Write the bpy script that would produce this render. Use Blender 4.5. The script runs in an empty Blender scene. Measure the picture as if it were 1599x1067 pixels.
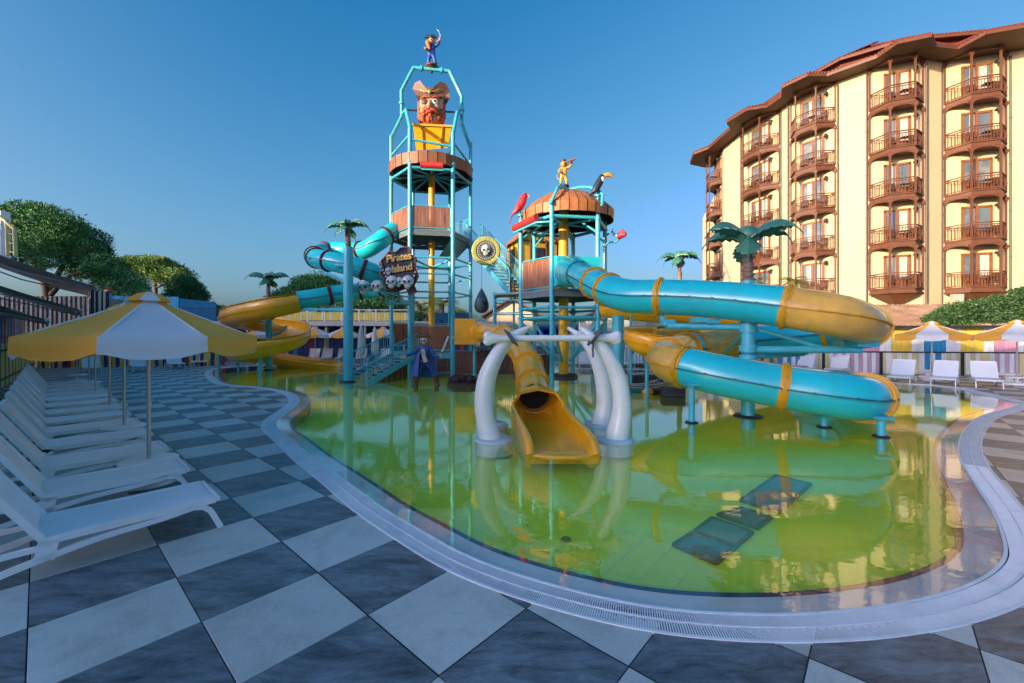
import bpy, bmesh, math, random
import numpy as np
from mathutils import Vector, Matrix, Euler
R = math.radians
S = bpy.context.scene
COL = S.collection
random.seed(7)
rng = np.random.default_rng(7)

# ------------------------------------------------------------------ camera
EYE = 2.0                      # eye height over the deck, metres
FPX = 655.0                    # focal length in pixels of the 1599 px wide photograph
HX, HY = 799.5, 522.0          # horizon point
cam = bpy.data.cameras.new('camera'); camo = bpy.data.objects.new('camera', cam); COL.objects.link(camo)
cam.sensor_width = 36; cam.lens = FPX/1599*36; cam.shift_y = -11.5/1599
cam.clip_start = .05; cam.clip_end = 4000
camo.location = (0, 0, EYE); camo.rotation_euler = (R(90), 0, 0)
S.camera = camo

# ------------------------------------------------------------------ light
SUN_EL = 10.0
SUN_DIR = Vector((-.80, -.60, math.tan(R(SUN_EL)))).normalized()      # towards the sun
world = bpy.data.worlds.new('World'); S.world = world; world.use_nodes = True
wn = world.node_tree.nodes; wl = world.node_tree.links
sky = wn.new('ShaderNodeTexSky'); sky.sky_type = 'NISHITA'; sky.sun_disc = False
sky.sun_elevation = R(SUN_EL); sky.sun_rotation = math.atan2(SUN_DIR.x, SUN_DIR.y)
sky.air_density = 1.0; sky.dust_density = 3.5; sky.ozone_density = 5.0; sky.altitude = 0
# one tone curve over the whole sky (a clear, dust-free evening: deep blue overhead, soft pale horizon)
def vm(op, a, b):
    n = wn.new('ShaderNodeVectorMath'); n.operation = op
    for k, v in ((0, a), (1, b)):
        if isinstance(v, tuple): n.inputs[k].default_value = v
        else: wl.new(v, n.inputs[k])
    return n.outputs[0]
GT = 2.9
c1 = vm('MAXIMUM', vm('SUBTRACT', sky.outputs[0], (.205, .20, 0)), (0, 0, 0))
den = vm('ADD', vm('MULTIPLY', c1, (.06, .30, .12)), (1, 1, 1))
c2 = vm('MULTIPLY', vm('DIVIDE', c1, den), (.84, .87, .63))
glow = vm('MAXIMUM', vm('SUBTRACT', sky.outputs[0], (GT, GT, GT)), (0, 0, 0))      # the bright evening glow round the sun is left as the sky model gives it
wl.new(vm('ADD', c2, vm('MULTIPLY', glow, (.86, 1.0, 1.0))), wn['Background'].inputs[0]); wn['Background'].inputs[1].default_value = 0.15
sl = bpy.data.lights.new('sun', 'SUN'); slo = bpy.data.objects.new('sun', sl); COL.objects.link(slo)
sl.energy = 2.1; sl.angle = R(.6); sl.color = (1.0, .76, .46)
slo.rotation_euler = (-SUN_DIR).to_track_quat('-Z', 'Y').to_euler(); slo.location = (-30, -20, 40)
vs = S.view_settings
vs.view_transform = 'Standard'; vs.look = 'None'; vs.gamma = 1; vs.use_curve_mapping = False; vs.exposure = 2.05

# ------------------------------------------------------------------ pixel <-> world helpers (surveying only)
def at(px, py, d): return Vector(((px-HX)/FPX*d, d, EYE+(HY-py)/FPX*d))
def gr(px, py, z=0.0):
    d = (EYE-z)*FPX/(py-HY)
    return Vector(((px-HX)/FPX*d, d, z))

# ------------------------------------------------------------------ materials
MATS = {}
def mat(name, color, rough=.5, metal=0, vary=.12, scale=3.0, bump=0, bscale=None, coat=0, spec=.5, detail=4, stretch=None, trans=0, dirt=None, dirt_amt=.5, dirt_scale=1.5, sheer=0):
    if name in MATS: return MATS[name]
    m = bpy.data.materials.new(name); m.use_nodes = True; MATS[name] = m
    nt = m.node_tree; N = nt.nodes; L = nt.links; b = N['Principled BSDF']
    b.inputs['Roughness'].default_value = rough; b.inputs['Metallic'].default_value = metal
    b.inputs['Specular IOR Level'].default_value = spec
    if coat: b.inputs['Coat Weight'].default_value = coat; b.inputs['Coat Roughness'].default_value = .08
    g = N.new('ShaderNodeNewGeometry'); mp = N.new('ShaderNodeMapping'); L.new(g.outputs['Position'], mp.inputs[0])
    if stretch: mp.inputs['Scale'].default_value = stretch
    nz = N.new('ShaderNodeTexNoise'); nz.inputs['Scale'].default_value = scale; nz.inputs['Detail'].default_value = detail
    nz.inputs['Roughness'].default_value = .6
    L.new(mp.outputs[0], nz.inputs[0])
    r = N.new('ShaderNodeMapRange'); r.inputs[1].default_value = .25; r.inputs[2].default_value = .75
    r.inputs[3].default_value = 1-vary; r.inputs[4].default_value = 1+vary
    L.new(nz.outputs[0], r.inputs[0])
    hs = N.new('ShaderNodeHueSaturation'); hs.inputs['Color'].default_value = (*color, 1); L.new(r.outputs[0], hs.inputs['Value'])
    out = hs.outputs[0]
    if dirt:
        n2 = N.new('ShaderNodeTexNoise'); n2.inputs['Scale'].default_value = dirt_scale; n2.inputs['Detail'].default_value = 8; n2.inputs['Roughness'].default_value = .7
        L.new(mp.outputs[0], n2.inputs[0])
        r2 = N.new('ShaderNodeMapRange'); r2.inputs[1].default_value = .5; r2.inputs[2].default_value = .75; r2.inputs[3].default_value = 0; r2.inputs[4].default_value = dirt_amt
        L.new(n2.outputs[0], r2.inputs[0])
        mx = N.new('ShaderNodeMixRGB'); L.new(r2.outputs[0], mx.inputs[0]); L.new(out, mx.inputs[1]); mx.inputs[2].default_value = (*dirt, 1); out = mx.outputs[0]
    L.new(out, b.inputs['Base Color'])
    if bump:
        bz = N.new('ShaderNodeTexNoise'); bz.inputs['Scale'].default_value = bscale or scale*6; bz.inputs['Detail'].default_value = 5
        L.new(mp.outputs[0], bz.inputs[0])
        bp = N.new('ShaderNodeBump'); bp.inputs['Strength'].default_value = bump; bp.inputs['Distance'].default_value = .02
        L.new(bz.outputs[0], bp.inputs['Height']); L.new(bp.outputs[0], b.inputs['Normal'])
    if sheer:
        tr = N.new('ShaderNodeBsdfTranslucent'); L.new(out, tr.inputs[0])
        ms = N.new('ShaderNodeMixShader'); ms.inputs[0].default_value = sheer
        L.new(b.outputs[0], ms.inputs[1]); L.new(tr.outputs[0], ms.inputs[2]); L.new(ms.outputs[0], N['Material Output'].inputs[0])
    if trans:
        tr = N.new('ShaderNodeBsdfTransparent'); tr.inputs[0].default_value = (min(1, color[0]*1.6+.35), min(1, color[1]*1.6+.35), min(1, color[2]*1.6+.3), 1)
        ms = N.new('ShaderNodeMixShader'); ms.inputs[0].default_value = trans
        L.new(b.outputs[0], ms.inputs[1]); L.new(tr.outputs[0], ms.inputs[2]); L.new(ms.outputs[0], N['Material Output'].inputs[0])
    return m

TEAL = mat('teal_paint', (.06, .46, .58), .38, vary=.10, scale=2, dirt=(.03, .17, .21), dirt_amt=.4, dirt_scale=3, coat=.2)
TUBEBLUE = mat('turquoise_fibreglass', (.015, .53, .60), .25, vary=.10, scale=1.2, coat=.4, dirt=(.05, .30, .36), dirt_amt=.45, dirt_scale=1.8)
YEL = mat('yellow_fibreglass', (.92, .42, .010), .28, vary=.10, scale=1.5, coat=.4, dirt=(.40, .22, .03), dirt_amt=.45, dirt_scale=2)
YELRING = mat('yellow_flange', (.72, .36, .015), .4, vary=.2, scale=5, dirt=(.25, .12, .02), dirt_amt=.6, dirt_scale=5)
YELTR = mat('translucent_amber', (.90, .50, .09), .25, vary=.25, scale=1.3, trans=.14, coat=.3, dirt=(.3, .2, .1), dirt_amt=.5, dirt_scale=2)
YELCOL = mat('yellow_paint', (.85, .44, .015), .4, vary=.1, scale=3, dirt=(.35, .2, .02), dirt_amt=.4, dirt_scale=3)
REDRING = mat('dark_red_flange', (.12, .02, .025), .4)
DARKSEAM = mat('dark_seam', (.02, .13, .16), .5)  # dark teal of the flange rib itself along the blue tubes
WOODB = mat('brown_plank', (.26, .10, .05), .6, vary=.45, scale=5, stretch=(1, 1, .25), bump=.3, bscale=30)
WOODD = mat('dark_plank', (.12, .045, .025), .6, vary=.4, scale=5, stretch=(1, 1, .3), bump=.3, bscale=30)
WOODO = mat('orange_wood_roof', (.42, .15, .045), .5, vary=.4, scale=4, stretch=(1, 1, .3), bump=.3, bscale=20, dirt=(.12, .05, .03), dirt_amt=.7, dirt_scale=3)
WHITE = mat('white_plastic', (.84, .83, .82), .45, vary=.04, scale=2, dirt=(.5, .5, .48), dirt_amt=.25, dirt_scale=3)
SLING = mat('white_textilene', (.80, .80, .80), .7, vary=.05, scale=3, bump=.25, bscale=250, dirt=(.5, .5, .5), dirt_amt=.25)
BONE = mat('bone_white', (.80, .84, .80), .3, vary=.05, scale=2, coat=.3, dirt=(.48, .48, .42), dirt_amt=.4, dirt_scale=3)
STEEL = mat('brushed_steel', (.55, .55, .55), .28, 1, vary=.1)
BLACK = mat('black_metal', (.02, .022, .025), .45)
DARK = mat('mouth_shade', (.02, .02, .02), .8)
RED = mat('red_plastic', (.55, .03, .03), .35, coat=.3)
FYEL = mat('yellow_canvas', (.98, .46, .06), .85, vary=.07, scale=1.5, sheer=.18, bump=.1, bscale=60, dirt=(.8, .42, .1), dirt_amt=.35)
FWHT = mat('white_canvas', (.84, .84, .85), .85, vary=.05, scale=1.5, sheer=.3, bump=.1, bscale=60, dirt=(.6, .6, .6), dirt_amt=.3)

# ------------------------------------------------------------------ mesh builder
class MB:
    def __init__(s): s.v = []; s.f = []; s.m = []; s.sm = []
    def add(s, vs, fs, mi=0, smooth=False):
        o = len(s.v); s.v += [tuple(v) for v in vs]
        for f in fs: s.f.append(tuple(i+o for i in f)); s.m.append(mi); s.sm.append(smooth)
    def box(s, c, size, rot=None, mi=0):
        x, y, z = [k/2 for k in size]
        vs = [Vector((a, b, d)) for a in (-x, x) for b in (-y, y) for d in (-z, z)]
        if rot is not None:
            M = rot if isinstance(rot, Matrix) else Euler(rot).to_matrix()
            vs = [M @ v for v in vs]
        c = Vector(c); s.add([v+c for v in vs], [(0, 1, 3, 2), (4, 6, 7, 5), (0, 4, 5, 1), (2, 3, 7, 6), (0, 2, 6, 4), (1, 5, 7, 3)], mi)
        return s
    def beam(s, a, b, w, h, up=(0, 0, 1), mi=0):
        a = Vector(a); b = Vector(b); t = (b-a); l = t.length; t = t/l
        u = Vector(up); sd = t.cross(u)
        if sd.length < 1e-4: sd = t.cross(Vector((1, 0, 0)))
        sd.normalize(); u = sd.cross(t)
        M = Matrix((t, sd, u)).transposed()
        return s.box((a+b)/2, (l, w, h), M, mi)
    def tube(s, pts, r, n=10, mi=0, cap=True, closed=False, taper=None, squash=None):
        pts = [Vector(p) for p in pts]; k = len(pts)
        rs = r if isinstance(r, (list, tuple)) else [r]*k
        fr = []; prev = None
        for i, p in enumerate(pts):
            if closed: t = pts[(i+1) % k]-pts[i-1]
            else: t = pts[min(i+1, k-1)]-pts[max(i-1, 0)]
            t.normalize()
            if prev is None:
                a = Vector((0, 0, 1)) if abs(t.z) < .9 else Vector((1, 0, 0))
                u = t.cross(a).normalized()
            else:
                u = prev-t*prev.dot(t)
                if u.length < 1e-6: u = t.orthogonal()
                u.normalize()
            prev = u; fr.append((u, t.cross(u)))
        vs = []
        for p, (u, w), rr in zip(pts, fr, rs):
            for j in range(n):
                a = 2*math.pi*j/n; vs.append(p+(u*math.cos(a)+w*math.sin(a)*(squash or 1))*rr)
        fs = []
        for i in range(k if closed else k-1):
            i2 = (i+1) % k
            for j in range(n): fs.append((i*n+j, i*n+(j+1) % n, i2*n+(j+1) % n, i2*n+j))
        s.add(vs, fs, mi, True)
        if cap and not closed:
            s.add([vs[j] for j in range(n)], [tuple(range(n))[::-1]], mi)
            s.add([vs[(k-1)*n+j] for j in range(n)], [tuple(range(n))], mi)
        return s
    def lathe(s, prof, c=(0, 0, 0), n=24, mi=0, smooth=True, a0=0, a1=2*math.pi, ex=1, ey=1):
        c = Vector(c); full = abs(a1-a0-2*math.pi) < 1e-6; m = n if full else n+1
        vs = []
        for r, z in prof:
            for j in range(m):
                a = a0+(a1-a0)*j/n; vs.append((c.x+r*math.cos(a)*ex, c.y+r*math.sin(a)*ey, c.z+z))
        fs = []
        for i in range(len(prof)-1):
            for j in range(n):
                j2 = (j+1) % m; fs.append((i*m+j, i*m+j2, (i+1)*m+j2, (i+1)*m+j))
        s.add(vs, fs, mi, smooth); return s
    def ball(s, c, r, n=12, mi=0, rot=None):
        c = Vector(c); r = r if isinstance(r, (list, tuple)) else (r, r, r)
        vs = []; k = n//2+1
        M = Euler(rot).to_matrix() if rot else Matrix.Identity(3)
        for i in range(k):
            th = math.pi*i/(k-1)
            for j in range(n):
                a = 2*math.pi*j/n
                vs.append(M @ Vector((r[0]*math.sin(th)*math.cos(a), r[1]*math.sin(th)*math.sin(a), r[2]*math.cos(th)))+c)
        fs = [(i*n+j, (i+1)*n+j, (i+1)*n+(j+1) % n, i*n+(j+1) % n) for i in range(k-1) for j in range(n)]
        s.add(vs, fs, mi, True); return s
    def prism(s, poly, off, mi=0):
        poly = [Vector(p) for p in poly]; off = Vector(off); n = len(poly)
        vs = poly+[p+off for p in poly]
        s.add(vs, [tuple(range(n))[::-1], tuple(range(n, 2*n))]+[(i, (i+1) % n, n+(i+1) % n, n+i) for i in range(n)], mi); return s
    def quad(s, a, b, c, d, mi=0): s.add([a, b, c, d], [(0, 1, 2, 3)], mi); return s
    def mesh(s, name, mats, origin=(0, 0, 0)):
        me = bpy.data.meshes.new(name); o = Vector(origin)
        me.from_pydata([(v[0]-o.x, v[1]-o.y, v[2]-o.z) for v in s.v], [], s.f)
        for m in (mats if isinstance(mats, (list, tuple)) else [mats]): me.materials.append(m)
        me.polygons.foreach_set('material_index', s.m); me.polygons.foreach_set('use_smooth', s.sm)
        me.update(); return me
    def build(s, name, mats, parent=None, kind=None, label=None, local=False):
        """link as ONE object; the vertices are world coordinates unless local=True"""
        org = (0, 0, 0)
        if parent is not None and not local: org = worldloc(parent)
        me = s.mesh(name, mats, org); o = bpy.data.objects.new(name, me); COL.objects.link(o)
        if parent is not None: o.parent = parent
        if kind: o['kind'] = kind
        if label: o['label'] = label
        return o
def worldloc(o):
    v = Vector(o.location); p = o.parent
    while p: v += Vector(p.location); p = p.parent
    return v
def thing(name, label, cat, loc=(0, 0, 0), rz=0, group=None):
    o = bpy.data.objects.new(name, None); COL.objects.link(o); o.empty_display_size = .1
    o.location = loc; o.rotation_euler = (0, 0, rz); o['label'] = label; o['category'] = cat
    if group: o['group'] = group
    return o
def tag(o, label=None, cat=None, group=None, kind=None):
    if label: o['label'] = label
    if cat: o['category'] = cat
    if group: o['group'] = group
    if kind: o['kind'] = kind
    return o
def copy_tree(o, parent=None):
    c = o.copy(); COL.objects.link(c); c.parent = parent
    for ch in KIDS.get(o, o.children): copy_tree(ch, c)
    return c
KIDS = {}
def single(mb, name, mats, label, cat, origin, group=None, rz=0):
    me = mb.mesh(name, mats, origin); o = bpy.data.objects.new(name, me); COL.objects.link(o); o.location = origin
    return tag(o, label, cat, group)
def cr(pts, step=.25):
    """Catmull-Rom resample"""
    P = [Vector(p) for p in pts]; P = [P[0]*2-P[1]]+P+[P[-1]*2-P[-2]]; out = []
    for i in range(1, len(P)-2):
        a, b, c, d = P[i-1:i+3]; n = max(1, int((c-b).length/step))
        for k in range(n):
            t = k/n; out.append(.5*((2*b)+(c-a)*t+(2*a-5*b+4*c-d)*t*t+(3*b-a-3*c+d)*t*t*t))
    out.append(P[-2]); return out
def foliage(name, clumps, n, size, mats, parent=None, seed=1, elong=1.6, shell=.55, kind=None, up=0):
    """leaf-sized quads spread through the crown's clumps (cx,cy,cz,rx,ry,rz)"""
    g = np.random.default_rng(seed); V = []; MI = []
    for c in clumps:
        k = max(8, int(n*g.uniform(.7, 1.3)))
        d = g.normal(size=(k, 3)); d /= np.linalg.norm(d, axis=1)[:, None]
        rad = (shell+(1-shell)*g.random(k)**.6)*(1+.12*g.normal(size=k))
        p = np.array(c[:3])+d*rad[:, None]*np.array(c[3:6])
        a = g.normal(size=(k, 3))+d*.6; a[:, 2] += up; a /= np.linalg.norm(a, axis=1)[:, None]
        b = np.cross(a, g.normal(size=(k, 3))); b /= np.linalg.norm(b, axis=1)[:, None]
        s = size*g.uniform(.6, 1.4, k)[:, None]
        q = np.stack([p-b*s*.35, p+a*s*elong*.5-b*s*.3, p+a*s*elong, p+a*s*elong*.4+b*s*.5], 1)
        V.append(q.reshape(-1, 3)); MI.append(g.integers(0, len(mats), k))
    V = np.concatenate(V); MI = np.concatenate(MI); nf = len(V)//4
    if parent is not None: V = V-np.array(worldloc(parent))
    me = bpy.data.meshes.new(name); me.vertices.add(len(V)); me.vertices.foreach_set('co', V.ravel())
    me.loops.add(nf*4); me.loops.foreach_set('vertex_index', np.arange(nf*4)); me.polygons.add(nf)
    me.polygons.foreach_set('loop_start', np.arange(nf)*4); me.polygons.foreach_set('loop_total', np.full(nf, 4))
    me.polygons.foreach_set('material_index', MI)
    for m in mats: me.materials.append(m)
    me.update(calc_edges=True)
    o = bpy.data.objects.new(name, me); COL.objects.link(o)
    if parent is not None: o.parent = parent
    if kind: o['kind'] = kind
    return o
# ================================================================== ground, deck, pool
def inner_curve():
    px = [(331, 581.4), (355.7, 600.5), (380, 602.5), (415.5, 605.5), (447, 611.5), (462, 618), (467, 627.5), (458, 637), (433, 656), (431, 667), (454, 686), (488, 715), (524, 740), (573, 776), (600, 796), (655, 827.5),
          (720, 865), (800, 896), (887.5, 921), (975, 942.5), (1062.5, 955), (1200, 961), (1300, 957.5), (1412.5, 942.5), (1487.5, 925), (1550, 896), (1572, 872), (1570, 848), (1552, 800), (1523, 755), (1502, 721.5), (1497, 695), (1509, 669), (1532, 650), (1585, 634.5), (1592, 630), (1567, 623), (1530, 614.7), (1474, 603.4), (1399, 598), (1250, 588),
          (1100, 581), (1010, 577), (900, 575), (700, 571), (500, 569.5), (400, 571), (345, 575)]
    w = [gr(*p) for p in px]; n = len(w); out = []
    for i in range(n):                                  # closed centripetal-ish resample
        a, b, c, d = w[i-1], w[i], w[(i+1) % n], w[(i+2) % n]
        def tj(ti, p, q): return ti+(q-p).length**.5
        t0 = 0; t1 = tj(t0, a, b); t2 = tj(t1, b, c); t3 = tj(t2, c, d)
        k = max(1, int((c-b).length/.08))
        for j in range(k):
            t = t1+(t2-t1)*j/k
            A1 = a*((t1-t)/(t1-t0))+b*((t-t0)/(t1-t0)); A2 = b*((t2-t)/(t2-t1))+c*((t-t1)/(t2-t1)); A3 = c*((t3-t)/(t3-t2))+d*((t-t2)/(t3-t2))
            B1 = A1*((t2-t)/(t2-t0))+A2*((t-t0)/(t2-t0)); B2 = A2*((t3-t)/(t3-t1))+A3*((t-t1)/(t3-t1))
            out.append(B1*((t2-t)/(t2-t1))+B2*((t-t1)/(t2-t1)))
    P = np.array([(p.x, p.y) for p in out])
    for _ in range(6): P = (np.roll(P, 1, 0)+2*P+np.roll(P, -1, 0))/4
    return P
INNER = inner_curve()
def area(P): return .5*np.sum(P[:, 0]*np.roll(P[:, 1], -1)-np.roll(P[:, 0], -1)*P[:, 1])
if area(INNER) < 0: INNER = INNER[::-1].copy()
def offset(P, d):                                       # d > 0 outwards for a counter-clockwise ring
    t = np.roll(P, -3, 0)-np.roll(P, 3, 0); t /= np.linalg.norm(t, axis=1)[:, None]
    Q = P+np.stack([t[:, 1], -t[:, 0]], 1)*d
    for _ in range(8): Q = (np.roll(Q, 1, 0)+2*Q+np.roll(Q, -1, 0))/4
    return Q
def inside(P, x, y):
    x = np.atleast_1d(x).astype(float); y = np.atleast_1d(y).astype(float); r = np.zeros(len(x), bool)
    for (x1, y1), (x2, y2) in zip(P, np.roll(P, -1, 0)):
        if y1 == y2: continue
        c = ((y1 > y) != (y2 > y)) & (x < (x2-x1)*(y-y1)/(y2-y1)+x1); r ^= c
    return r
GUT = .27
OUTER = offset(INNER, GUT); MID = offset(INNER, GUT/2); NAVY = offset(INNER, -.27); NAVY2 = offset(INNER, -.325)
def ribbon(A, za, B, zb, mb=None):
    mb = mb or MB(); n = len(A)
    mb.add([(a[0], a[1], za) for a in A]+[(b[0], b[1], zb) for b in B], [(i, (i+1) % n, n+(i+1) % n, n+i) for i in range(n)], 0, False); return mb
def fill(loops, z, name, m, kind=None):
    bm = bmesh.new(); es = []
    for P in loops:
        v = [bm.verts.new((p[0], p[1], z)) for p in P]
        es += [bm.edges.new((v[i], v[(i+1) % len(v)])) for i in range(len(v))]
    bmesh.ops.triangle_fill(bm, edges=es, use_beauty=True, use_dissolve=False)
    for f in bm.faces:
        if f.normal.z < 0: f.normal_flip()
    me = bpy.data.meshes.new(name); bm.to_mesh(me); bm.free(); me.materials.append(m)
    o = bpy.data.objects.new(name, me); COL.objects.link(o)
    if kind: o['kind'] = kind
    return o

ground = MB().quad((-900, -900, -.9), (900, -900, -.9), (900, 1500, -.9), (-900, 1500, -.9)).build('ground', mat('dry_ground', (.16, .13, .09), .95, vary=.3, scale=.3), kind='structure')
GROUT = mat('grout', (.05, .055, .06), .9, vary=.2)
HOLE = offset(INNER, .12)
deck = fill([[(-60, -30), (60, -30), (60, 75), (-60, 75)], HOLE[::2]], -.010, 'deck', GROUT, 'structure')
skirt = ribbon(HOLE, -.010, HOLE, -.5).build('gutter_channel', GROUT); skirt.parent = deck

# ---- tiles
def tile_mat(name, base, vein, amt, rough, sx):
    m = bpy.data.materials.new(name); m.use_nodes = True; N = m.node_tree.nodes; L = m.node_tree.links; b = N['Principled BSDF']
    g = N.new('ShaderNodeNewGeometry'); oi = N.new('ShaderNodeObjectInfo')
    ad = N.new('ShaderNodeVectorMath'); ad.operation = 'ADD'
    cb = N.new('ShaderNodeCombineXYZ'); mu = N.new('ShaderNodeMath'); mu.operation = 'MULTIPLY'; mu.inputs[1].default_value = 37
    L.new(oi.outputs['Random'], mu.inputs[0]); L.new(mu.outputs[0], cb.inputs[0]); L.new(mu.outputs[0], cb.inputs[2])
    mp = N.new('ShaderNodeMapping'); mp.inputs['Rotation'].default_value = (0, 0, -.72); mp.inputs['Scale'].default_value = sx
    L.new(g.outputs['Position'], mp.inputs[0]); L.new(mp.outputs[0], ad.inputs[0]); L.new(cb.outputs[0], ad.inputs[1])
    n1 = N.new('ShaderNodeTexNoise'); n1.inputs['Scale'].default_value = 2.2; n1.inputs['Detail'].default_value = 12; n1.inputs['Roughness'].default_value = .76; n1.inputs['Distortion'].default_value = .5
    L.new(ad.outputs[0], n1.inputs[0])
    cr_ = N.new('ShaderNodeValToRGB'); e = cr_.color_ramp.elements
    e[0].position = .36; e[0].color = (*vein, 1); e[1].position = .50; e[1].color = (*base, 1)
    x = cr_.color_ramp.elements.new(.68); x.color = (*[min(1, c*(1+amt)) for c in base], 1)
    L.new(n1.outputs[0], cr_.inputs[0])
    n3 = N.new('ShaderNodeTexNoise'); n3.inputs['Scale'].default_value = 60; n3.inputs['Detail'].default_value = 3; L.new(g.outputs['Position'], n3.inputs[0])
    n4 = N.new('ShaderNodeTexNoise'); n4.inputs['Scale'].default_value = .7; n4.inputs['Detail'].default_value = 5; L.new(g.outputs['Position'], n4.inputs[0])
    m1 = N.new('ShaderNodeMapRange'); m1.inputs[3].default_value = .78; m1.inputs[4].default_value = 1.22; L.new(n3.outputs[0], m1.inputs[0])
    m2 = N.new('ShaderNodeMapRange'); m2.inputs[1].default_value = .3; m2.inputs[2].default_value = .7; m2.inputs[3].default_value = .86; m2.inputs[4].default_value = 1.1; L.new(n4.outputs[0], m2.inputs[0])
    m3 = N.new('ShaderNodeMapRange'); m3.inputs[3].default_value = .9; m3.inputs[4].default_value = 1.1; L.new(oi.outputs['Random'], m3.inputs[0])
    p1 = N.new('ShaderNodeMath'); p1.operation = 'MULTIPLY'; L.new(m1.outputs[0], p1.inputs[0]); L.new(m2.outputs[0], p1.inputs[1])
    p2 = N.new('ShaderNodeMath'); p2.operation = 'MULTIPLY'; L.new(p1.outputs[0], p2.inputs[0]); L.new(m3.outputs[0], p2.inputs[1])
    hs = N.new('ShaderNodeHueSaturation'); L.new(cr_.outputs[0], hs.inputs['Color']); L.new(p2.outputs[0], hs.inputs['Value'])
    # brownish reflection painted into the tile colour, growing towards the right
    n5 = N.new('ShaderNodeTexNoise'); n5.inputs['Scale'].default_value = .5; n5.inputs['Detail'].default_value = 6; L.new(g.outputs['Position'], n5.inputs[0])
    sp = N.new('ShaderNodeSeparateXYZ'); L.new(g.outputs['Position'], sp.inputs[0])
    mx = N.new('ShaderNodeMapRange'); mx.inputs[1].default_value = 1.0; mx.inputs[2].default_value = 6.5; mx.inputs[3].default_value = .0; mx.inputs[4].default_value = .9; L.new(sp.outputs[0], mx.inputs[0])
    mm = N.new('ShaderNodeMath'); mm.operation = 'MULTIPLY'; mm.use_clamp = True; L.new(mx.outputs[0], mm.inputs[0]); L.new(n5.outputs[0], mm.inputs[1])
    tint = N.new('ShaderNodeMixRGB'); tint.blend_type = 'MULTIPLY'; L.new(mm.outputs[0], tint.inputs[0]); L.new(hs.outputs[0], tint.inputs[1]); tint.inputs[2].default_value = (1.9, .98, .55, 1)
    L.new(tint.outputs[0], b.inputs['Base Color'])
    mr = N.new('ShaderNodeMapRange'); mr.inputs[3].default_value = rough-.1; mr.inputs[4].default_value = rough+.15; L.new(n1.outputs[0], mr.inputs[0]); L.new(mr.outputs[0], b.inputs['Roughness'])
    bp = N.new('ShaderNodeBump'); bp.inputs['Strength'].default_value = .25; bp.inputs['Distance'].default_value = .004; L.new(n1.outputs[0], bp.inputs['Height']); L.new(bp.outputs[0], b.inputs['Normal'])
    return m
TL = tile_mat('light_stone_tile', (.47, .52, .49), (.39, .42, .38), .08, .42, (1, 1, 1))
TD = tile_mat('dark_slate_tile', (.115, .15, .165), (.032, .045, .053), .9, .40, (1.0, 3.6, 1))
YAW = .8457; TS = .802
EX = np.array([math.cos(YAW), math.sin(YAW)]); EY = np.array([-math.sin(YAW), math.cos(YAW)]); T0 = np.array([-1.947*2, 1.692*2])
GAP = .004
def tile_mesh(name, m):
    h = TS/2-GAP; b = .003
    mb = MB(); mb.add([(-h, -h, -.009), (h, -h, -.009), (h, h, -.009), (-h, h, -.009), (-h, -h, -b), (h, -h, -b), (h, h, -b), (-h, h, -b), (-h+b, -h+b, 0), (h-b, -h+b, 0), (h-b, h-b, 0), (-h+b, h-b, 0)],
        [(8, 9, 10, 11), (0, 1, 5, 4), (1, 2, 6, 5), (2, 3, 7, 6), (3, 0, 4, 7), (4, 5, 9, 8), (5, 6, 10, 9), (6, 7, 11, 10), (7, 4, 8, 11)])
    return mb.mesh(name, m)
tml, tmd = tile_mesh('tile', TL), tile_mesh('tile', TD)
CUT = offset(INNER, GUT*.6)
cells = []
for i in range(-45, 60):
    for j in range(-45, 60):
        c = T0+EX*TS*(i+.5)+EY*TS*(j+.5)
        if not (-30 < c[0] < 34 and -2 < c[1] < 42): continue
        cells.append((i, j, c))
cc = np.array([c for _, _, c in cells])
cor = [inside(CUT, cc[:, 0]+EX[0]*a*TS/2+EY[0]*b*TS/2, cc[:, 1]+EX[1]*a*TS/2+EY[1]*b*TS/2) for a in (-1, 1) for b in (-1, 1)]
cor = np.stack(cor+[inside(CUT, cc[:, 0], cc[:, 1])], 1)
dmin = np.array([np.min(np.hypot(CUT[::3, 0]-c[0], CUT[::3, 1]-c[1])) for c in cc])
def vis(c):
    return c[1] > .6 and abs(c[0])/c[1] < 1.35
order = sorted([k for k in range(len(cells)) if not cor[k].all() and vis(cc[k])], key=lambda k: np.hypot(*cc[k]))
own = set(order[:290])
stuffL, stuffD = MB(), MB()
hh = TS/2-GAP
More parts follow.
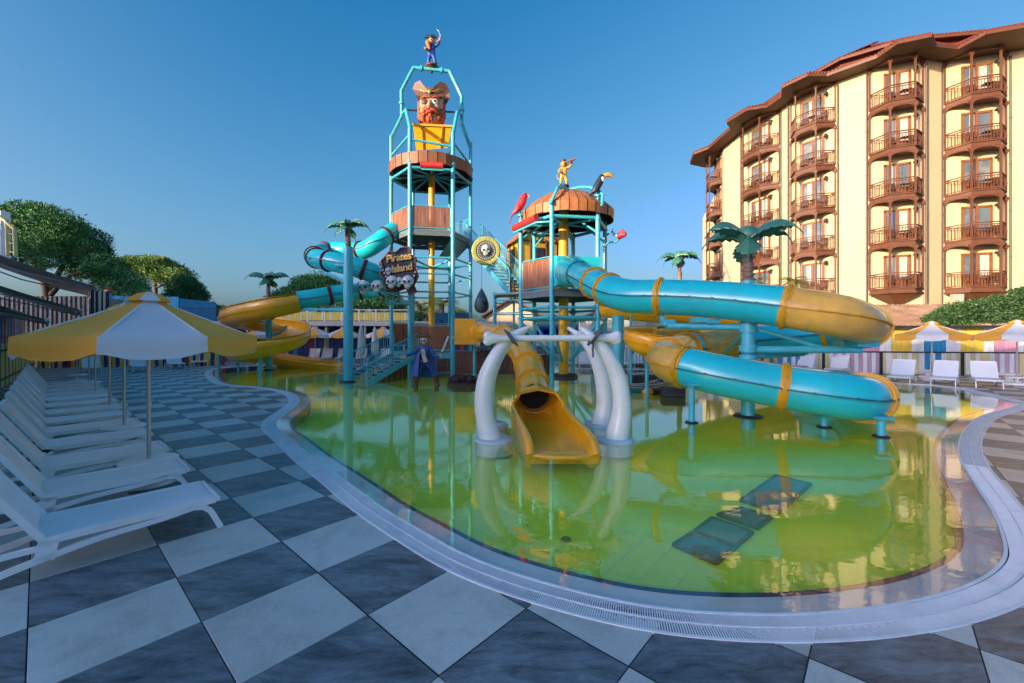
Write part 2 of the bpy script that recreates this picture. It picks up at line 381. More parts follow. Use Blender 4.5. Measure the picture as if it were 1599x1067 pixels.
for k, (i, j, c) in enumerate(cells):
    if cor[k].all() and dmin[k] > TS*.75: continue
    dark = (i+j) % 2 != 0
    if dmin[k] > TS*.75:
        if k in own:
            o = bpy.data.objects.new('tile', tmd if dark else tml); COL.objects.link(o); o.location = (c[0], c[1], 0); o.rotation_euler = (0, 0, YAW); o.parent = deck
        else:
            tgt = stuffD if dark else stuffL
            q = [c+EX*a*hh+EY*b*hh for a, b in ((-1, -1), (1, -1), (1, 1), (-1, 1))]
            tgt.add([(p[0], p[1], 0) for p in q], [(0, 1, 2, 3)])
        continue
    n = 18                                              # cut tile: keep the cells outside the gutter edge (hidden under the grate)
    u = (np.arange(n)+.5)/n*2-1; A, B = np.meshgrid(u, u, indexing='ij'); A = A.ravel()*hh; B = B.ravel()*hh
    X = c[0]+EX[0]*A+EY[0]*B; Y = c[1]+EX[1]*A+EY[1]*B
    keep = ~inside(CUT, X, Y)
    if not keep.any(): continue
    mb = MB(); s = hh/n; vid = {}
    vs = []; fs = []
    def vv(a, b):
        if (a, b) not in vid: vid[(a, b)] = len(vs); vs.append(((a*2/n-1)*hh, (b*2/n-1)*hh, 0))
        return vid[(a, b)]
    for q in np.nonzero(keep)[0]:
        a, b = divmod(int(q), n); fs.append((vv(a, b), vv(a+1, b), vv(a+1, b+1), vv(a, b+1)))
    mb.add(vs, fs)
    if k in own:
        o = bpy.data.objects.new('tile', mb.mesh('tile', TD if dark else TL)); COL.objects.link(o); o.location = (c[0], c[1], 0); o.rotation_euler = (0, 0, YAW); o.parent = deck
    else:
        (stuffD if dark else stuffL).add([(c[0]+EX[0]*v[0]+EY[0]*v[1], c[1]+EX[1]*v[0]+EY[1]*v[1], 0) for v in vs], fs)
stuffL.build('far_light_tiles', TL, deck, 'stuff'); stuffD.build('far_dark_tiles', TD, deck, 'stuff')

# ---- overflow grate
GRATE = mat('white_grate_plastic', (.80, .82, .84), .45, vary=.06, scale=4, dirt=(.4, .42, .42), dirt_amt=.4, dirt_scale=3)
pool = MB(); ribbon(INNER, -.05, OUTER, -.05, pool); gutter = pool.build('pool_gutter', mat('gutter_dark', (.035, .045, .055), .8), kind='structure')
fr = MB()
for A, w in ((INNER, .012), (OUTER, .012), (MID, .007)):
    a = offset(A, -w); b = offset(A, w)
    ribbon(b, .006, a, .006, fr); ribbon(a, .006, a, -.03, fr); ribbon(b, -.03, b, .006, fr)
fr.build('grate_edging', GRATE, gutter)
seg = np.linalg.norm(np.roll(INNER, -1, 0)-INNER, axis=1); cum = np.concatenate([[0], np.cumsum(seg)])
pitch = .0165; ns = int(cum[-1]/pitch)
closeI = np.vstack([INNER, INNER[:1]]); closeO = np.vstack([OUTER, OUTER[:1]])
slm = MB().box((0, 0, -.004), (1, .0085, .016)).mesh('grate_slat', GRATE)
slats = []
for k in range(ns):
    s_ = k*pitch; x = np.interp(s_, cum, closeI[:, 0]); y = np.interp(s_, cum, closeI[:, 1]); x2 = np.interp(s_, cum, closeO[:, 0]); y2 = np.interp(s_, cum, closeO[:, 1])
    for a, b in ((.06, .47), (.53, .94)):
        p = (x+(x2-x)*a, y+(y2-y)*a); q = (x+(x2-x)*b, y+(y2-y)*b); slats.append((math.hypot(p[0]-.7, p[1]), p, q))
slats.sort(key=lambda t: t[0])
sb = MB()
for k, (d, p, q) in enumerate(slats):
    l = math.hypot(q[0]-p[0], q[1]-p[1]); an = math.atan2(q[1]-p[1], q[0]-p[0]); c = ((p[0]+q[0])/2, (p[1]+q[1])/2, .0)
    if k < 300:
        o = bpy.data.objects.new('grate_slat', slm); COL.objects.link(o); o.location = c; o.rotation_euler = (0, 0, an); o.scale = (l, 1, 1); o.parent = gutter
    elif d < 9: sb.beam((p[0], p[1], -.004), (q[0], q[1], -.004), .0085, .016)
    else:
        dx = (q[1]-p[1])/l*.0066; dy = -(q[0]-p[0])/l*.0066; sb.quad((p[0]-dx, p[1]-dy, .004), (q[0]-dx, q[1]-dy, .004), (q[0]+dx, q[1]+dy, .004), (p[0]+dx, p[1]+dy, .004))
sb.build('grate_slats', GRATE, gutter, 'stuff')

# ---- basin
ZF = -.30
SHELF = mat('beige_shelf_tile', (.70, .63, .56), .5, vary=.12, scale=2, dirt=(.33, .28, .26), dirt_amt=.5, dirt_scale=1.2)
basin = fill([offset(INNER, -.32)[::2]], ZF-.004, 'pool_floor', mat('pool_grout', (.85, .85, .35), .8), 'structure')
ribbon(NAVY, -.045, INNER, -.040).build('pool_shelf', SHELF, kind='structure')
nv = MB(); ribbon(NAVY2, -.043, NAVY, -.042, nv); ribbon(NAVY2, ZF, NAVY2, -.043, nv)
nv.build('navy_edge_tiles', mat('navy_mosaic', (.010, .013, .07), .3, vary=.3, scale=20), basin, 'stuff')
POOLT = mat('green_yellow_pool_tile', (.66, .84, .03), .5, vary=.14, scale=.45, dirt=(.70, .78, .03), dirt_amt=.7, dirt_scale=.5)
PT = .30
ptm = MB().quad((-PT/2+.003, -PT/2+.003, 0), (PT/2-.003, -PT/2+.003, 0), (PT/2-.003, PT/2-.003, 0), (-PT/2+.003, PT/2-.003, 0)).mesh('floor_tile', POOLT)
g0 = np.array([(i, j) for i in range(-90, 90) for j in range(-90, 90)])
gx = T0[0]+EX[0]*g0[:, 0]*PT+EY[0]*g0[:, 1]*PT; gy = T0[1]+EX[1]*g0[:, 0]*PT+EY[1]*g0[:, 1]*PT
BIG = offset(INNER, -.12); ok = inside(BIG, gx, gy)
pts = sorted(zip(gx[ok], gy[ok]), key=lambda p: math.hypot(*p))
ps = MB()
for k, (x, y) in enumerate(pts):
    if k < 300:
        o = bpy.data.objects.new('floor_tile', ptm); COL.objects.link(o); o.location = (x, y, ZF); o.rotation_euler = (0, 0, YAW); o.parent = basin
    else:
        h = PT/2-.003; q = [(x+EX[0]*a*h+EY[0]*b*h, y+EX[1]*a*h+EY[1]*b*h, ZF) for a, b in ((-1, -1), (1, -1), (1, 1), (-1, 1))]; ps.add(q, [(0, 1, 2, 3)])
ps.build('far_floor_tiles', POOLT, basin, 'stuff')

# ---- water
wm = bpy.data.materials.new('pool_water'); wm.use_nodes = True; N = wm.node_tree.nodes; L = wm.node_tree.links
N.remove(N['Principled BSDF'])
tr = N.new('ShaderNodeBsdfTransparent'); tr.inputs[0].default_value = (.99, 1, .97, 1)
gl = N.new('ShaderNodeBsdfGlossy'); gl.inputs['Roughness'].default_value = .0; gl.inputs[0].default_value = (1, 1, 1, 1)
fz = N.new('ShaderNodeFresnel'); fz.inputs[0].default_value = 1.42
ge = N.new('ShaderNodeNewGeometry')
mi = N.new('ShaderNodeMapRange'); mi.inputs[3].default_value = 1.62; mi.inputs[4].default_value = 1/1.62; L.new(ge.outputs['Backfacing'], mi.inputs[0]); L.new(mi.outputs[0], fz.inputs[0])   # same thin-surface reflectance from both sides
w1 = N.new('ShaderNodeTexNoise'); w1.inputs['Scale'].default_value = 5.5; w1.inputs['Detail'].default_value = 3
mpw = N.new('ShaderNodeMapping'); mpw.inputs['Scale'].default_value = (1, 1.6, 1); L.new(ge.outputs['Position'], mpw.inputs[0]); L.new(mpw.outputs[0], w1.inputs[0])
bw = N.new('ShaderNodeBump'); bw.inputs['Strength'].default_value = .034; bw.inputs['Distance'].default_value = .03
L.new(w1.outputs[0], bw.inputs['Height']); L.new(bw.outputs[0], gl.inputs['Normal'])
df = N.new('ShaderNodeBsdfDiffuse'); df.inputs[0].default_value = (.85, .90, .05, 1); md_ = N.new('ShaderNodeMixShader'); md_.inputs[0].default_value = .13; L.new(tr.outputs[0], md_.inputs[1]); L.new(df.outputs[0], md_.inputs[2])   # slightly cloudy water
mw = N.new('ShaderNodeMixShader'); L.new(fz.outputs[0], mw.inputs[0]); L.new(md_.outputs[0], mw.inputs[1]); L.new(gl.outputs[0], mw.inputs[2]); L.new(mw.outputs[0], N['Material Output'].inputs[0])
film = wm.copy(); film.name = 'clear_water_film'                      # the thin clear sheet that runs over the shelf
[n for n in film.node_tree.nodes if n.type == 'MIX_SHADER' and not n.inputs[0].is_linked][0].inputs[0].default_value = 0
[n for n in film.node_tree.nodes if n.type == 'BSDF_TRANSPARENT'][0].inputs[0].default_value = (.96, .97, .97, 1)
EDGEW = offset(INNER, -.30)
water = fill([EDGEW[::2]], -.012, 'pool_water', wm, 'structure')
ribbon(offset(INNER, -.011), -.012, EDGEW, -.012).build('pool_water', film, kind='structure')

# ---- sunken hatches in the pool floor
HATCH = mat('blue_steel_hatch', (.03, .12, .20), .35, vary=.4, scale=2, dirt=(.09, .07, .07), dirt_amt=.5, dirt_scale=1.5)
EDGE = mat('hatch_frame', (.01, .03, .05), .5)
names = ['nearest of the dark blue square hatches sunk in the green pool floor', 'dark blue hatch joined to the far side of the nearest hatch', 'half covered dark blue hatch standing apart in the middle of the four', 'farthest dark blue hatch in the pool floor, below the lower tube slide']
for nm, q in zip(names, [[(1049.5, 849.5), (1118.6, 879.4), (1149.5, 853.6), (1082.5, 829)], [(1082.8, 828.6), (1149.9, 853.2), (1177, 830), (1111, 807)], [(1118.5, 803), (1182.5, 825), (1206, 807), (1157.7, 791.7)], [(1153.6, 781.4), (1233, 785.6), (1268, 754.6), (1212, 741)]]):
    w = [gr(x, y, ZF+.03) for x, y in q]; c = sum(w, Vector())/4
    if 'farthest' in nm: w = [c+(p-c)*1.0 for p in w]; w[1] = w[0]+(w[2]-w[3])
    c = sum(w, Vector())/4; base = Vector((c.x, c.y, ZF+.001))
    t = thing('floor_hatch', nm, 'hatch', base, 0, 'steel hatches in the pool floor')
    MB().prism([c+(p-c)*.93-Vector((0, 0, .004)) for p in w], (0, 0, -.02)).build('cover_plate', HATCH, t)
    f = MB()
    for a, b in zip(w, w[1:]+w[:1]): f.beam(c+(a-c)*.96-Vector((0, 0, .01)), c+(b-c)*.96-Vector((0, 0, .01)), .035, .035)
    f.build('frame', EDGE, t)
p = gr(884, 842, ZF+.006); t = thing('floor_drain', 'small round grey drain set in the green pool floor', 'drain', (p.x, p.y, ZF))
MB().lathe([(0, .012), (.05, .012), (.06, .004)], p-Vector((0, 0, .004)), 16).build('drain_cover', mat('drain_grey', (.12, .16, .1), .5), t)
dr = MB()
for k in range(8): a = k*math.pi/4; dr.box((p.x+.033*math.cos(a), p.y+.033*math.sin(a), p.z+.012), (.018, .006, .004), (0, 0, a))
dr.build('drain_slot', BLACK, t)
# ================================================================== hotel (far right), with its balconies
CREAM = mat('cream_render', (.60, .475, .28), .85, vary=.05, scale=.4, bump=.1, bscale=30, dirt=(.50, .37, .19), dirt_amt=.35, dirt_scale=.25)
HWOOD = mat('balcony_wood', (.125, .045, .020), .55, vary=.2, scale=2)
SOFF = mat('soffit_board', (.10, .042, .02), .6, vary=.25, scale=3)
RTILE = mat('red_roof_tile', (.15, .032, .020), .7, vary=.3, scale=3)
GLASS = mat('window_glass', (.10, .13, .15), .05, spec=1, vary=.3, scale=.6, dirt=(.45, .40, .33), dirt_amt=.8, dirt_scale=.5)
FL = [5.05+3.1*k for k in range(6)]
F = [at(p, HY, d) for p, d in ((1130, 41), (1160, 37.8), (1218, 34.2), (1235, 33.0), (1305, 30.4), (1357, 29), (1441, 27.9), (1474, 28.2), (1571, 27.2))]
F = [Vector((p.x, p.y, 0)) for p in F]
end_left = Vector((F[0].x+1.2, F[0].y+4.4, 0))
endr = F[-1]+(F[-1]-F[-2]).normalized()*6+Vector((0, -.4, 0))
wallpts = [end_left]+F+[endr, endr+Vector((6, 14, 0)), Vector((26+14, 66, 0)), Vector((30, 66, 0)), end_left+Vector((3, 4, 0))]
hotel = thing('hotel_building', 'cream hotel with five storeys of brown wooden balconies and a red tiled roof', 'hotel', (28, 34, 0))
w = MB(); n = len(wallpts)
TOPZ = FL[5]-.28
for a, b in zip(wallpts, wallpts[1:]+wallpts[:1]): w.quad((a.x, a.y, -.9), (b.x, b.y, -.9), (b.x, b.y, TOPZ), (a.x, a.y, TOPZ))
w.build('wall', CREAM, hotel)

def make_balcony(W, depth=1.0, first=False):
    """local frame: wall on the x axis, bay towards -y, floor at z=0; returns list of (name, meshes)"""
    a = W*.27; H = 3.1; hw = W/2
    pl = [(-hw, 0), (-hw+a, -depth), (hw-a, -depth), (hw, 0)]
    out = {}
    s = MB(); s.prism([(x, y, -.34) for x, y in pl], (0, 0, .30)); out['floor_slab'] = s
    cc_ = MB()
    for p, q in zip(pl, pl[1:]):
        cc_.beam((*[k*1.02 for k in p], -.30), (*[k*1.02 for k in q], -.30), .08, .12)
        cc_.beam((*[k*1.02 for k in p], -.02), (*[k*1.02 for k in q], -.02), .10, .07)
    out['fascia_moulding'] = cc_
    rl = MB()
    for p, q in zip(pl, pl[1:]):
        P, Q = Vector((*p, 0)), Vector((*q, 0)); z1 = Vector((0, 0, 1.0)); l = (Q-P).length
        rl.beam(P+z1, Q+z1, .09, .06); rl.beam(P+z1*.86, Q+z1*.86, .05, .05); rl.beam(P+z1*.10, Q+z1*.10, .05, .05)
        k = max(2, int(l/.155))
        for i in range(1, k):
            c = P.lerp(Q, i/k); rl.beam(c+z1*.1, c+z1*.86, .03, .03, up=(1, 0, 0))
    out['railing'] = rl
    posts = []
    for x, y in pl:
        m = MB(); m.beam((x, y, 0), (x, y, H-.36), .10, .10, up=(1, 0, 0))
        m.box((x, y, H-.46), (.26, .17, .16)); m.box((x, y, H-.58), (.17, .14, .1)); m.box((x, y, .5), (.13, .13, .05))
        posts.append(m)
    out['post'] = posts
    ar = MB()
    for p, q in zip(pl, pl[1:]):                          # arched valance under the next floor
        P, Q = Vector((*p, H-.34)), Vector((*q, H-.34)); N_ = 10
        up = [P.lerp(Q, i/N_) for i in range(N_+1)]; lo = [u-Vector((0, 0, .06+.20*abs(2*i/N_-1)**3)) for i, u in enumerate(up)]
        nn = (Q-P).cross(Vector((0, 0, 1))).normalized()*.03
        for i in range(N_): ar.quad(lo[i]+nn, lo[i+1]+nn, up[i+1]+nn, up[i]+nn); ar.quad(lo[i]-nn, lo[i+1]-nn, up[i+1]-nn, up[i]-nn); ar.quad(lo[i]+nn, lo[i+1]+nn, lo[i+1]-nn, lo[i]-nn)
    out['valance'] = ar
    dw = W*.46; x0 = -dw*.45
    d = MB()
    for x in (x0, x0+dw): d.box((x, -.05, 1.12), (.12, .12, 2.24))
    d.box((x0+dw/2, -.05, 2.22), (dw+.12, .12, .14)); d.box((x0+dw/2, -.05, 1.1), (.14, .11, 2.2)); d.box((x0+dw*.25, -.05, .35), (dw*.5, .07, .6)); d.box((x0+dw*.75, -.05, .35), (dw*.5, .07, .6))
    out['door_frame'] = d
    gs = []
    for k in (0, 1): gs.append(MB().box((x0+dw*(.25+.5*k), -.035, 1.4), (dw*.5-.12, .03, 1.5)))
    out['pane'] = gs
    lm = MB(); lm.box((x0+dw+.25, -.06, 2.25), (.10, .12, .10)); lm.box((x0+dw+.25, -.20, 2.32), (.04, .3, .03)); lm.lathe([(0, .1), (.10, .06), (.12, -.06), (.06, -.18), (0, -.2)], (x0+dw+.25, -.33, 2.2), 8)
    out['wall_lantern'] = lm
    fu = MB()                                             # table and two chairs behind the rail
    fu.box((.1*W, -.62, .68), (.5, .45, .03)); fu.beam((.1*W, -.62, 0), (.1*W, -.62, .68), .05, .05, up=(1, 0, 0))
    for cx in (-.13*W, .30*W):
        fu.box((cx, -.5, .42), (.42, .4, .04)); fu.box((cx, -.3, .68), (.42, .04, .45))
        for sx in (-.18, .18): fu.beam((cx+sx, -.66, 0), (cx+sx, -.66, .42), .03, .03, up=(1, 0, 0)); fu.beam((cx+sx, -.32, 0), (cx+sx, -.32, .42), .03, .03, up=(1, 0, 0))
    fu.box((.085*W, -.35, .1), (.5*W, .03, .03)); out['balcony_furniture'] = fu
    if first:
        t = MB(); q = [(x*1.02, y*1.02, -.40) for x, y in pl]; k = Vector((0, -.08, -1.25))
        for i in range(3):
            P, Q = Vector(q[i]), Vector(q[i+1]); nb = 9
            for j in range(nb):
                A = P.lerp(Q, j/nb); B = P.lerp(Q, (j+.93)/nb); t.add([A, B, k], [(0, 1, 2)])
                A2 = A+Vector((0, .03, 0)); B2 = B+Vector((0, .03, 0)); t.add([A, B, B2, A2], [(0, 1, 2, 3)])
        t.add([q[0], q[3], k], [(0, 1, 2)]); t.add(q, [(0, 1, 2, 3)])
        out['corbel'] = t
    return out
BAYS = [(end_left, F[0], 3.4), (F[1], F[2], None), (F[3], F[4], None), (F[5], F[6], None), (F[7], F[8], None)]
MT = {'floor_slab': HWOOD, 'fascia_moulding': HWOOD, 'railing': HWOOD, 'post': HWOOD, 'valance': HWOOD, 'door_frame': mat('door_wood', (.22, .075, .025), .5, vary=.2), 'pane': GLASS, 'wall_lantern': BLACK, 'balcony_furniture': mat('brown_chair', (.14, .055, .03), .6), 'corbel': HWOOD}
for a, b, Wf in BAYS:
    d = b-a; W = (Wf or d.length*.985); c = (a+b)/2; rz = math.atan2(d.y, d.x)
    norm = Vector((d.y, -d.x, 0)).normalized()
    rec = make_balcony(W); meshes = {}
    for k, v in rec.items(): meshes[k] = [m.mesh(k, MT[k]) for m in (v if isinstance(v, list) else [v])]
    corb = make_balcony(W, first=True)['corbel'].mesh('corbel', HWOOD)
    cur = mat('curtain_cloth', (.50, .45, .36), .9, vary=.2, scale=4, stretch=(3, 3, .2)); cm = MB().box((-.04*W, -.055, 1.35), (W*.10, .012, 1.6)).mesh('curtain', cur); cm2 = MB().box((W*.14, -.055, 1.35), (W*.14, .012, 1.6)).mesh('curtain', cur)
    for fl in range(5):
        o = bpy.data.objects.new('balcony', meshes['floor_slab'][0]); COL.objects.link(o); o.parent = hotel
        o.location = Vector((c.x, c.y, FL[fl]))-Vector(hotel.location)+norm*.012; o.rotation_euler = (0, 0, rz)
        for k, ms in meshes.items():
            if k == 'floor_slab': continue
            for me in ms:
                q = bpy.data.objects.new(k, me); COL.objects.link(q); q.parent = o
        for me_, pr_ in ((cm, .6), (cm2, .5)):
            if random.random() < pr_: q = bpy.data.objects.new('curtain', me_); COL.objects.link(q); q.parent = o; q.location.x = random.uniform(-.1, .1)
        if fl == 0:
            q = bpy.data.objects.new('corbel', corb); COL.objects.link(q); q.parent = o
for (a, b, Wf), sgn in zip(BAYS[1:], (1, 1, 1, 1)):         # rain pipes beside the bays
    nn = Vector(((b-a).y, -(b-a).x, 0)).normalized(); t_ = (b-a).normalized()
    for e, k in ((a, -.16), (b, .16)):
        p = e+t_*k+nn*.09; m = MB(); m.tube([(p.x, p.y, -.9), (p.x, p.y, TOPZ-.3)], .055, 8)
        for z in (4, 7, 10, 13, 16): m.tube([(p.x, p.y, z-.04), (p.x, p.y, z+.04)], .075, 8)
        m.build('rain_pipe', mat('pipe_brown', (.10, .07, .055), .5), hotel)
# roof: eaves that step out over each bay
eave = []; wl_ = []
def nrm(a, b): d = b-a; return Vector((d.y, -d.x, 0)).normalized()
eave.append(end_left+Vector((-.6, .6, 0))); wl_.append(end_left+Vector((0, .5, 0)))
for a, b, Wf in BAYS:
    nn = nrm(a, b); t = (b-a).normalized(); L_ = (b-a).length
    for s_, o_ in ((.0, 1.35), (.22, 2.55), (.78, 2.55), (1.0, 1.35)):
        eave.append(a+t*L_*s_+nn*o_); wl_.append(a+t*L_*s_)
eave.append(endr+Vector((.5, -1.2, 0))); wl_.append(endr)
EZ = TOPZ-.02
soff = MB()
def soffit(A, B, C, D):                                   # boards side by side
    k = max(1, int(max((B-A).length, (C-D).length)/.16))
    for i in range(k):
        p, q = A.lerp(B, (i+.04)/k), A.lerp(B, (i+.96)/k); r_, s_ = D.lerp(C, (i+.96)/k), D.lerp(C, (i+.04)/k)
        soff.quad(p, q, r_, s_)
for i in range(len(eave)-1):
    A, B, C, D = [Vector((p.x, p.y, EZ)) for p in (wl_[i], wl_[i+1], eave[i+1], eave[i])]
    soffit(A, B, C, D); soff.quad(*[p+Vector((0, 0, .02)) for p in (A, B, C, D)])
roof = MB(); rows = MB(); fas = MB()
tops = []
for i, p in enumerate(wl_):
    j0, j1 = max(0, i-1), min(len(wl_)-1, i+1); nn = nrm(wl_[j0], wl_[j1]) if j0 != j1 else Vector((-1, 0, 0)); tops.append(p-nn*3.2+Vector((0, 0, EZ+2.0)))
def slope(A, B, C, D, mbr, mbt, step=.22):                # A,B low edge; D,C high edge; rolls of tile down the slope
    mbr.quad(A, B, C, D)
    k = max(1, int((B-A).length/step))
    for i in range(k):
        p = A.lerp(B, (i+.5)/k); q = D.lerp(C, (i+.5)/k)
        mbt.tube([p+(p-q).normalized()*.05+Vector((0, 0, .03)), q+Vector((0, 0, .03))], .075, 6)
for i in range(len(eave)-1):
    A, B = [Vector((p.x, p.y, EZ+.24)) for p in (eave[i], eave[i+1])]
    slope(A, B, tops[i+1], tops[i], roof, rows)
    fas.beam(A-Vector((0, 0, .12)), B-Vector((0, 0, .12)), .05, .22)
# second, higher tier set back
hi = []
for i, (a, b) in enumerate(zip(wl_, tops)): hi.append((a.lerp(Vector((b.x, b.y, 0)), .35)))
sel = [1, 4, 8, 12, 16, 20, 21]
for i, j in zip(sel, sel[1:]):
    if j >= len(hi): j = len(hi)-1
    A, B = [Vector((hi[k].x, hi[k].y, EZ+2.25)) for k in (i, j)]; nn = nrm(A, B)
    slope(A, B, B-nn*5+Vector((0, 0, 2.6)), A-nn*5+Vector((0, 0, 2.6)), roof, rows, .24)
    fas.beam(A-Vector((0, 0, .1)), B-Vector((0, 0, .1)), .05, .2); roof.quad(A-nn*.5-Vector((0, 0, 2.4)), B-nn*.5-Vector((0, 0, 2.4)), B-nn*.5, A-nn*.5); fas.beam(A-nn*.28-Vector((0, 0, .06)), B-nn*.28-Vector((0, 0, .06)), .5, .03)
roof_o = roof.build('roof', RTILE, hotel); rows.build('roof_tile_rolls', RTILE, roof_o, 'stuff'); fas.build('fascia', HWOOD, roof_o); soff.build('soffit_boards', SOFF, roof_o, 'stuff')
# air-conditioning unit on the wall under the balconies
c = at(1492, 466, 27.3); ac = thing('air_conditioner', 'white air conditioning unit on the cream hotel wall between two lowest balconies', 'air conditioner', c)
MB().box(c, (.55, .3, .5), (0, 0, -.2)).build('housing', mat('weathered_beige', (.42, .38, .32), .6), ac); MB().lathe([(0, 0), (.22, 0), (.22, .02), (0, .02)], (0, 0, 0), 16).build('fan_grille', STEEL, ac, local=True).rotation_euler = (R(90), 0, R(-12)); ac.children[-1].location = (-.1, -.19, 0)

# unseen block with windows, added behind the camera to keep the pool in shade
wing = thing('shade_block', 'long cream block added behind the pool deck to shade it, outside the picture', 'building', (-80, -60, -.9), math.atan2(.8, -.6))
wh = 25.5
b = MB(); b.box((19, 6, wh/2), (64, 12, wh)); b.build('wall', CREAM, wing, local=True)
win = MB().box((0, 0, 0), (1.6, .12, 1.7)).mesh('window', GLASS)
for k in range(14):
    for fl in range(7):
        o = bpy.data.objects.new('window', win); COL.objects.link(o); o.parent = wing; o.location = (-8.5+k*4.2, -.04, 2.2+3.4*fl)
# ================================================================== play structure helpers
def ring_pts(c, Rr, z, base, n=6): return [Vector((c[0]+Rr*math.cos(base+k*2*math.pi/n), c[1]+Rr*math.sin(base+k*2*math.pi/n), z)) for k in range(n)]
def plank_panel(parent, a, b, z0, z1, frame=TEAL, wood=WOODB, rail=True, name='wooden_panel', n=None):
    """panel of upright planks between two posts, inside a rounded tube frame"""
    a = Vector(a); b = Vector(b); t = (b-a).normalized(); a = a+t*.12; b = b-t*.12; L_ = (b-a).length; k = n or max(4, int(L_/.17)); nn = Vector((t.y, -t.x, 0))
    m = MB()
    for i in range(k):
        p = a.lerp(b, (i+.03)/k); q = a.lerp(b, (i+.97)/k); off = nn*random.uniform(-.01, .01)
        m.beam(Vector((p.x, p.y, (z0+z1)/2))+off+t*0, Vector((q.x, q.y, (z0+z1)/2))+off, .03, (z1-z0)*.92+random.uniform(-.02, .02))
    o = m.build(name, wood, parent, 'stuff')
    if rail:
        f = MB(); c1, c2 = Vector((a.x, a.y, z0)), Vector((b.x, b.y, z1)); h = Vector((0, 0, 1)); r_ = .08
        loop = [c1+h*r_, c1+t*.02+h*.03, c1+t*r_, Vector((b.x, b.y, z0))-t*r_, Vector((b.x, b.y, z0))-t*.02+h*.03, Vector((b.x, b.y, z0))+h*r_, c2-h*r_, c2-t*.02-h*.03, c2-t*r_, Vector((a.x, a.y, z1))+t*r_, Vector((a.x, a.y, z1))+t*.02-h*.03, Vector((a.x, a.y, z1))-h*r_]
        f.tube(loop, .03, 8, closed=True); f.build('tube_frame', frame, parent)
    return o
def bars_panel(parent, a, b, z0, z1, step=.11, m=TEAL):
    a = Vector(a); b = Vector(b); f = MB(); za = Vector((0, 0, z0)); 
    dz = Vector((0, 0, z1-z0)); k = int((b-a).length/step)
    f.tube([a+za+dz, b+za+dz], .028, 8); f.tube([a+za+dz*.08, b+za+dz*.08], .02, 6)
    for i in range(k+1): p = a.lerp(b, i/k)+za; f.tube([p, p+dz], .012, 5, cap=False)
    return f.build('railing', m, parent)
def post(parent, p, z0, z1, r=.105, m=TEAL, name='post', coll=()):
    f = MB(); f.tube([(p[0], p[1], z0), (p[0], p[1], z1)], r, 14)
    for z in coll: f.tube([(p[0], p[1], z-.04), (p[0], p[1], z+.04)], r*1.35, 14)
    return f.build(name, m, parent)
def stairs(parent, a, b, width, nstep, m=TEAL, rail=1.0, closed=False, rstep=.13):
    """flight from a (low) to b (high) with treads, stringers and railings"""
    a = Vector(a); b = Vector(b); d = Vector((b.x-a.x, b.y-a.y, 0)).normalized(); s_ = Vector((d.y, -d.x, 0))
    for sg in (-1, 1):
        o = s_*width/2*sg; st = MB(); st.beam(a+o-Vector((0, 0, .05)), b+o-Vector((0, 0, .05)), .06, .24); st.build('stringer', m, parent)
        r_ = MB(); h = Vector((0, 0, rail)); r_.tube([a+o, a+o+h*.9, a+o+h+(b-a).normalized()*.1, b+o+h-(b-a).normalized()*.05, b+o+h*.95, b+o], .028, 8)
        r_.tube([a+o+h*.5, b+o+h*.5], .018, 6)
        k = int((b-a).length/rstep)
        for i in range(1, k): p = a.lerp(b, i/k)+o; r_.tube([p, p+h], .012, 5, cap=False)
        r_.build('railing', m, parent)
    for i in range(nstep):
        c = a.lerp(b, (i+.5)/nstep); MB().beam(c-s_*width/2, c+s_*width/2, .26, .035).build('tread', TREAD, parent)
TREAD = mat('galvanised_tread', (.22, .33, .36), .5, .3, vary=.25, scale=8)
DECKM = mat('deck_plate', (.20, .27, .29), .5, .3, vary=.2, scale=4)

def dome(parent, c, r, zb, zt, zd, ztop, m=WOODO, n=24, name='dome_roof'):
    """mushroom roof: vertical planked band zb..zt, planked dome zt..zd, inner drum hub ztop"""
    f = MB()
    for k in range(n):
        a0 = 2*math.pi*(k+.04)/n; a1 = 2*math.pi*(k+.96)/n; dr_ = random.uniform(-.02, .02)
        P = [(r+dr_, zb+random.uniform(-.03, .03)), (r+.03+dr_, zt)]
        for t in (.9, .75, .55, .3, .04): P.append(((r+.02)*t, zt+.02+(zd-zt)*(1-t**1.9)))
        vs = []
        for rr, z in P:
            vs += [(c[0]+rr*math.cos(a0), c[1]+rr*math.sin(a0), z), (c[0]+rr*math.cos(a1), c[1]+rr*math.sin(a1), z)]
        f.add(vs, [(2*i, 2*i+1, 2*i+3, 2*i+2) for i in range(len(P)-1)])
    o = f.build(name, m, parent, 'stuff')
    g = MB(); prof = [(r-.05, zb), (r-.04, zt)]+[((r-.04)*t, zt-.03+(zd-zt)*(1-t**1.9)) for t in (.9, .75, .55, .3, .04)]
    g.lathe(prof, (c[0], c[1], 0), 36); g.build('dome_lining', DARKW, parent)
    return o
DARKW = mat('dark_lining', (.035, .022, .018), .7, vary=.3)

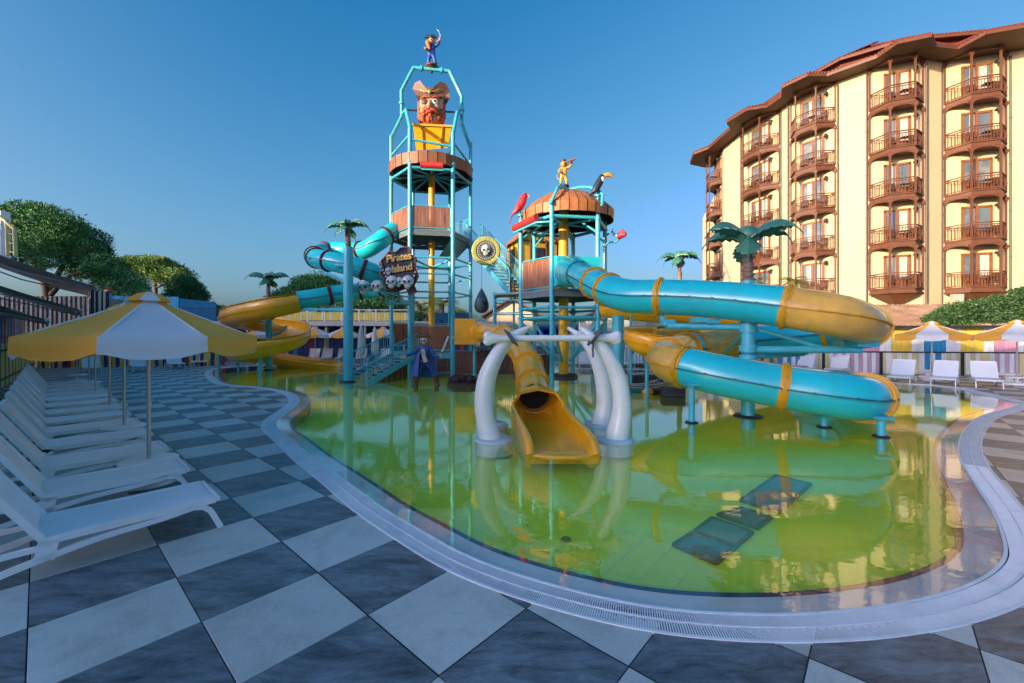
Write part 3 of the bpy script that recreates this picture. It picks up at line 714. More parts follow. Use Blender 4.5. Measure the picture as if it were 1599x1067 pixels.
def tube_slide(parent, pts, r, sections, ringm, step=.22, ring=None, ringw=.09, n=26, seams=True, name='tube_section', rings=()):
    """closed tube along pts; sections = [(fraction, material), ...]; rings at fractions"""
    path = cr(pts, step); k = len(path); cum_ = [0]
    for a, b in zip(path, path[1:]): cum_.append(cum_[-1]+(b-a).length)
    tot = cum_[-1]; idx = lambda f: min(range(k), key=lambda i: abs(cum_[i]/tot-f))
    bounds = [idx(f) for f, _ in sections]+[k-1]
    def frame(i):
        t = (path[min(i+1, k-1)]-path[max(i-1, 0)]).normalized(); s_ = t.cross(Vector((0, 0, 1))).normalized(); return t, s_, s_.cross(t)
    for (f, m), i0, i1 in zip(sections, bounds, bounds[1:]):
        if i1 <= i0: continue
        mb = MB(); vs = []
        for i in range(i0, i1+1):
            t, s_, u = frame(i)
            for j in range(n): a = 2*math.pi*j/n; vs.append(path[i]+(s_*math.cos(a)+u*math.sin(a))*r)
        mb.add(vs, [((i*n+j), i*n+(j+1) % n, (i+1)*n+(j+1) % n, (i+1)*n+j) for i in range(i1-i0) for j in range(n)], 0, True)
        mb.build(name, m, parent)
        if seams:
            sm_ = MB()
            for sg in (-1, 1):
                vs = []
                for i in range(i0, i1+1):
                    t, s_, u = frame(i); c = path[i]+s_*sg*r
                    vs += [c-s_*sg*.01+u*.014, c+s_*sg*.045+u*.014, c+s_*sg*.045-u*.014, c-s_*sg*.01-u*.014]
                sm_.add(vs, [(4*i+j, 4*i+(j+1) % 4, 4*i+4+(j+1) % 4, 4*i+4+j) for i in range(i1-i0) for j in range(4)])
                for i in range(i0, i1, 2):
                    t, s_, u = frame(i); sm_.box(path[i]+s_*sg*(r+.03)+u*.02, (.03, .03, .025))
            sm_.build('seam_flange', YELRING if m in (YELTR, YEL) else DARKSEAM, parent)
    for f in rings:
        i = idx(f); t, s_, u = frame(i); mb = MB(); vs = []
        prof = [(r-.01, -ringw), (r+.012, -ringw), (r+.015, -.03), (r+.06, -.03), (r+.06, -.006), (r+.045, 0), (r+.06, .006), (r+.06, .03), (r+.015, .03), (r+.012, ringw), (r-.01, ringw)]
        for rr, o_ in prof:
            for j in range(n): a = 2*math.pi*j/n; vs.append(path[i]+t*o_+(s_*math.cos(a)+u*math.sin(a))*rr)
        mb.add(vs, [((q*n+j), q*n+(j+1) % n, (q+1)*n+(j+1) % n, (q+1)*n+j) for q in range(len(prof)-1) for j in range(n)])
        for j in range(0, n, 2): a = 2*math.pi*j/n; mb.box(path[i]+(s_*math.cos(a)+u*math.sin(a))*(r+.035)+t*.035, (.03, .03, .03))
        mb.build('flange_ring', ringm, parent)
    return path
def flume(parent, pts, r, m, step=.22, lo=-200, hi=20, name='flume_section', wall=.03, lipm=None, outer=None, joints=()):
    """open trough; the profile angles may be lopsided so that the outer wall is higher"""
    path = cr(pts, step); k = len(path); n = 16; mb = MB(); vs = []
    for i in range(k):
        t = (path[min(i+1, k-1)]-path[max(i-1, 0)]).normalized(); s_ = t.cross(Vector((0, 0, 1))).normalized(); u = s_.cross(t)
        l_, h_ = (lo, hi) if not callable(outer) else outer(i/(k-1))
        for j in range(n+1):
            a = R(l_+(h_-l_)*j/n); vs.append(path[i]+(s_*math.cos(a)+u*math.sin(a))*r)
        for j in range(n, -1, -1):
            a = R(l_+(h_-l_)*j/n); vs.append(path[i]+(s_*math.cos(a)+u*math.sin(a))*(r-wall))
    q = 2*(n+1)
    mb.add(vs, [(i*q+j, i*q+(j+1) % q, (i+1)*q+(j+1) % q, (i+1)*q+j) for i in range(k-1) for j in range(q)], 0, True)
    mb.build(name, m, parent)
    sm_ = MB()
    for sg, ang in ((-1, None), (1, None)):
        v2 = []
        for i in range(k):
            t = (path[min(i+1, k-1)]-path[max(i-1, 0)]).normalized(); s_ = t.cross(Vector((0, 0, 1))).normalized(); u = s_.cross(t)
            l_, h_ = (lo, hi) if not callable(outer) else outer(i/(k-1)); a = R(l_ if sg < 0 else h_); d_ = s_*math.cos(a)+u*math.sin(a); c = path[i]+d_*r
            e = s_*(1 if math.cos(a) > 0 else -1); v2 += [c+u*.012, c+e*.06+u*.012, c+e*.06-u*.012, c-u*.012]
        sm_.add(v2, [(4*i+j, 4*i+(j+1) % 4, 4*i+4+(j+1) % 4, 4*i+4+j) for i in range(k-1) for j in range(4)])
    v2 = []
    for i in range(k):
        t = (path[min(i+1, k-1)]-path[max(i-1, 0)]).normalized(); s_ = t.cross(Vector((0, 0, 1))).normalized(); u = s_.cross(t)
        for sg in (-1, 1): c = path[i]+s_*sg*(r)*math.cos(R(12))-u*r*math.sin(R(12)); v2 += [c+u*.01, c+s_*sg*.03+u*.01, c+s_*sg*.03-u*.01, c-u*.01]
    sm_.add(v2, [(8*i+4*h+j, 8*i+4*h+(j+1) % 4, 8*i+8+4*h+(j+1) % 4, 8*i+8+4*h+j) for i in range(k-1) for h in (0, 1) for j in range(4)])
    sm_.build('lip_flange', lipm or YELRING, parent)
    return path

def plastic_palm(name, label, base, ztop, span, nl, lean=(0, 0), seed=3, tr=.1, droop=.55, group='sculpted palms on the slide columns', leafw=.22, rot=0):
    t = thing(name, label, 'palm', base, 0, group); rg = random.Random(seed)
    H_ = ztop-base[2]; b = Vector(base); top = Vector((b.x+lean[0], b.y+lean[1], ztop)); m = MB(); N_ = 9
    for i in range(N_):
        p = b.lerp(top, i/N_); q = b.lerp(top, (i+1)/N_); rr = tr*(1-.35*i/N_)
        m.tube([p, p.lerp(q, .85), q], [rr*.82, rr*1.12, rr*.8], 10)
    m.build('trunk', mat('palm_trunk_paint', (.20, .13, .09), .6, vary=.4, scale=8), t)
    cn = MB(); cn.ball(top+Vector((0, 0, .06)), (tr*2.0, tr*2.0, tr*1.7)); cn.build('crown_knob', LEAFM, t)
    for k in range(nl):
        a = rot+2*math.pi*k/nl+rg.uniform(-.12, .12); d = Vector((math.cos(a), math.sin(a), 0)); s_ = Vector((-d.y, d.x, 0)); L_ = span/2*rg.uniform(.92, 1.05); hang = (k % 3 == 1); rise, dk = (.10, .95) if hang else (.42*rg.uniform(.85, 1.1), droop*1.15); L_ *= .62 if hang else 1; lf = MB(); K = 14
        ct = []; 
        for i in range(K+1):
            u = i/K; z = rise*L_*math.sin(u*math.pi*.6)-dk*L_*u**2.0; ct.append(top+d*L_*u*(1-.12*u)+Vector((0, 0, z)))
        for side in (-1, 1):
            vs = []
            for i in range(K+1):
                u = i/K; wdt = span*leafw*.5*math.sin(min(1, u*1.15+.06)*math.pi)**.6*(1-.25*(i % 2))*(1 if i < K else .1)
                e = ct[i]+s_*side*wdt-Vector((0, 0, wdt*.75)); vs += [ct[i]+Vector((0, 0, .015)), e, e-Vector((0, 0, .03)), ct[i]-Vector((0, 0, .03))]
            lf.add(vs, [(4*i+j, 4*i+(j+1) % 4, 4*i+4+(j+1) % 4, 4*i+4+j) for i in range(K) for j in range(4)])
        lf.tube(ct, [tr*.28*(1-.7*i/K) for i in range(K+1)], 6)
        lf.build('frond', LEAFM, t)
    return t
LEAFM = mat('painted_leaf', (.06, .21, .15), .45, vary=.35, scale=3, dirt=(.10, .22, .06), dirt_amt=.6, dirt_scale=2, coat=.2)
# ================================================================== tall pirate tower
C1 = Vector(at(674, HY, 23.7)); C1.z = 0
TD1 = Vector((-C1.x, -C1.y, 0)).normalized(); A1 = math.atan2(TD1.y, TD1.x)
T1 = thing('play_tower', 'tall turquoise hexagonal play tower with a tipping bucket and wooden panels', 'play tower', C1)
R1 = 2.2
def P1(deg, z=0, r=R1): a = A1+R(deg); return Vector((C1.x+r*math.cos(a), C1.y+r*math.sin(a), z))
# sign convention: +deg turns towards picture left?  computed from the direction towards the camera
FL1, FR1, SL1, SR1, BL1, BR1 = -30, 30, -90, 90, -150, 150
if P1(30).x < P1(-30).x: FL1, FR1, SL1, SR1, BL1, BR1 = 30, -30, 90, -90, 150, -150
ZU, ZL, ZR = 7.45, 1.05, 10.8
for a in (FL1, FR1): post(T1, P1(a), -.3, 12.58, .11, coll=(ZU-.3, 4.2, 5.1, 10.9))
for a in (SL1, SR1): post(T1, P1(a), -.3, 13.0, .10, coll=(ZU-.3, 4.2, 10.9))
for a in (BL1, BR1): post(T1, P1(a), -.3, 11.2, .10)
hexd = lambda z, s=1.0: [P1(a, z, R1*s) for a in (FL1, FR1, SR1, BR1, BL1, SL1)]
# upper deck: plate, fan of joists below
m = MB(); m.prism(hexd(ZU-.06, 1.0), (0, 0, .06)); m.build('upper_deck', DECKM, T1)
m = MB()
for a, b in zip(hexd(ZU-.2, 1.0), hexd(ZU-.2, 1.0)[1:]+hexd(ZU-.2, 1.0)[:1]):
    m.beam(a, b, .06, .24)
    for k in range(3): q = a.lerp(b, k/3); m.beam(Vector((C1.x, C1.y, ZU-.16)), q+Vector((0, 0, .04)), .03, .14)
m.build('deck_joists', mat('joist_grey', (.12, .16, .17), .6), T1)
m = MB(); m.box(Vector((C1.x, C1.y, 0))+Vector((.9, -.2, ZU-.35)), (1.5, .1, .3)); 
post(T1, C1, -.3, ZR+1.0, .17, YELCOL, 'central_column')
pl = MB()
plank_panel(T1, P1(FL1), P1(FR1), ZU+.08, ZU+1.22); plank_panel(T1, P1(SL1), P1(FL1), ZU+.08, ZU+1.22, wood=WOODB); plank_panel(T1, P1(BL1), P1(SL1), ZU+.08, ZU+1.22); plank_panel(T1, P1(BR1), P1(BL1), ZU+.08, ZU+1.22)
bars_panel(T1, P1(SR1), P1(BR1), ZU+.05, ZU+1.2)
# solid side box under the upper deck
m = MB(); m.quad(P1(FR1, ZU-.35, R1*.98), P1(SR1, ZU-.35, R1*.98), P1(SR1, ZU-1.25, R1*.6), P1(FR1, ZU-1.25, R1*.3)); m.build('deck_gusset', DECKM, T1)
# pipe rings and spokes
m = MB()
for z, s in ((6.0, .055), (5.15, .05), (4.2, .045)):
    H6 = hexd(z)
    for i, (a, b) in enumerate(zip(H6, H6[1:]+H6[:1])):
        m.tube([a, b], s, 8)
        for p in (a.lerp(b, .06), a.lerp(b, .94)): m.tube([p-(b-a).normalized()*.02, p+(b-a).normalized()*.02], s*1.8, 8)
for a in H6: m.tube([Vector((a.x, a.y, 5.95)), Vector((C1.x, C1.y, 5.75))], .06, 8)
m.build('pipe_bracing', TEAL, T1)
# lower platform
m = MB(); m.prism(hexd(ZL-.06, 1.02), (0, 0, .06)); m.build('lower_deck', DECKM, T1)
m = MB()
for a, b in zip(hexd(ZL-.14), hexd(ZL-.14)[1:]+hexd(ZL-.14)[:1]): m.beam(a, b, .07, .26)
m.build('lower_deck_beam', TEAL, T1)
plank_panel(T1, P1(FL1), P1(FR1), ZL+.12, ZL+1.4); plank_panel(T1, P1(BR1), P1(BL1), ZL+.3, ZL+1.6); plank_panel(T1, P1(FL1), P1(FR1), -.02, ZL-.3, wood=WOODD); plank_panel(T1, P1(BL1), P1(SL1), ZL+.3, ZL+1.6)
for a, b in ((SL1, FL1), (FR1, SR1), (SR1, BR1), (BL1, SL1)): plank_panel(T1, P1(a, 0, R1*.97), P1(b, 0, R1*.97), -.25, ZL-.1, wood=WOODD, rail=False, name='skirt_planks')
# roof
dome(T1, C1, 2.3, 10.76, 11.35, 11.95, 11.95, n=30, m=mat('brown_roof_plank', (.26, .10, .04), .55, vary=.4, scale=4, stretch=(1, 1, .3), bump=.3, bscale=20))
m = MB()
H6 = hexd(10.62, 1.0)
for a, b in zip(H6, H6[1:]+H6[:1]): m.tube([a, b], .075, 8); m.tube([a.lerp(b, .5), Vector((C1.x, C1.y, 10.9))], .04, 6)
for a in H6: m.tube([a, Vector((C1.x, C1.y, 10.95))], .055, 8)
m.build('roof_ring_beam', TEAL, T1)
# crown frame with its pivots
fr_ = MB(); cen = lambda px, py: at(px, py, C1.y+.0)
top = [P1(SL1, 12.9), at(627.5, 182, 23.7), at(627, 142, 23.7), at(646, 106, 23.7), at(702, 111.5, 23.7), at(721, 151, 23.7), at(721, 193, 23.7), P1(SR1, 12.7)]
tp = []
for i, p in enumerate(top):
    if 0 < i < len(top)-1: a, b = top[i-1], top[i+1]; tp += [p+(a-p).normalized()*.12, p, p+(b-p).normalized()*.12]
    else: tp.append(p)
fr_.tube(tp, .10, 12)
for a, b in ((1, 2), (5, 6), (3, 4)):
    for f in ((.5,) if a != 3 else (.22, .78)): c = top[a].lerp(top[b], f); d = (top[b]-top[a]).normalized(); fr_.tube([c-d*.06, c+d*.06], .16, 12)
fr_.build('crown_arch', TEAL, T1)
PIVL = at(634, 172, 23.2); PIVR = at(714, 175.5, 23.2)
m = MB(); m.tube([P1(FL1, 12.5), P1(FL1, 12.7), PIVL], .10, 10); m.tube([P1(FR1, 12.3), P1(FR1, 12.5), PIVR], .10, 10)
m.tube([PIVL, at(627.5, 178, 23.7)], .07, 8); m.tube([PIVR, at(721, 180, 23.7)], .07, 8)
bx1, bx2 = P1(FL1, 12.05), P1(FR1, 11.85); m.tube([bx1, bx2], .07, 8)
m.tube([P1(SL1, 11.9), P1(FL1, 12.3)], .06, 8); m.tube([P1(SR1, 11.7), P1(FR1, 12.1)], .06, 8)
m.tube([P1(FL1, 12.0), Vector((C1.x-.9, C1.y-.6, 11.6))], .05, 8); m.tube([P1(FR1, 11.9), Vector((C1.x+.9, C1.y-.6, 11.6))], .05, 8)
m.build('bucket_frame', TEAL, T1)
m = MB(); m.tube([PIVL, PIVR], .05, 8); m.build('bucket_axle', BLACK, T1)
# stairs to the lower deck from the left
sa = gr(551, 597, .0); sb_ = at(634, 549, 20.8); sb_.z = ZL
stairs(T1, sa, sb_, 1.5, 9, rstep=.16)
m = MB()
for k in range(9):
    a = sa.lerp(sb_, k/9); b = sa.lerp(sb_, (k+.95)/9); d = Vector((0, .15, 0)); z1 = a.z-.12
    if z1 > .02: m.add([(a.x, a.y+.3, -.28), (b.x, b.y+.3, -.28), (b.x, b.y+.3, b.z-.12), (a.x, a.y+.3, a.z-.12)], [(0, 1, 2, 3)])
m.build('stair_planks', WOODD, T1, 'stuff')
lb = MB(); lb.prism([sb_+Vector((-.2, -.7, -.1)), sb_+Vector((-.2, .8, -.1)), P1(SL1, ZL-.1), P1(FL1, ZL-.1)], (0, 0, .06)); lb.build('stair_landing', DECKM, T1)

# ---- pirate head, bucket and statues on the tall tower
SKIN = mat('painted_skin', (.62, .30, .16), .5, vary=.12, scale=4, coat=.2)
BEARD = mat('red_beard', (.42, .07, .02), .6, vary=.4, scale=12, bump=.5, bscale=25)
HAT = mat('brown_hat', (.13, .055, .03), .55, vary=.35, scale=4)
hc = at(674.5, 176, 23.2); hz0 = hc.z-.78
t = thing('pirate_sculpture', 'giant bearded pirate head with eye patch and tricorn hat above the tower roof', 'sculpture', (hc.x, hc.y, hz0))
m = MB(); m.lathe([(.0, -.02), (.42, .0), (.60, .25), (.66, .6), (.70, .95), (.68, 1.3), (.60, 1.6), (.40, 1.8), (0, 1.85)], (hc.x, hc.y, hz0), 24, ey=.9)
m.tube([hc+Vector((0, -.58, .35)), hc+Vector((0, -.74, .12)), hc+Vector((0, -.80, -.04)), hc+Vector((0, -.64, -.10))], [.06, .10, .14, .08], 10)
for s_ in (-1, 1): m.ball(hc+Vector((s_*.70, .0, .1)), (.07, .13, .18), 10); m.ball(hc+Vector((s_*.32, -.52, .02)), (.2, .14, .14), 10)
m.build('face', SKIN, t)
m = MB(); rr_ = random.Random(4)
for k in range(46):
    a = rr_.uniform(-1.45, 1.45); z = rr_.uniform(.0, .55)+.25*abs(a)/1.4; rr0 = .62+.05*rr_.random(); p = Vector((hc.x+rr0*math.sin(a), hc.y-rr0*math.cos(a)*.95, hz0+z))
    m.ball(p, (.11, .11, .2), 8, rot=(rr_.uniform(-.4, .4), rr_.uniform(-.4, .4), 0))
for s_ in (-1, 1): m.tube([hc+Vector((s_*.05, -.70, -.16)), hc+Vector((s_*.25, -.72, -.22)), hc+Vector((s_*.42, -.58, -.36))], [.08, .09, .03], 8); m.tube([hc+Vector((s_*.68, -.12, .5)), hc+Vector((s_*.70, -.1, -.4))], .09, 8)
for s_ in (-1, 1): m.tube([hc+Vector((s_*.12, -.66, .46)), hc+Vector((s_*.3, -.66, .53)), hc+Vector((s_*.5, -.52, .42))], [.03, .06, .03], 8)
m.build('beard', BEARD, t)
m = MB(); m.ball(hc+Vector((0, -.73, -.32)), (.22, .09, .10), 10); m.build('mouth', mat('mouth_red', (.45, .05, .04), .4), t)
m = MB(); m.ball(hc+Vector((.28, -.56, .28)), (.17, .12, .16), 12); m.build('eye', mat('eye_white', (.8, .78, .7), .3), t)
m = MB(); m.ball(hc+Vector((.28, -.67, .28)), (.07, .03, .08), 10); m.build('pupil', BLACK, t)
m = MB(); m.ball(hc+Vector((-.27, -.58, .28)), (.20, .08, .18), 12); m.beam(hc+Vector((-.27, -.62, .34)), hc+Vector((.62, -.36, .62)), .03, .05); m.beam(hc+Vector((-.3, -.62, .3)), hc+Vector((-.68, -.25, .0)), .03, .05); m.build('eye_patch', mat('patch_leather', (.10, .05, .03), .5), t)
m = MB(); hb = hc+Vector((0, 0, .58))
m.lathe([(0, .55), (.35, .52), (.55, .3), (.66, 0)], hb, 20)
front = [(-1.0, .50), (-.85, .80), (-.55, .86), (-.28, .52), (0, .40), (.28, .52), (.55, .80), (.85, .76), (1.03, .42), (.75, .05), (.4, -.08), (0, -.12), (-.4, -.08), (-.75, .1)]
for yo, c_ in ((-.66, 1), (.5, .96)):
    pl_ = []
    for x, z in front: bend = .30*abs(x)**2; pl_.append((hb.x+x*c_, hb.y+yo*(1 if yo > 0 else 1)+bend*(1 if yo < 0 else -1), hb.z+z))
    cx_ = Vector((hb.x, hb.y+yo, hb.z+.1)); off = Vector((0, .05, 0))
    vs = [cx_]+[Vector(p) for p in pl_]; nv_ = len(pl_); vs += [p+off for p in vs]
    m.add(vs, [(0, 1+i, 1+(i+1) % nv_) for i in range(nv_)]+[(nv_+1, nv_+2+(i+1) % nv_, nv_+2+i) for i in range(nv_)]+[(1+i, 1+(i+1) % nv_, nv_+2+(i+1) % nv_, nv_+2+i) for i in range(nv_)])
m.build('tricorn_hat', HAT, t)
m = MB(); m.ball(hb+Vector((0, -.70, .18)), (.10, .05, .12), 10); m.tube([hb+Vector((-.5, -.60, .32)), hb+Vector((-.25, -.68, .16)), hb+Vector((-.1, -.7, .2))], .03, 6); m.tube([hb+Vector((.5, -.60, .36)), hb+Vector((.25, -.68, .18)), hb+Vector((.1, -.7, .2))], .03, 6)
m.build('hat_badge', mat('old_gold', (.55, .36, .10), .4, .4), t)
# bucket
bk0 = at(645, 195, 22.6); bk1 = at(705, 198, 22.6); bk2 = at(699, 231, 23.1); bk3 = at(650, 235, 23.1); cb_ = (bk0+bk1+bk2+bk3)/4
t = thing('tipping_bucket', 'yellow tipping water bucket tilted over the roof below the pirate head', 'bucket', cb_)
up_ = Vector((0, 1.2, .75))
m = MB(); vs = [bk0, bk1, bk2, bk3]+[p+up_*k for p, k in ((bk0, .55), (bk1, .55), (bk2, .8), (bk3, .8))]
m.add(vs, [(0, 1, 2, 3), (0, 4, 5, 1), (1, 5, 6, 2), (2, 6, 7, 3), (3, 7, 4, 0)]); m.add([p*1.0+Vector((0, .04, .02)) for p in vs], [(0, 3, 2, 1), (0, 1, 5, 4), (1, 2, 6, 5), (2, 3, 7, 6), (3, 0, 4, 7)]); m.build('bucket_body', YEL, t)
m = MB(); m.beam(bk0-Vector((.05, .02, 0)), bk1+Vector((.05, -.02, 0)), .1, .1)
for f in (.22, .78): a = bk0.lerp(bk1, f); b = bk3.lerp(bk2, f); m.beam(a-Vector((0, .05, 0)), b-Vector((0, .05, 0)), .06, .06)
m.build('bucket_rib', YELRING, t)
rb = thing('red_spray_box', 'red trough hung on the front of the tall tower roof', 'water toy', at(674, 258, 21.2))
m = MB(); a, b = at(657, 257, 21.2), at(692, 259, 21.2); m.tube([a, b], .16, 12); m.build('trough', RED, rb); m = MB(); m.tube([a+Vector((0, .1, -.2)), b+Vector((0, .1, -.2))], .04, 8); m.build('pipe', TEAL, rb)

def statue_body(pts, radii, edges, name, m, parent):
    me = bpy.data.meshes.new(name); o_ = worldloc(parent); me.from_pydata([tuple(Vector(p)-o_) for p in pts], edges, [])
    me.materials.append(m); o = bpy.data.objects.new(name, me); COL.objects.link(o); o.parent = parent
    sk = o.modifiers.new('skin', 'SKIN'); sk.use_smooth_shade = True
    for v, r_ in zip(me.skin_vertices[0].data, radii): v.radius = (r_, r_) if not isinstance(r_, tuple) else r_
    me.skin_vertices[0].data[0].use_root = True
    ss = o.modifiers.new('sub', 'SUBSURF'); ss.levels = 1; ss.render_levels = 2
    return o
NAVYC = mat('blue_coat', (.012, .05, .24), .5, vary=.35, scale=10, coat=.2); BOOT = mat('brown_boot', (.13, .06, .03), .5, vary=.3, scale=8); SKULLM = mat('skull_bone', (.50, .46, .36), .5, vary=.25, scale=10)
BLUEP = mat('blue_trousers', (.02, .14, .42), .5, vary=.3, scale=8)
BLADE = mat('silver_blade', (.6, .62, .65), .3, .7)
def skull(mb_l, c, s, parent, yaw=0):
    """small painted skull facing the camera"""
    Rm = Matrix.Rotation(yaw, 3, 'Z'); V_ = lambda x, y, z: c+Rm @ Vector((x, y, z))*s
    m = MB(); m.ball(V_(0, 0, .12), (.5*s, .5*s, .48*s), 16); m.ball(V_(0, -.18, -.34), (.27*s, .26*s, .24*s), 12)
    for sx in (-1, 1): m.ball(V_(sx*.3, -.3, -.1), (.16*s, .14*s, .12*s), 8)
    for k in range(5): m.box(V_(-.16+.08*k, -.43, -.34), (.06*s, .05*s, .14*s))
    m.build('cranium', SKULLM if mb_l is None else mb_l, parent)
    e = MB()
    for sx in (-1, 1): e.ball(V_(sx*.19, -.44, .02), (.13*s, .08*s, .12*s), 8)
    e.ball(V_(0, -.49, -.15), (.05*s, .04*s, .08*s), 6); e.build('eye_socket', BLACK, parent)
# swordsman statue standing in the pool
b0 = gr(665, 603, -.1); k = 1.0
t = thing('pirate_statue', 'skeleton pirate statue in long blue coat holding up a sword beside the tower', 'statue', (b0.x, b0.y, -.3))
g = lambda x, y, z: b0+Vector((x, y, z))
body = statue_body([g(0, 0, 1.02), g(-.02, 0, 1.25), g(-.04, -.02, 1.50), g(-.06, -.03, 1.66), g(-.22, 0, 1.56), g(-.46, -.12, 1.34), g(-.74, -.26, 1.22), g(.16, 0, 1.54), g(.42, -.1, 1.18), g(.62, -.3, 1.22),
    g(-.12, 0, .92), g(-.30, -.02, .55), g(-.40, .04, .12), g(-.44, -.14, .06), g(.12, 0, .92), g(.30, -.06, .55), g(.44, .0, .12), g(.60, -.14, .05)],
    [.17, .15, .19, .075, .09, .075, .06, .09, .08, .06, .12, .10, .06, .06, .12, .09, .06, .05],
    [(0, 1), (1, 2), (2, 3), (2, 4), (4, 5), (5, 6), (2, 7), (7, 8), (8, 9), (0, 10), (10, 11), (11, 12), (12, 13), (0, 14), (14, 15), (15, 16), (16, 17)], 'body', NAVYC, t)
m = MB(); m.lathe([(.34, 0), (.28, .45), (.22, .85), (.20, 1.0)], g(-.05, .06, .32), 20, a0=R(20), a1=R(235), ex=1.35, ey=.8); m.lathe([(.36, 0), (.25, .5), (.19, .9)], g(-.18, .02, .42), 12, a0=R(150), a1=R(262), ex=1.3, ey=1); m.lathe([(.30, 0), (.22, .5), (.18, .9)], g(.08, .02, .42), 12, a0=R(300), a1=R(380), ex=1.4, ey=1); m.build('coat_tails', mat('coat_tail', (.015, .08, .30), .5, vary=.4, scale=8), t)
m = MB(); m.beam(g(-.10, -.2, 1.5), g(.03, -.21, .98), .16, .03, up=(0, 1, 0)); m.build('shirt_front', SKULLM, t)
m = MB(); m.beam(g(-.24, -.19, 1.52), g(.16, -.22, 1.08), .02, .07, up=(0, -1, 0)); m.beam(g(-.2, -.2, 1.02), g(.2, -.2, 1.02), .03, .09); m.build('belt', BOOT, t)
m = MB()
for p in ((-.40, .12), (.44, .12)): m.tube([g(p[0], 0, -.28), g(p[0], 0, .12), g(p[0]*.86, -.02, .42)], [.09, .095, .14], 12); m.ball(g(p[0]+(.05 if p[0] > 0 else -.03), -.16, .0), (.10, .2, .08), 10)
m.build('boots', BOOT, t)
m = MB(); m.ball(g(-.78, -.28, 1.2), .065, 10)
for q in range(4): m.tube([g(-.80, -.28, 1.22-.03*q), g(-.88, -.33, 1.23-.03*q), g(-.92, -.36, 1.20-.03*q)], .016, 6)
m.tube([g(-.77, -.33, 1.22), g(-.80, -.39, 1.26)], .018, 6)
m.ball(g(.66, -.34, 1.25), .065, 10)
for q in range(4): m.tube([g(.63, -.34, 1.21+.03*q), g(.66, -.42, 1.22+.03*q), g(.70, -.38, 1.23+.03*q)], .016, 6)
m.tube([g(.66, -.28, 1.27), g(.69, -.26, 1.34)], .018, 6); m.build('hands', SKULLM, t)
m = MB(); m.beam(g(.71, -.37, 1.38), g(.98, -.45, 2.02), .03, .075); m.build('sword_blade', BLADE, t)
m = MB(); m.tube([g(.63, -.35, 1.18), g(.71, -.37, 1.36)], .022, 8); m.ball(g(.71, -.37, 1.37), (.10, .07, .02), 10); m.build('sword_hilt', BOOT, t)
skull(None, g(-.07, -.05, 1.84), .30, t)
m = MB(); m.lathe([(0, .16), (.14, .14), (.17, 0), (.0, 0)], g(-.07, -.03, 1.96), 14)
for a_ in range(3): aa = a_*2.09+.52; m.prism([g(-.07+.33*math.cos(aa-.9), -.03+.33*math.sin(aa-.9), 1.99), g(-.07+.20*math.cos(aa), -.03+.2*math.sin(aa), 2.12), g(-.07+.33*math.cos(aa+.9), -.03+.33*math.sin(aa+.9), 1.99), g(-.07+.15*math.cos(aa), -.03+.15*math.sin(aa), 1.96)], (0, 0, .03))
m.build('pirate_hat', HAT, t)
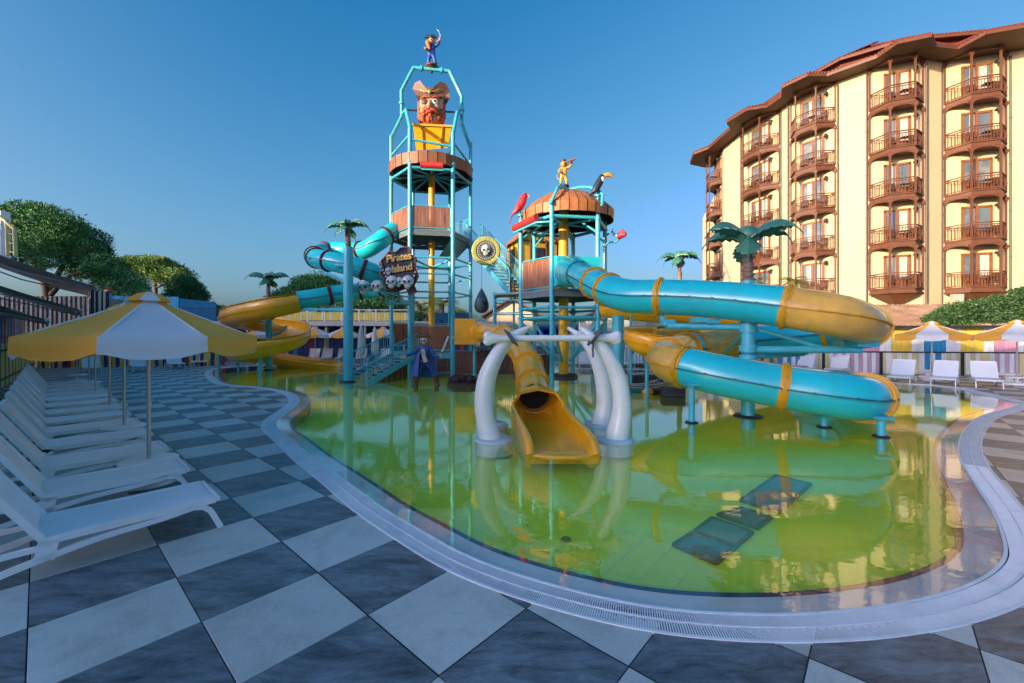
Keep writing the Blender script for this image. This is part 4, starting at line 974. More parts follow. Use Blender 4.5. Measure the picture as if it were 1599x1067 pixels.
# small statues on the roofs
def small_pirate(name, label, base, s, kind):
    t = thing(name, label, 'statue', base); g = lambda x, y, z: Vector(base)+Vector((x, y, z))*s
    cm = {'sabre': mat('statue_blue', (.02, .08, .35), .5, vary=.3, scale=6), 'spyglass': mat('statue_yellow', (.62, .33, .04), .45, vary=.25, scale=6)}[kind]
    sk_ = SKIN if kind == 'sabre' else mat('monkey_fur', (.50, .28, .06), .6, vary=.3, scale=8)
    statue_body([g(0, 0, .48), g(0, 0, .62), g(0, -.02, .78), g(-.12, 0, .76), g(-.22, -.1, .62), g(-.2, -.2, .56), g(.12, 0, .78), g(.25, -.04, .82), g(.34, -.08, .96), g(-.08, 0, .40), g(-.11, -.04, .22), g(-.12, 0, .06), g(.08, 0, .40), g(.13, -.04, .22), g(.15, 0, .06)],
        [x*s for x in (.13, .14, .12, .07, .06, .05, .07, .06, .045, .08, .07, .05, .08, .07, .05)], [(0, 1), (1, 2), (2, 3), (3, 4), (4, 5), (2, 6), (6, 7), (7, 8), (0, 9), (9, 10), (10, 11), (0, 12), (12, 13), (13, 14)], 'body', cm, t)
    m = MB(); m.ball(g(0, -.03, .95), (.13*s, .13*s, .15*s), 12); m.ball(g(0, -.16, .94), (.03*s, .05*s, .03*s), 8)
    for q in (-1, 1): m.ball(g(q*.13, -.02, .95), (.03*s, .03*s, .05*s), 8)
    m.ball(g(-.2, -.22, .55), .05*s, 8); m.ball(g(.34, -.08, 1.0), .05*s, 8)
    for q in range(4): m.tube([g(.31+.02*q, -.1, 1.02), g(.31+.02*q, -.14, 1.05)], .012*s, 5); m.tube([g(-.22+.02*q, -.25, .54), g(-.22+.02*q, -.28, .50)], .012*s, 5)
    m.tube([g(-.2, -.22, .55), g(0, -.03, .80), g(.34, -.08, 1.0)], .02*s, 5); m.build('head_and_hands', sk_, t)
    m = MB()
    for q in (-.12, .15): m.tube([g(q, 0, .02), g(q, 0, .16)], .065*s, 10); m.ball(g(q, -.07, .03), (.06*s, .11*s, .04*s), 8)
    m.build('boots', BOOT, t)
    m = MB(); m.lathe([(0, .14*s), (.10*s, .12*s), (.13*s, 0), (0, 0)], g(0, -.02, 1.03), 12)
    if kind == 'sabre':
        m.prism([g(-.26, -.1, 1.06), g(-.1, -.12, 1.20), g(0, -.12, 1.10), g(.1, -.12, 1.20), g(.24, -.1, 1.06), g(0, -.16, 1.02)], (0, .05*s, 0))
    m.build('hat', BLACK if kind == 'sabre' else HAT, t)
    if kind == 'sabre':
        m = MB(); m.tube([g(-.12, -.12, .86), g(-.1, -.16, .72), g(-.04, -.17, .55)], [.10*s, .08*s, .03*s], 8); m.build('beard', mat('orange_beard', (.55, .16, .02), .6, vary=.3, scale=8), t)
        m = MB(); m.tube([g(.34, -.1, .98), g(.36, -.12, 1.12), g(.30, -.12, 1.28), g(.2, -.12, 1.38)], [.02*s, .035*s, .035*s, .008*s], 8, squash=.4); m.build('sabre', BLADE, t)
    else:
        m = MB(); m.tube([g(.02, -.14, .97), g(.26, -.22, 1.03)], .035*s, 10); m.tube([g(.26, -.22, 1.03), g(.46, -.28, 1.08)], .05*s, 10); m.build('spyglass', mat('spyglass_brown', (.25, .10, .04), .4), t)
        m = MB(); m.tube([g(-.05, .1, .42), g(-.2, .22, .36), g(-.28, .2, .52), g(-.2, .2, .62)], [.03*s, .025*s, .02*s, .015*s], 8); m.build('tail', sk_, t)
    m = MB(); m.lathe([(0, 0), (.26*s, 0), (.24*s, -.05*s), (.05*s, -.07*s), (.05*s, -.25*s), (0, -.25*s)], base, 16); m.build('stand', BOOT if kind == 'sabre' else BLACK, t)
p = at(674, 104, 23.7); small_pirate('roof_statue', 'small pirate statue raising a sabre on the very top of the tall tower', p, 1.45, 'sabre')
# ================================================================== second (domed) tower
C2 = at(880, HY, 19.8); C2.z = 0; TD2 = Vector((-C2.x, -C2.y, 0)).normalized(); RT2 = Vector((-TD2.y, TD2.x, 0))
if RT2.x < 0: RT2 = -RT2
R2 = 2.05
def P2(deg, z=0, r=R2): v = C2+TD2*r*math.cos(R(deg))+RT2*r*math.sin(R(deg)); return Vector((v.x, v.y, z))
T2 = thing('play_tower', 'shorter turquoise play tower with an orange wooden dome roof on a yellow column', 'play tower', C2)
ANG = [-14, 46, 106, 166, -134, -74]; ZD = 3.95
for a, zt in zip(ANG, (7.75, 7.5, 7.4, 7.2, 7.2, 7.3)): post(T2, P2(a), -.3, zt, .10, coll=(3.2, 2.75, 7.0))
post(T2, C2, -.3, 8.5, .23, YELCOL, 'central_column')
MB().lathe([(0, .14), (.62, .12), (.68, -.02), (.68, -.3)], (C2.x, C2.y, 0), 18).build('column_footing', mat('dark_stone', (.03, .035, .04), .8, vary=.4, scale=6), T2)
hx = lambda z, s=1.0: [P2(a, z, R2*s) for a in ANG]
m = MB(); m.prism(hx(ZD-.06, 1.03), (0, 0, .06)); m.build('deck', DECKM, T2)
m = MB()
for a, b in zip(hx(ZD-.2), hx(ZD-.2)[1:]+hx(ZD-.2)[:1]):
    m.beam(a, b, .07, .26)
    for k in range(3): m.beam(Vector((C2.x, C2.y, ZD-.18)), a.lerp(b, k/3), .03, .16)
m.build('deck_joists', MATS['joist_grey'], T2)
m = MB()
for z, s in ((3.15, .06), (2.72, .07)):
    for a, b in zip(hx(z), hx(z)[1:]+hx(z)[:1]):
        m.tube([a, b], s, 8)
        for f in (.07, .93): p = a.lerp(b, f); d = (b-a).normalized(); m.tube([p-d*.03, p+d*.03], s*1.8, 8)
for a in ANG: m.tube([P2(a, 2.72), Vector((C2.x, C2.y, 2.72))], .05, 8); m.tube([P2(a, 2.55), P2(a, .75, .35)], .075, 8)
m.build('pipe_bracing', TEAL, T2)
plank_panel(T2, P2(-74), P2(-14), ZD+.08, ZD+1.38); plank_panel(T2, P2(-134), P2(-74), ZD+.08, ZD+1.3); bars_panel(T2, P2(166), P2(-134), ZD+.05, ZD+1.2); bars_panel(T2, P2(106), P2(166), ZD+.05, ZD+1.2)
DC = at(886, HY, 19.8); DC.z = 0
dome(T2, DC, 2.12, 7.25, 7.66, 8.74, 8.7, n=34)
m = MB()
for a, b in zip(hx(7.05, 1.0), hx(7.05)[1:]+hx(7.05)[:1]): m.tube([a, b], .08, 8)
for a in ANG: m.tube([P2(a, 7.0), Vector((C2.x, C2.y, 7.2))], .06, 8); m.tube([P2(a, 6.4), P2(a, 7.05, R2*.55)], .05, 8)
m.build('roof_ring_beam', TEAL, T2)
m = MB()                                                     # arched pipe over the dome
for sg in (-1, 1):
    q = [P2(-14 if sg < 0 else 46, 7.5, R2*1.1)]
    for k in range(1, 6): th = k/5*math.pi/2*.95; q.append(Vector((DC.x, DC.y, 0))+(P2(-14 if sg < 0 else 46)-C2).normalized()*2.2*math.cos(th)+Vector((0, 0, 7.7+1.1*math.sin(th))))
    m.tube(q, .07, 8)
m.build('dome_rib', TEAL, T2)
# closed blue start box of the big slide
BX = [P2(-10, ZD+.05, R2*.98), P2(44, ZD+.05, R2*.98)]
# ---- flight of stairs and landing between the towers
hi_ = P1((SR1+BR1)/2 if True else 0, ZU, 1.95); hi_ = P1(SR1, ZU, 2.1)+Vector((.15, .6, 0)); lo_ = P2(-90, ZD+.05, R2)+Vector((-.05, .35, 0))
br = thing('bridge_stairs', 'turquoise metal stairs running down from the tall tower to the domed tower', 'stairs', (lo_.x, lo_.y, lo_.z))
stairs(br, lo_, hi_, 1.1, 16, rail=1.1, rstep=.14)
m = MB(); mid = lo_+Vector((-.9, .5, 0)); m.prism([lo_+Vector((0, -.7, -.12)), lo_+Vector((0, .9, -.12)), mid+Vector((-.35, .9, -.12)), mid+Vector((-.35, -.9, -.12))], (0, 0, .08)); m.build('landing', DECKM, br)
for dx, dy in ((-1.2, -.35), (-1.2, 1.3), (-.25, 1.3)):
    p = lo_+Vector((dx, dy, 0)); post(br, p, -.3, p.z, .06)
m = MB()
for z in (3.6, 3.0, 1.7):
    m.tube([lo_+Vector((-1.2, -.35, z-lo_.z)), lo_+Vector((-1.2, 1.3, z-lo_.z))], .035, 6); m.tube([lo_+Vector((-1.2, -.35, z-lo_.z)), P2(-74, z)], .035, 6); m.tube([lo_+Vector((-1.2, 1.3, z-lo_.z)), P2(-134, z)], .035, 6)
m.build('landing_bracing', TEAL, br)
bars_panel(br, lo_+Vector((-1.2, -.35, -lo_.z)), P2(-74), .95, 1.9, m=mat('dark_teal_bars', (.03, .12, .15), .5))
# ---- crooked yellow timber house between the towers
hh_ = at(830, HY, 23.0); hh_.z = 3.9
t = thing('play_house', 'little crooked yellow half-timbered play house with a brown pitched roof behind the domed tower', 'play house', hh_)
HY_ = mat('house_yellow', (.62, .38, .04), .6, vary=.2, scale=3); TB = mat('house_timber', (.10, .04, .02), .6)
w_, d_, e_, a_ = 1.05, .9, 3.1, 4.05
B_ = lambda x, y, z: hh_+Vector((x*math.cos(.35)-y*math.sin(.35), x*math.sin(.35)+y*math.cos(.35), z))
m = MB(); m.prism([B_(-w_, -d_, 0), B_(w_, -d_, 0), B_(w_*1.08, -d_, e_), B_(0, -d_, a_), B_(-w_*1.08, -d_, e_)], B_(0, d_, 0)-B_(0, -d_, 0)); m.build('wall', HY_, t)
m = MB()
for p, q in (((-w_, 0), (-w_*1.08, e_)), ((w_, 0), (w_*1.08, e_)), ((-w_, e_-.1), (w_, e_-.1)), ((-w_, 1.7), (w_, 1.7)), ((-.45, 1.7), (-.45, e_)), ((.45, 1.7), (.45, e_)), ((-w_, e_), (0, a_)), ((w_, e_), (0, a_)), ((0, e_), (0, a_))): m.beam(B_(p[0], -d_-.03, p[1]), B_(q[0], -d_-.03, q[1]), .08, .12, up=(0, 1, .01))
for z in (1.7, 2.9): m.beam(B_(-w_-.03, -d_, z), B_(-w_-.03, d_, z), .08, .12)
for y in (-.3, .3): m.beam(B_(-w_-.03, y, 0), B_(-w_*1.08-.03, y, e_), .08, .1, up=(0, 1, 0))
m.build('timber_frame', TB, t)
for x, y, ry in ((.05, -d_-.05, 0), (-w_-.09, 0, 90)):
    c = B_(x, y, 2.3); an = .35+R(ry); wd = MB(); wd.box(c, (.62, .06, .72), (0, 0, an)); wo = wd.build('window', TB, t)
    for sx in (-.14, .14):
        for sz in (-.16, .16): MB().box(c+Vector((sx*math.cos(an), sx*math.sin(an), sz))+(B_(0, -1, 0)-B_(0, 0, 0) if ry == 0 else B_(-1, 0, 0)-B_(0, 0, 0))*.035, (.23, .03, .27), (0, 0, an)).build('pane', mat('house_pane', (.02, .05, .10), .2), wo)
rf_ = MB(); HR = mat('house_roof', (.34, .13, .05), .6, vary=.35, scale=6)
for sg in (-1, 1):
    for i in range(7):
        for j in range(6):
            y0 = -d_-.25+j*(2*d_+.5)/6; f0, f1 = i/7, (i+1.1)/7; e = B_(sg*(w_+.35), y0, e_-.25); 
            pt = lambda f, y: B_(sg*(w_+.35)*(1-f), y, (e_-.28)+(a_+.10-e_+.28)*f+.05*(1-(f*7-i if 0 else 0)))
            y1 = y0+(2*d_+.5)/6*.95; q = [pt(f0, y0)+Vector((0, 0, .045)), pt(f0, y1)+Vector((0, 0, .045)), pt(min(1, f1), y1), pt(min(1, f1), y0)]; rf_.prism(q, (0, 0, -.03))
rf_.build('roof_shingles', HR, t, 'stuff')

# ================================================================== big turquoise and amber tube slide (right)
SA = thing('tube_slide', 'long turquoise tube slide with amber see-through bends winding down from the domed tower', 'water slide', (at(1168, HY, 10.3).x, 10.3, -.3))
RA = .465
Apts = [(893, 423, 16.6), (905, 429, 15.2), (925, 440, 13.7), (955, 455, 12.4), (985, 463, 11.7), (1031, 464, 11.2), (1100, 467, 10.6), (1170, 473, 10.0), (1227, 480, 9.5), (1290, 490, 9.15), (1328, 499, 9.2), (1350, 509, 9.8), (1349, 516, 10.9), (1325, 519, 12.0), (1290, 521, 12.8), (1200, 529, 13.3), (1120, 537, 13.0), (1070, 546, 12.3), (1042, 556, 11.3), (1044, 566, 10.5), (1068, 573, 10.0), (1130, 587, 9.5), (1223, 604, 9.0), (1290, 614, 8.6), (1336, 621, 8.5), (1355, 620, 9.1), (1350, 612, 10.4), (1320, 606, 11.6), (1250, 604, 12.2)]
Ap = [at(*p) for p in Apts]
fr_len = [0]
for a, b in zip(Ap, Ap[1:]): fr_len.append(fr_len[-1]+(b-a).length)
def fA(px, leg):   # fraction along the path where the given photograph column is met on a leg
    rng_ = {0: (0, 10), 1: (12, 18), 2: (19, 25)}[leg]
    for i in range(rng_[0], rng_[1]):
        x0, x1 = Apts[i][0], Apts[i+1][0]
        if min(x0, x1) <= px <= max(x0, x1): return (fr_len[i]+(fr_len[i+1]-fr_len[i])*(px-x0)/(x1-x0+1e-9))/fr_len[-1]
    return fr_len[rng_[1]]/fr_len[-1]
f1 = fA(1226, 0); f2 = fr_len[11]/fr_len[-1]*.985; f3 = fA(1160, 1); f4 = fA(1090, 1); f5 = fr_len[17]/fr_len[-1]; f6 = fA(1070, 2)
tube_slide(SA, Ap, RA, [(0, TUBEBLUE), (f1, YELTR), (f2, TUBEBLUE), (f3, YELTR), (f4, TUBEBLUE), (f5, YELTR), (f6, TUBEBLUE)], YELRING,
           rings=(fA(928, 0), fA(952, 0), fA(1028, 0), f1, f2, fr_len[14]/fr_len[-1], f3, f4, f5, fr_len[18]/fr_len[-1], f6, fA(1222, 2), fA(1345, 2), fr_len[25]/fr_len[-1]))
m = MB(); c0 = Ap[0]
m.add([P2(-12, ZD+.05, R2*1.0), P2(44, ZD+.05, R2*1.0), P2(44, ZD+1.38, R2*1.0), P2(-12, ZD+1.38, R2*1.0)]+[P2(-6, ZD+.1, R2*1.22), P2(38, ZD+.1, R2*1.22), P2(38, ZD+1.3, R2*1.22), P2(-6, ZD+1.3, R2*1.22)], [(0, 1, 5, 4), (1, 2, 6, 5), (2, 3, 7, 6), (3, 0, 4, 7), (4, 5, 6, 7), (3, 2, 1, 0)]); m.build('entry_box', TUBEBLUE, SA)
m = MB(); m.tube([Ap[0]-Vector((.05, -.4, 0)), Ap[0], Ap[1]], [.62, .60, .50], 26, cap=False); m.build('entry_collar', TUBEBLUE, SA)
# main column with arms
cb = gr(1168, 651, -.02); m = MB(); m.tube([(cb.x, cb.y, -.3), (cb.x, cb.y, 3.3)], .155, 18); m.build('main_column', TEAL, SA)
ft = MB(); ft.lathe([(0, .03), (.30, .03), (.34, -.02)], (cb.x, cb.y, 0), 18); ft.build('column_base', BLACK, SA)
arm = MB()
def armto(p, q, r_=.075): arm.tube([p, q], r_, 10)
cz = lambda z: Vector((cb.x, cb.y, z))
armto(cz(2.16), at(1042, 509, 10.9), .08); armto(cz(1.62), at(1345, 546, 9.6), .09); armto(cz(1.45), at(1255, 552, 10.6), .07); armto(cz(2.2), at(1282, 543, 9.8), .05); armto(cz(2.1), at(1130, 553, 12.2), .05); armto(at(1042, 509, 10.9), at(1031, 492, 11.2), .07)
for px, py, d in ((1345, 546, 9.6), (1250, 552, 10.6)): arm.box(at(px, py, d)+Vector((0, 0, .12)), (.5, .4, .12)); 
for px, py, d in ((1042, 503, 11.1), (1090, 500, 10.7), (1110, 502, 10.6)): arm.box(at(px, py, d), (.3, .35, .12))
for z in (2.16, 1.62, 1.45): arm.tube([cz(z-.12), cz(z+.12)], .2, 14)
arm.build('support_arms', TEAL, SA)
for px, py, top in ((1080, 661, 600), (1287, 668, 650), (1376, 683, 652)):
    b_ = gr(px, py, -.02); zt = EYE+(HY-top)/FPX*b_.y
    m = MB(); m.tube([(b_.x, b_.y, -.3), (b_.x, b_.y, zt)], .07, 12); m.box((b_.x, b_.y, zt), (.28, .28, .06)); m.build('support_post', TEAL, SA)
    m = MB(); m.lathe([(0, .02), (.13, .02), (.15, -.02)], (b_.x, b_.y, 0), 16); m.build('post_base', BLACK, SA)
for px in (965, 985):
    b_ = at(px, HY, 15.8); post(SA, b_, -.3, 2.7, .22 if px == 965 else .05, name='support_post')
# ---- open yellow flume behind
SB = thing('open_flume', 'open yellow flume curling behind the turquoise tube slide', 'water slide', (at(1100, HY, 15).x, 15, -.3))
Bp = [at(*p) for p in ((945, 478, 18.2), (1010, 484, 17.0), (1100, 489, 16.3), (1240, 502, 15.9), (1300, 510, 15.2), (1300, 514, 14.4), (1240, 515, 14.6), (1150, 516, 15), (1060, 518, 14.8), (1008, 520, 14.0), (1000, 526, 13.0), (1025, 535, 12.6), (1070, 546, 13.3), (1150, 566, 13.6), (1230, 585, 13.4))]
flume(SB, Bp, .50, YEL, outer=lambda f: (-205, 25))
post(SB, at(1205, HY, 14.3), -.3, 1.7, .06, name='support_post'); post(SB, at(1010, HY, 13.6), -.3, 1.3, .06, name='support_post')
# ---- shallow blue trough with stone blocks and yellow nose
def stone_block(name, label, c, sx, sy, sz, rz, nx, nz, group):
    t = thing(name, label, 'stone block', (c.x, c.y, -.3), rz, group); mm = mat('slate_block', (.045, .055, .07), .8, vary=.5, scale=9, bump=.6, bscale=14)
    MB().box((0, 0, sz/2+.13), (sx*.96, sy*.96, sz*.97+.26), None).build('core', mat('mortar_dark', (.02, .02, .025), .9), t, local=True)
    rg = random.Random(nx); r_ = 0
    for k in range(nz):
        x = -sx/2; h = sz/nz
        while x < sx/2-.02:
            wd = min(rg.uniform(.7, 1.3)*sx/nx, sx/2-x)
            MB().box((x+wd/2, -sy/2, .3+h*(k+.5)), (wd-.02, .07+rg.uniform(0, .03), h-.02)).build('stone', mm, t, local=True); x += wd
    return t
stone_block('stone_block', 'dark stone block wall behind the right tusks in the pool', gr(1008, 601, 0), 1.25, .5, .42, R(4), 6, 3, 'dark stone blocks in the pool')
stone_block('stone_block', 'small dark stone block standing by the yellow nose in the pool', gr(1050, 618, 0), .72, .4, .3, R(-8), 4, 3, 'dark stone blocks in the pool')
bt = thing('kiddie_trough', 'shallow blue toddler trough lying in the water beside the dark stone block', 'water slide', (gr(1015, 612).x, gr(1015, 612).y, -.3))
flume(bt, [gr(976, 611)+Vector((0, 0, .22)), gr(1010, 610)+Vector((0, 0, .18)), gr(1045, 604)+Vector((0, .3, .22)), gr(1070, 596)+Vector((0, .5, .3))], .22, mat('blue_trough', (.02, .22, .45), .35, vary=.15), lo=-190, hi=10)
ns_ = thing('yellow_nose', 'yellow and black rounded float nose in front of the small stone block', 'pool toy', (gr(1018, 616).x, gr(1018, 616).y, -.05)); c = gr(1012, 616)
m = MB(); m.ball(c+Vector((0, 0, .08)), (.20, .13, .12), 14); m.build('nose', YEL, ns_); m = MB(); m.tube([c+Vector((.12, .0, .08)), c+Vector((.5, .06, .08))], .11, 12); m.build('body', BLACK, ns_)

# ================================================================== tusk gate
tg = thing('tusk_gate', 'gate of four white tusks lashed to a long white bone in the pool', 'sculpture', (1.0, 8.6, -.3))
def zz(x, y, d): return at(700+x/4.103, 480+y/4.103, d)
TU = {'lf': (8.0, [(272, 856, 72), (238, 720, 60), (225, 600, 58), (245, 450, 56), (308, 300, 41), (388, 205, 31), (455, 160, 24), (520, 125, 10)]),
      'rf': (8.0, [(1075, 852, 75), (1102, 720, 66), (1110, 600, 57), (1085, 450, 54), (1012, 300, 44), (935, 205, 32), (885, 160, 24), (838, 128, 10)]),
      'rr': (9.3, [(980, 765, 68), (995, 690, 60), (1003, 600, 53), (990, 470, 50), (955, 350, 42), (900, 250, 32), (835, 180, 24), (765, 130, 10)]),
      'lr': (9.3, [(262, 765, 58), (240, 690, 52), (238, 600, 50), (258, 460, 48), (318, 320, 38), (392, 218, 28), (455, 176, 22), (505, 146, 9)])}
for k, (d, q) in TU.items():
    p = [zz(x, y, d+(.0 if i < 5 else .05*(i-4))) for i, (x, y, r_) in enumerate(q)]; rr0 = [r_/4.103/FPX*d for *_, r_ in q]
    P_ = cr(p, .12); K_ = len(P_); seg_ = [0]
    for a, b in zip(p, p[1:]): seg_.append(seg_[-1]+(b-a).length)
    ln = [0]
    for a, b in zip(P_, P_[1:]): ln.append(ln[-1]+(b-a).length)
    rs = [float(np.interp(l/ln[-1]*seg_[-1], seg_, rr0)) for l in ln]
    P_ = [P_[0]-Vector((-.02 if 'l' in k[0] else .02, 0, .25))]+P_; rs = [rs[0]*1.02]+rs
    MB().tube(P_, rs, 22).build('tusk', BONE, tg)
    bz = P_[1]; MB().lathe([(0, .035), (.33, .035), (.36, .01), (.36, -.25)], (bz.x+(.06 if k[0] == 'l' else -.03), bz.y-.02, 0), 24).build('foot_disc', mat('pale_blue_disc', (.50, .62, .64), .4), tg)
bn = MB(); a, b = zz(262, 200, 7.9), zz(1070, 195, 7.9); L_ = (b-a)
bn.tube([a-L_*.03, a, a+L_*.04, a+L_*.09, a+L_*.5, b-L_*.09, b-L_*.04, b, b+L_*.03], [.09, .11, .09, .066, .056, .066, .09, .11, .09], 16)
for e, s_ in ((a, -1), (b, 1)):
    for dz in (-1, 1): bn.ball(e+Vector((s_*.02, 0, dz*.05)), (.10, .095, .09), 12)
bn.build('bone', BONE, tg)
st_ = MB()
for x, y, an in ((402, 195, .6), (938, 190, -.6)):
    c = zz(x, y, 7.86)
    for o_ in (-.05, 0, .05): q = [c+Vector((o_*math.cos(an)+(.15*math.cos(w_)*math.sin(-an)), .14*math.sin(w_), o_*math.sin(an)*-1+.15*math.cos(w_)*math.cos(an))) for w_ in [k*math.pi/8 for k in range(16)]]; st_.tube(q, .018, 6, closed=True)
st_.tube([zz(930, 215, 7.8), zz(925, 270, 7.82), zz(928, 320, 7.85)], .02, 6)
st_.tube([zz(402, 195, 7.95), zz(938, 190, 7.95)], .01, 4); st_.build('rope_lashing', mat('grey_rope', (.12, .12, .13), .9), tg)

# ================================================================== yellow tube slide between the tusks
YS = thing('tube_slide', 'yellow tube slide ending in an open tray between the white tusks', 'water slide', (.8, 10.5, -.3))
Yp = [at(*p) for p in ((738, 519, 21.0), (752, 520, 19.6), (772, 521, 17.6), (792, 527, 15.6), (808, 540, 13.9), (822, 562, 12.3), (829, 585, 11.3), (832, 605, 10.5), (835, 622, 9.9))]
tube_slide(YS, Yp, .375, [(0, YEL)], YEL, rings=(.12, .45, .66, .82, .93), step=.18)
m = MB(); x0, x1 = at(712, 518, 20.9), at(741, 518, 20.6); m.box((x0+x1)/2, ((x1-x0).length, 1.2, 1.25), (0, 0, .1)); m.box((x0+x1)/2+Vector((0, -.55, -.28)), ((x1-x0).length*1.05, .2, .08), (0, 0, .1)); m.build('entry_box', YEL, YS)
post(YS, (x1.x, x1.y, 0), -.3, 1.6, .08, name='support_post')
# flared mouth, hollow
mo = Yp[-1]; e0 = [Vector((mo.x+.375*math.cos(a), mo.y+.1, mo.z+.375*math.sin(a))) for a in [R(-90+30*k) for k in range(12)]]
def arch(cx, y, zb, w, h, out=0):
    o = [(0, -1), (.55, -1), (1, -1), (1, -.35), (1, .25), (.72, .78), (0, 1), (-.72, .78), (-1, .25), (-1, -.35), (-1, -1), (-.55, -1)]
    return [Vector((cx+x*(w+out), y, zb+h/2+z*(h/2+out))) for x, z in o]
l1 = arch(.58, 9.35, .02, .52, .72); l0 = arch(.56, 9.75, .06, .42, .72)
mm = MB(); lo2 = arch(.58, 9.33, .02, .52, .72, .055)
vs = e0+l0+l1+lo2; mm.add(vs, [(r_*12+i, r_*12+(i+1) % 12, (r_+1)*12+(i+1) % 12, (r_+1)*12+i) for r_ in range(3) for i in range(12)], 0, False)
lo3 = arch(.56, 9.8, .05, .42, .74, .05); mm.add(lo2+lo3, [(i, (i+1) % 12, 12+(i+1) % 12, 12+i) for i in range(12)], 0, False)
mm.build('flared_mouth', YEL, YS)
MB().tube([mo+Vector((0, .35, .02)), mo+Vector((0, .3, .02))], .36, 20).build('mouth_shade', DARK, YS)  # near-black disc standing in for the shade deep inside the tube
# tray
def tp_(d, s, z): c = .58+(9.4-d)*.11; return Vector((c+s, d, z))
tr_ = MB(); prof = []
for d, zf in ((9.4, .10), (8.6, .06), (7.8, .03), (7.1, .005), (6.95, -.03)):
    hwall = .30 if d > 9 else (.22 if d > 7.2 else .14)
    row = [tp_(d, -.60, zf-.12), tp_(d, -.60, zf+hwall), tp_(d, -.50, zf+hwall), tp_(d, -.44, zf+.02), tp_(d, 0, zf), tp_(d, .44, zf+.02), tp_(d, .50, zf+hwall), tp_(d, .60, zf+hwall), tp_(d, .60, zf-.12)]
    prof.append(row)
vs = [v for r_ in prof for v in r_]; tr_.add(vs, [(i*9+j, i*9+j+1, (i+1)*9+j+1, (i+1)*9+j) for i in range(len(prof)-1) for j in range(8)])
tr_.add(prof[-1], [tuple(range(9))]); tr_.build('tray', YEL, YS)
for sg in (-1, 1):
    m = MB(); m.tube([tp_(9.35, sg*.55, .36), tp_(8.6, sg*.55, .30), tp_(7.8, sg*.55, .26), tp_(7.25, sg*.55, .22), tp_(7.02, sg*.55, .14), tp_(6.93, sg*.55, .0)], .068, 12); m.build('side_rail', YEL, YS)
m = MB(); m.tube([tp_(7.0, -.5, -.03), tp_(6.86, -.2, -.03), tp_(6.84, .2, -.03), tp_(7.0, .5, -.03)], .05, 8); m.build('front_lip', YEL, YS)
# film of water lying in the tray
# ================================================================== left helix: turquoise tube then open yellow flume
SC = thing('tube_slide', 'turquoise tube slide with dark red rings looping out of the tall tower', 'water slide', (at(544, HY, 17.9).x, 17.9, -.3))
Cp = [at(*p) for p in ((616, 360, 23.0), (604, 368, 22.6), (588, 380, 22.3), (568, 391, 22.6), (540, 391, 23.2), (513, 391, 23.3), (496, 396, 22.5), (492, 402, 21.3), (504, 406, 20.3), (530, 411, 19.9), (560, 419, 19.9), (590, 430, 20.3), (606, 440, 21.3), (604, 449, 22.6), (575, 454, 23.2), (530, 459, 22.8), (495, 465, 22.3), (462, 470, 21.9))]
pathC = tube_slide(SC, Cp, .47, [(0, TUBEBLUE)], REDRING, rings=(.03, .13, .26, .34, .40, .46, .56, .66, .74, .83, .91, .995), step=.2)
cbC = gr(544, 597, -.02); m = MB(); m.tube([(cbC.x, cbC.y, -.3), (cbC.x, cbC.y, 5.65)], .20, 18); m.build('main_column', TEAL, SC)
m = MB(); m.lathe([(0, .05), (.3, .05), (.33, -.02)], (cbC.x, cbC.y, 0), 16); m.build('column_base', BLACK, SC)
m = MB(); cz2 = lambda z: Vector((cbC.x, cbC.y, z))
for q, z in (((505, 425, 20.3), 4.2), ((470, 483, 22), 3.0), ((590, 447, 20.4), 3.9), ((560, 433, 19.9), 4.7), ((500, 415, 22.5), 4.9), ((520, 484, 22.4), 3.1)): m.tube([cz2(z), at(*q)], .07, 8); m.box(at(*q)+Vector((0, 0, .05)), (.35, .35, .1))
m.build('support_arms', TEAL, SC)
SD = thing('open_flume', 'open yellow spiral flume round a turquoise column at the far left of the pool', 'water slide', (at(420, HY, 23.5).x, 23.5, -.3))
Dp = [at(*p) for p in ((463, 470, 21.9), (430, 477, 21.4), (395, 485, 21.6), (370, 491, 22.6), (362, 496, 24.0), (380, 499, 25.3), (412, 503, 25.9), (445, 508, 25.3), (466, 516, 23.8), (458, 527, 22.3), (430, 535, 21.5), (397, 541, 21.5), (372, 545, 22.6), (370, 548, 24.2), (395, 551, 25.4), (430, 555, 25.9), (480, 563, 25.6), (530, 568, 25.2))]
flume(SD, Dp, .62, YEL, outer=lambda f: (-215, 8) if f < .45 else ((-200, 20) if f < .8 else (-190, 5)), step=.25)
post(SD, at(420, HY, 23.5), -.3, 3.9, .17, name='main_column'); MB().lathe([(0, .04), (.26, .04), (.29, -.02)], (at(420, HY, 23.5).x, 23.5, 0), 16).build('column_base', BLACK, SD)
for px, d, zt in ((406, 21.6, 1.0), (342, 24, 1.0), (483, 25.6, .4), (372, 24.0, 1.1)): post(SD, at(px, HY, d), -.3, zt, .10 if px == 406 else .06, name='support_post')
m = MB(); cz3 = lambda z: Vector((at(420, HY, 23.5).x, 23.5, z))
for q, z in (((396, 500, 21.8), 2.6), ((430, 494, 21.6), 2.7), ((445, 520, 25.0), 1.9), ((400, 548, 21.9), 1.0)): m.tube([cz3(z), at(*q)], .06, 8)
m.build('support_arms', TEAL, SD)

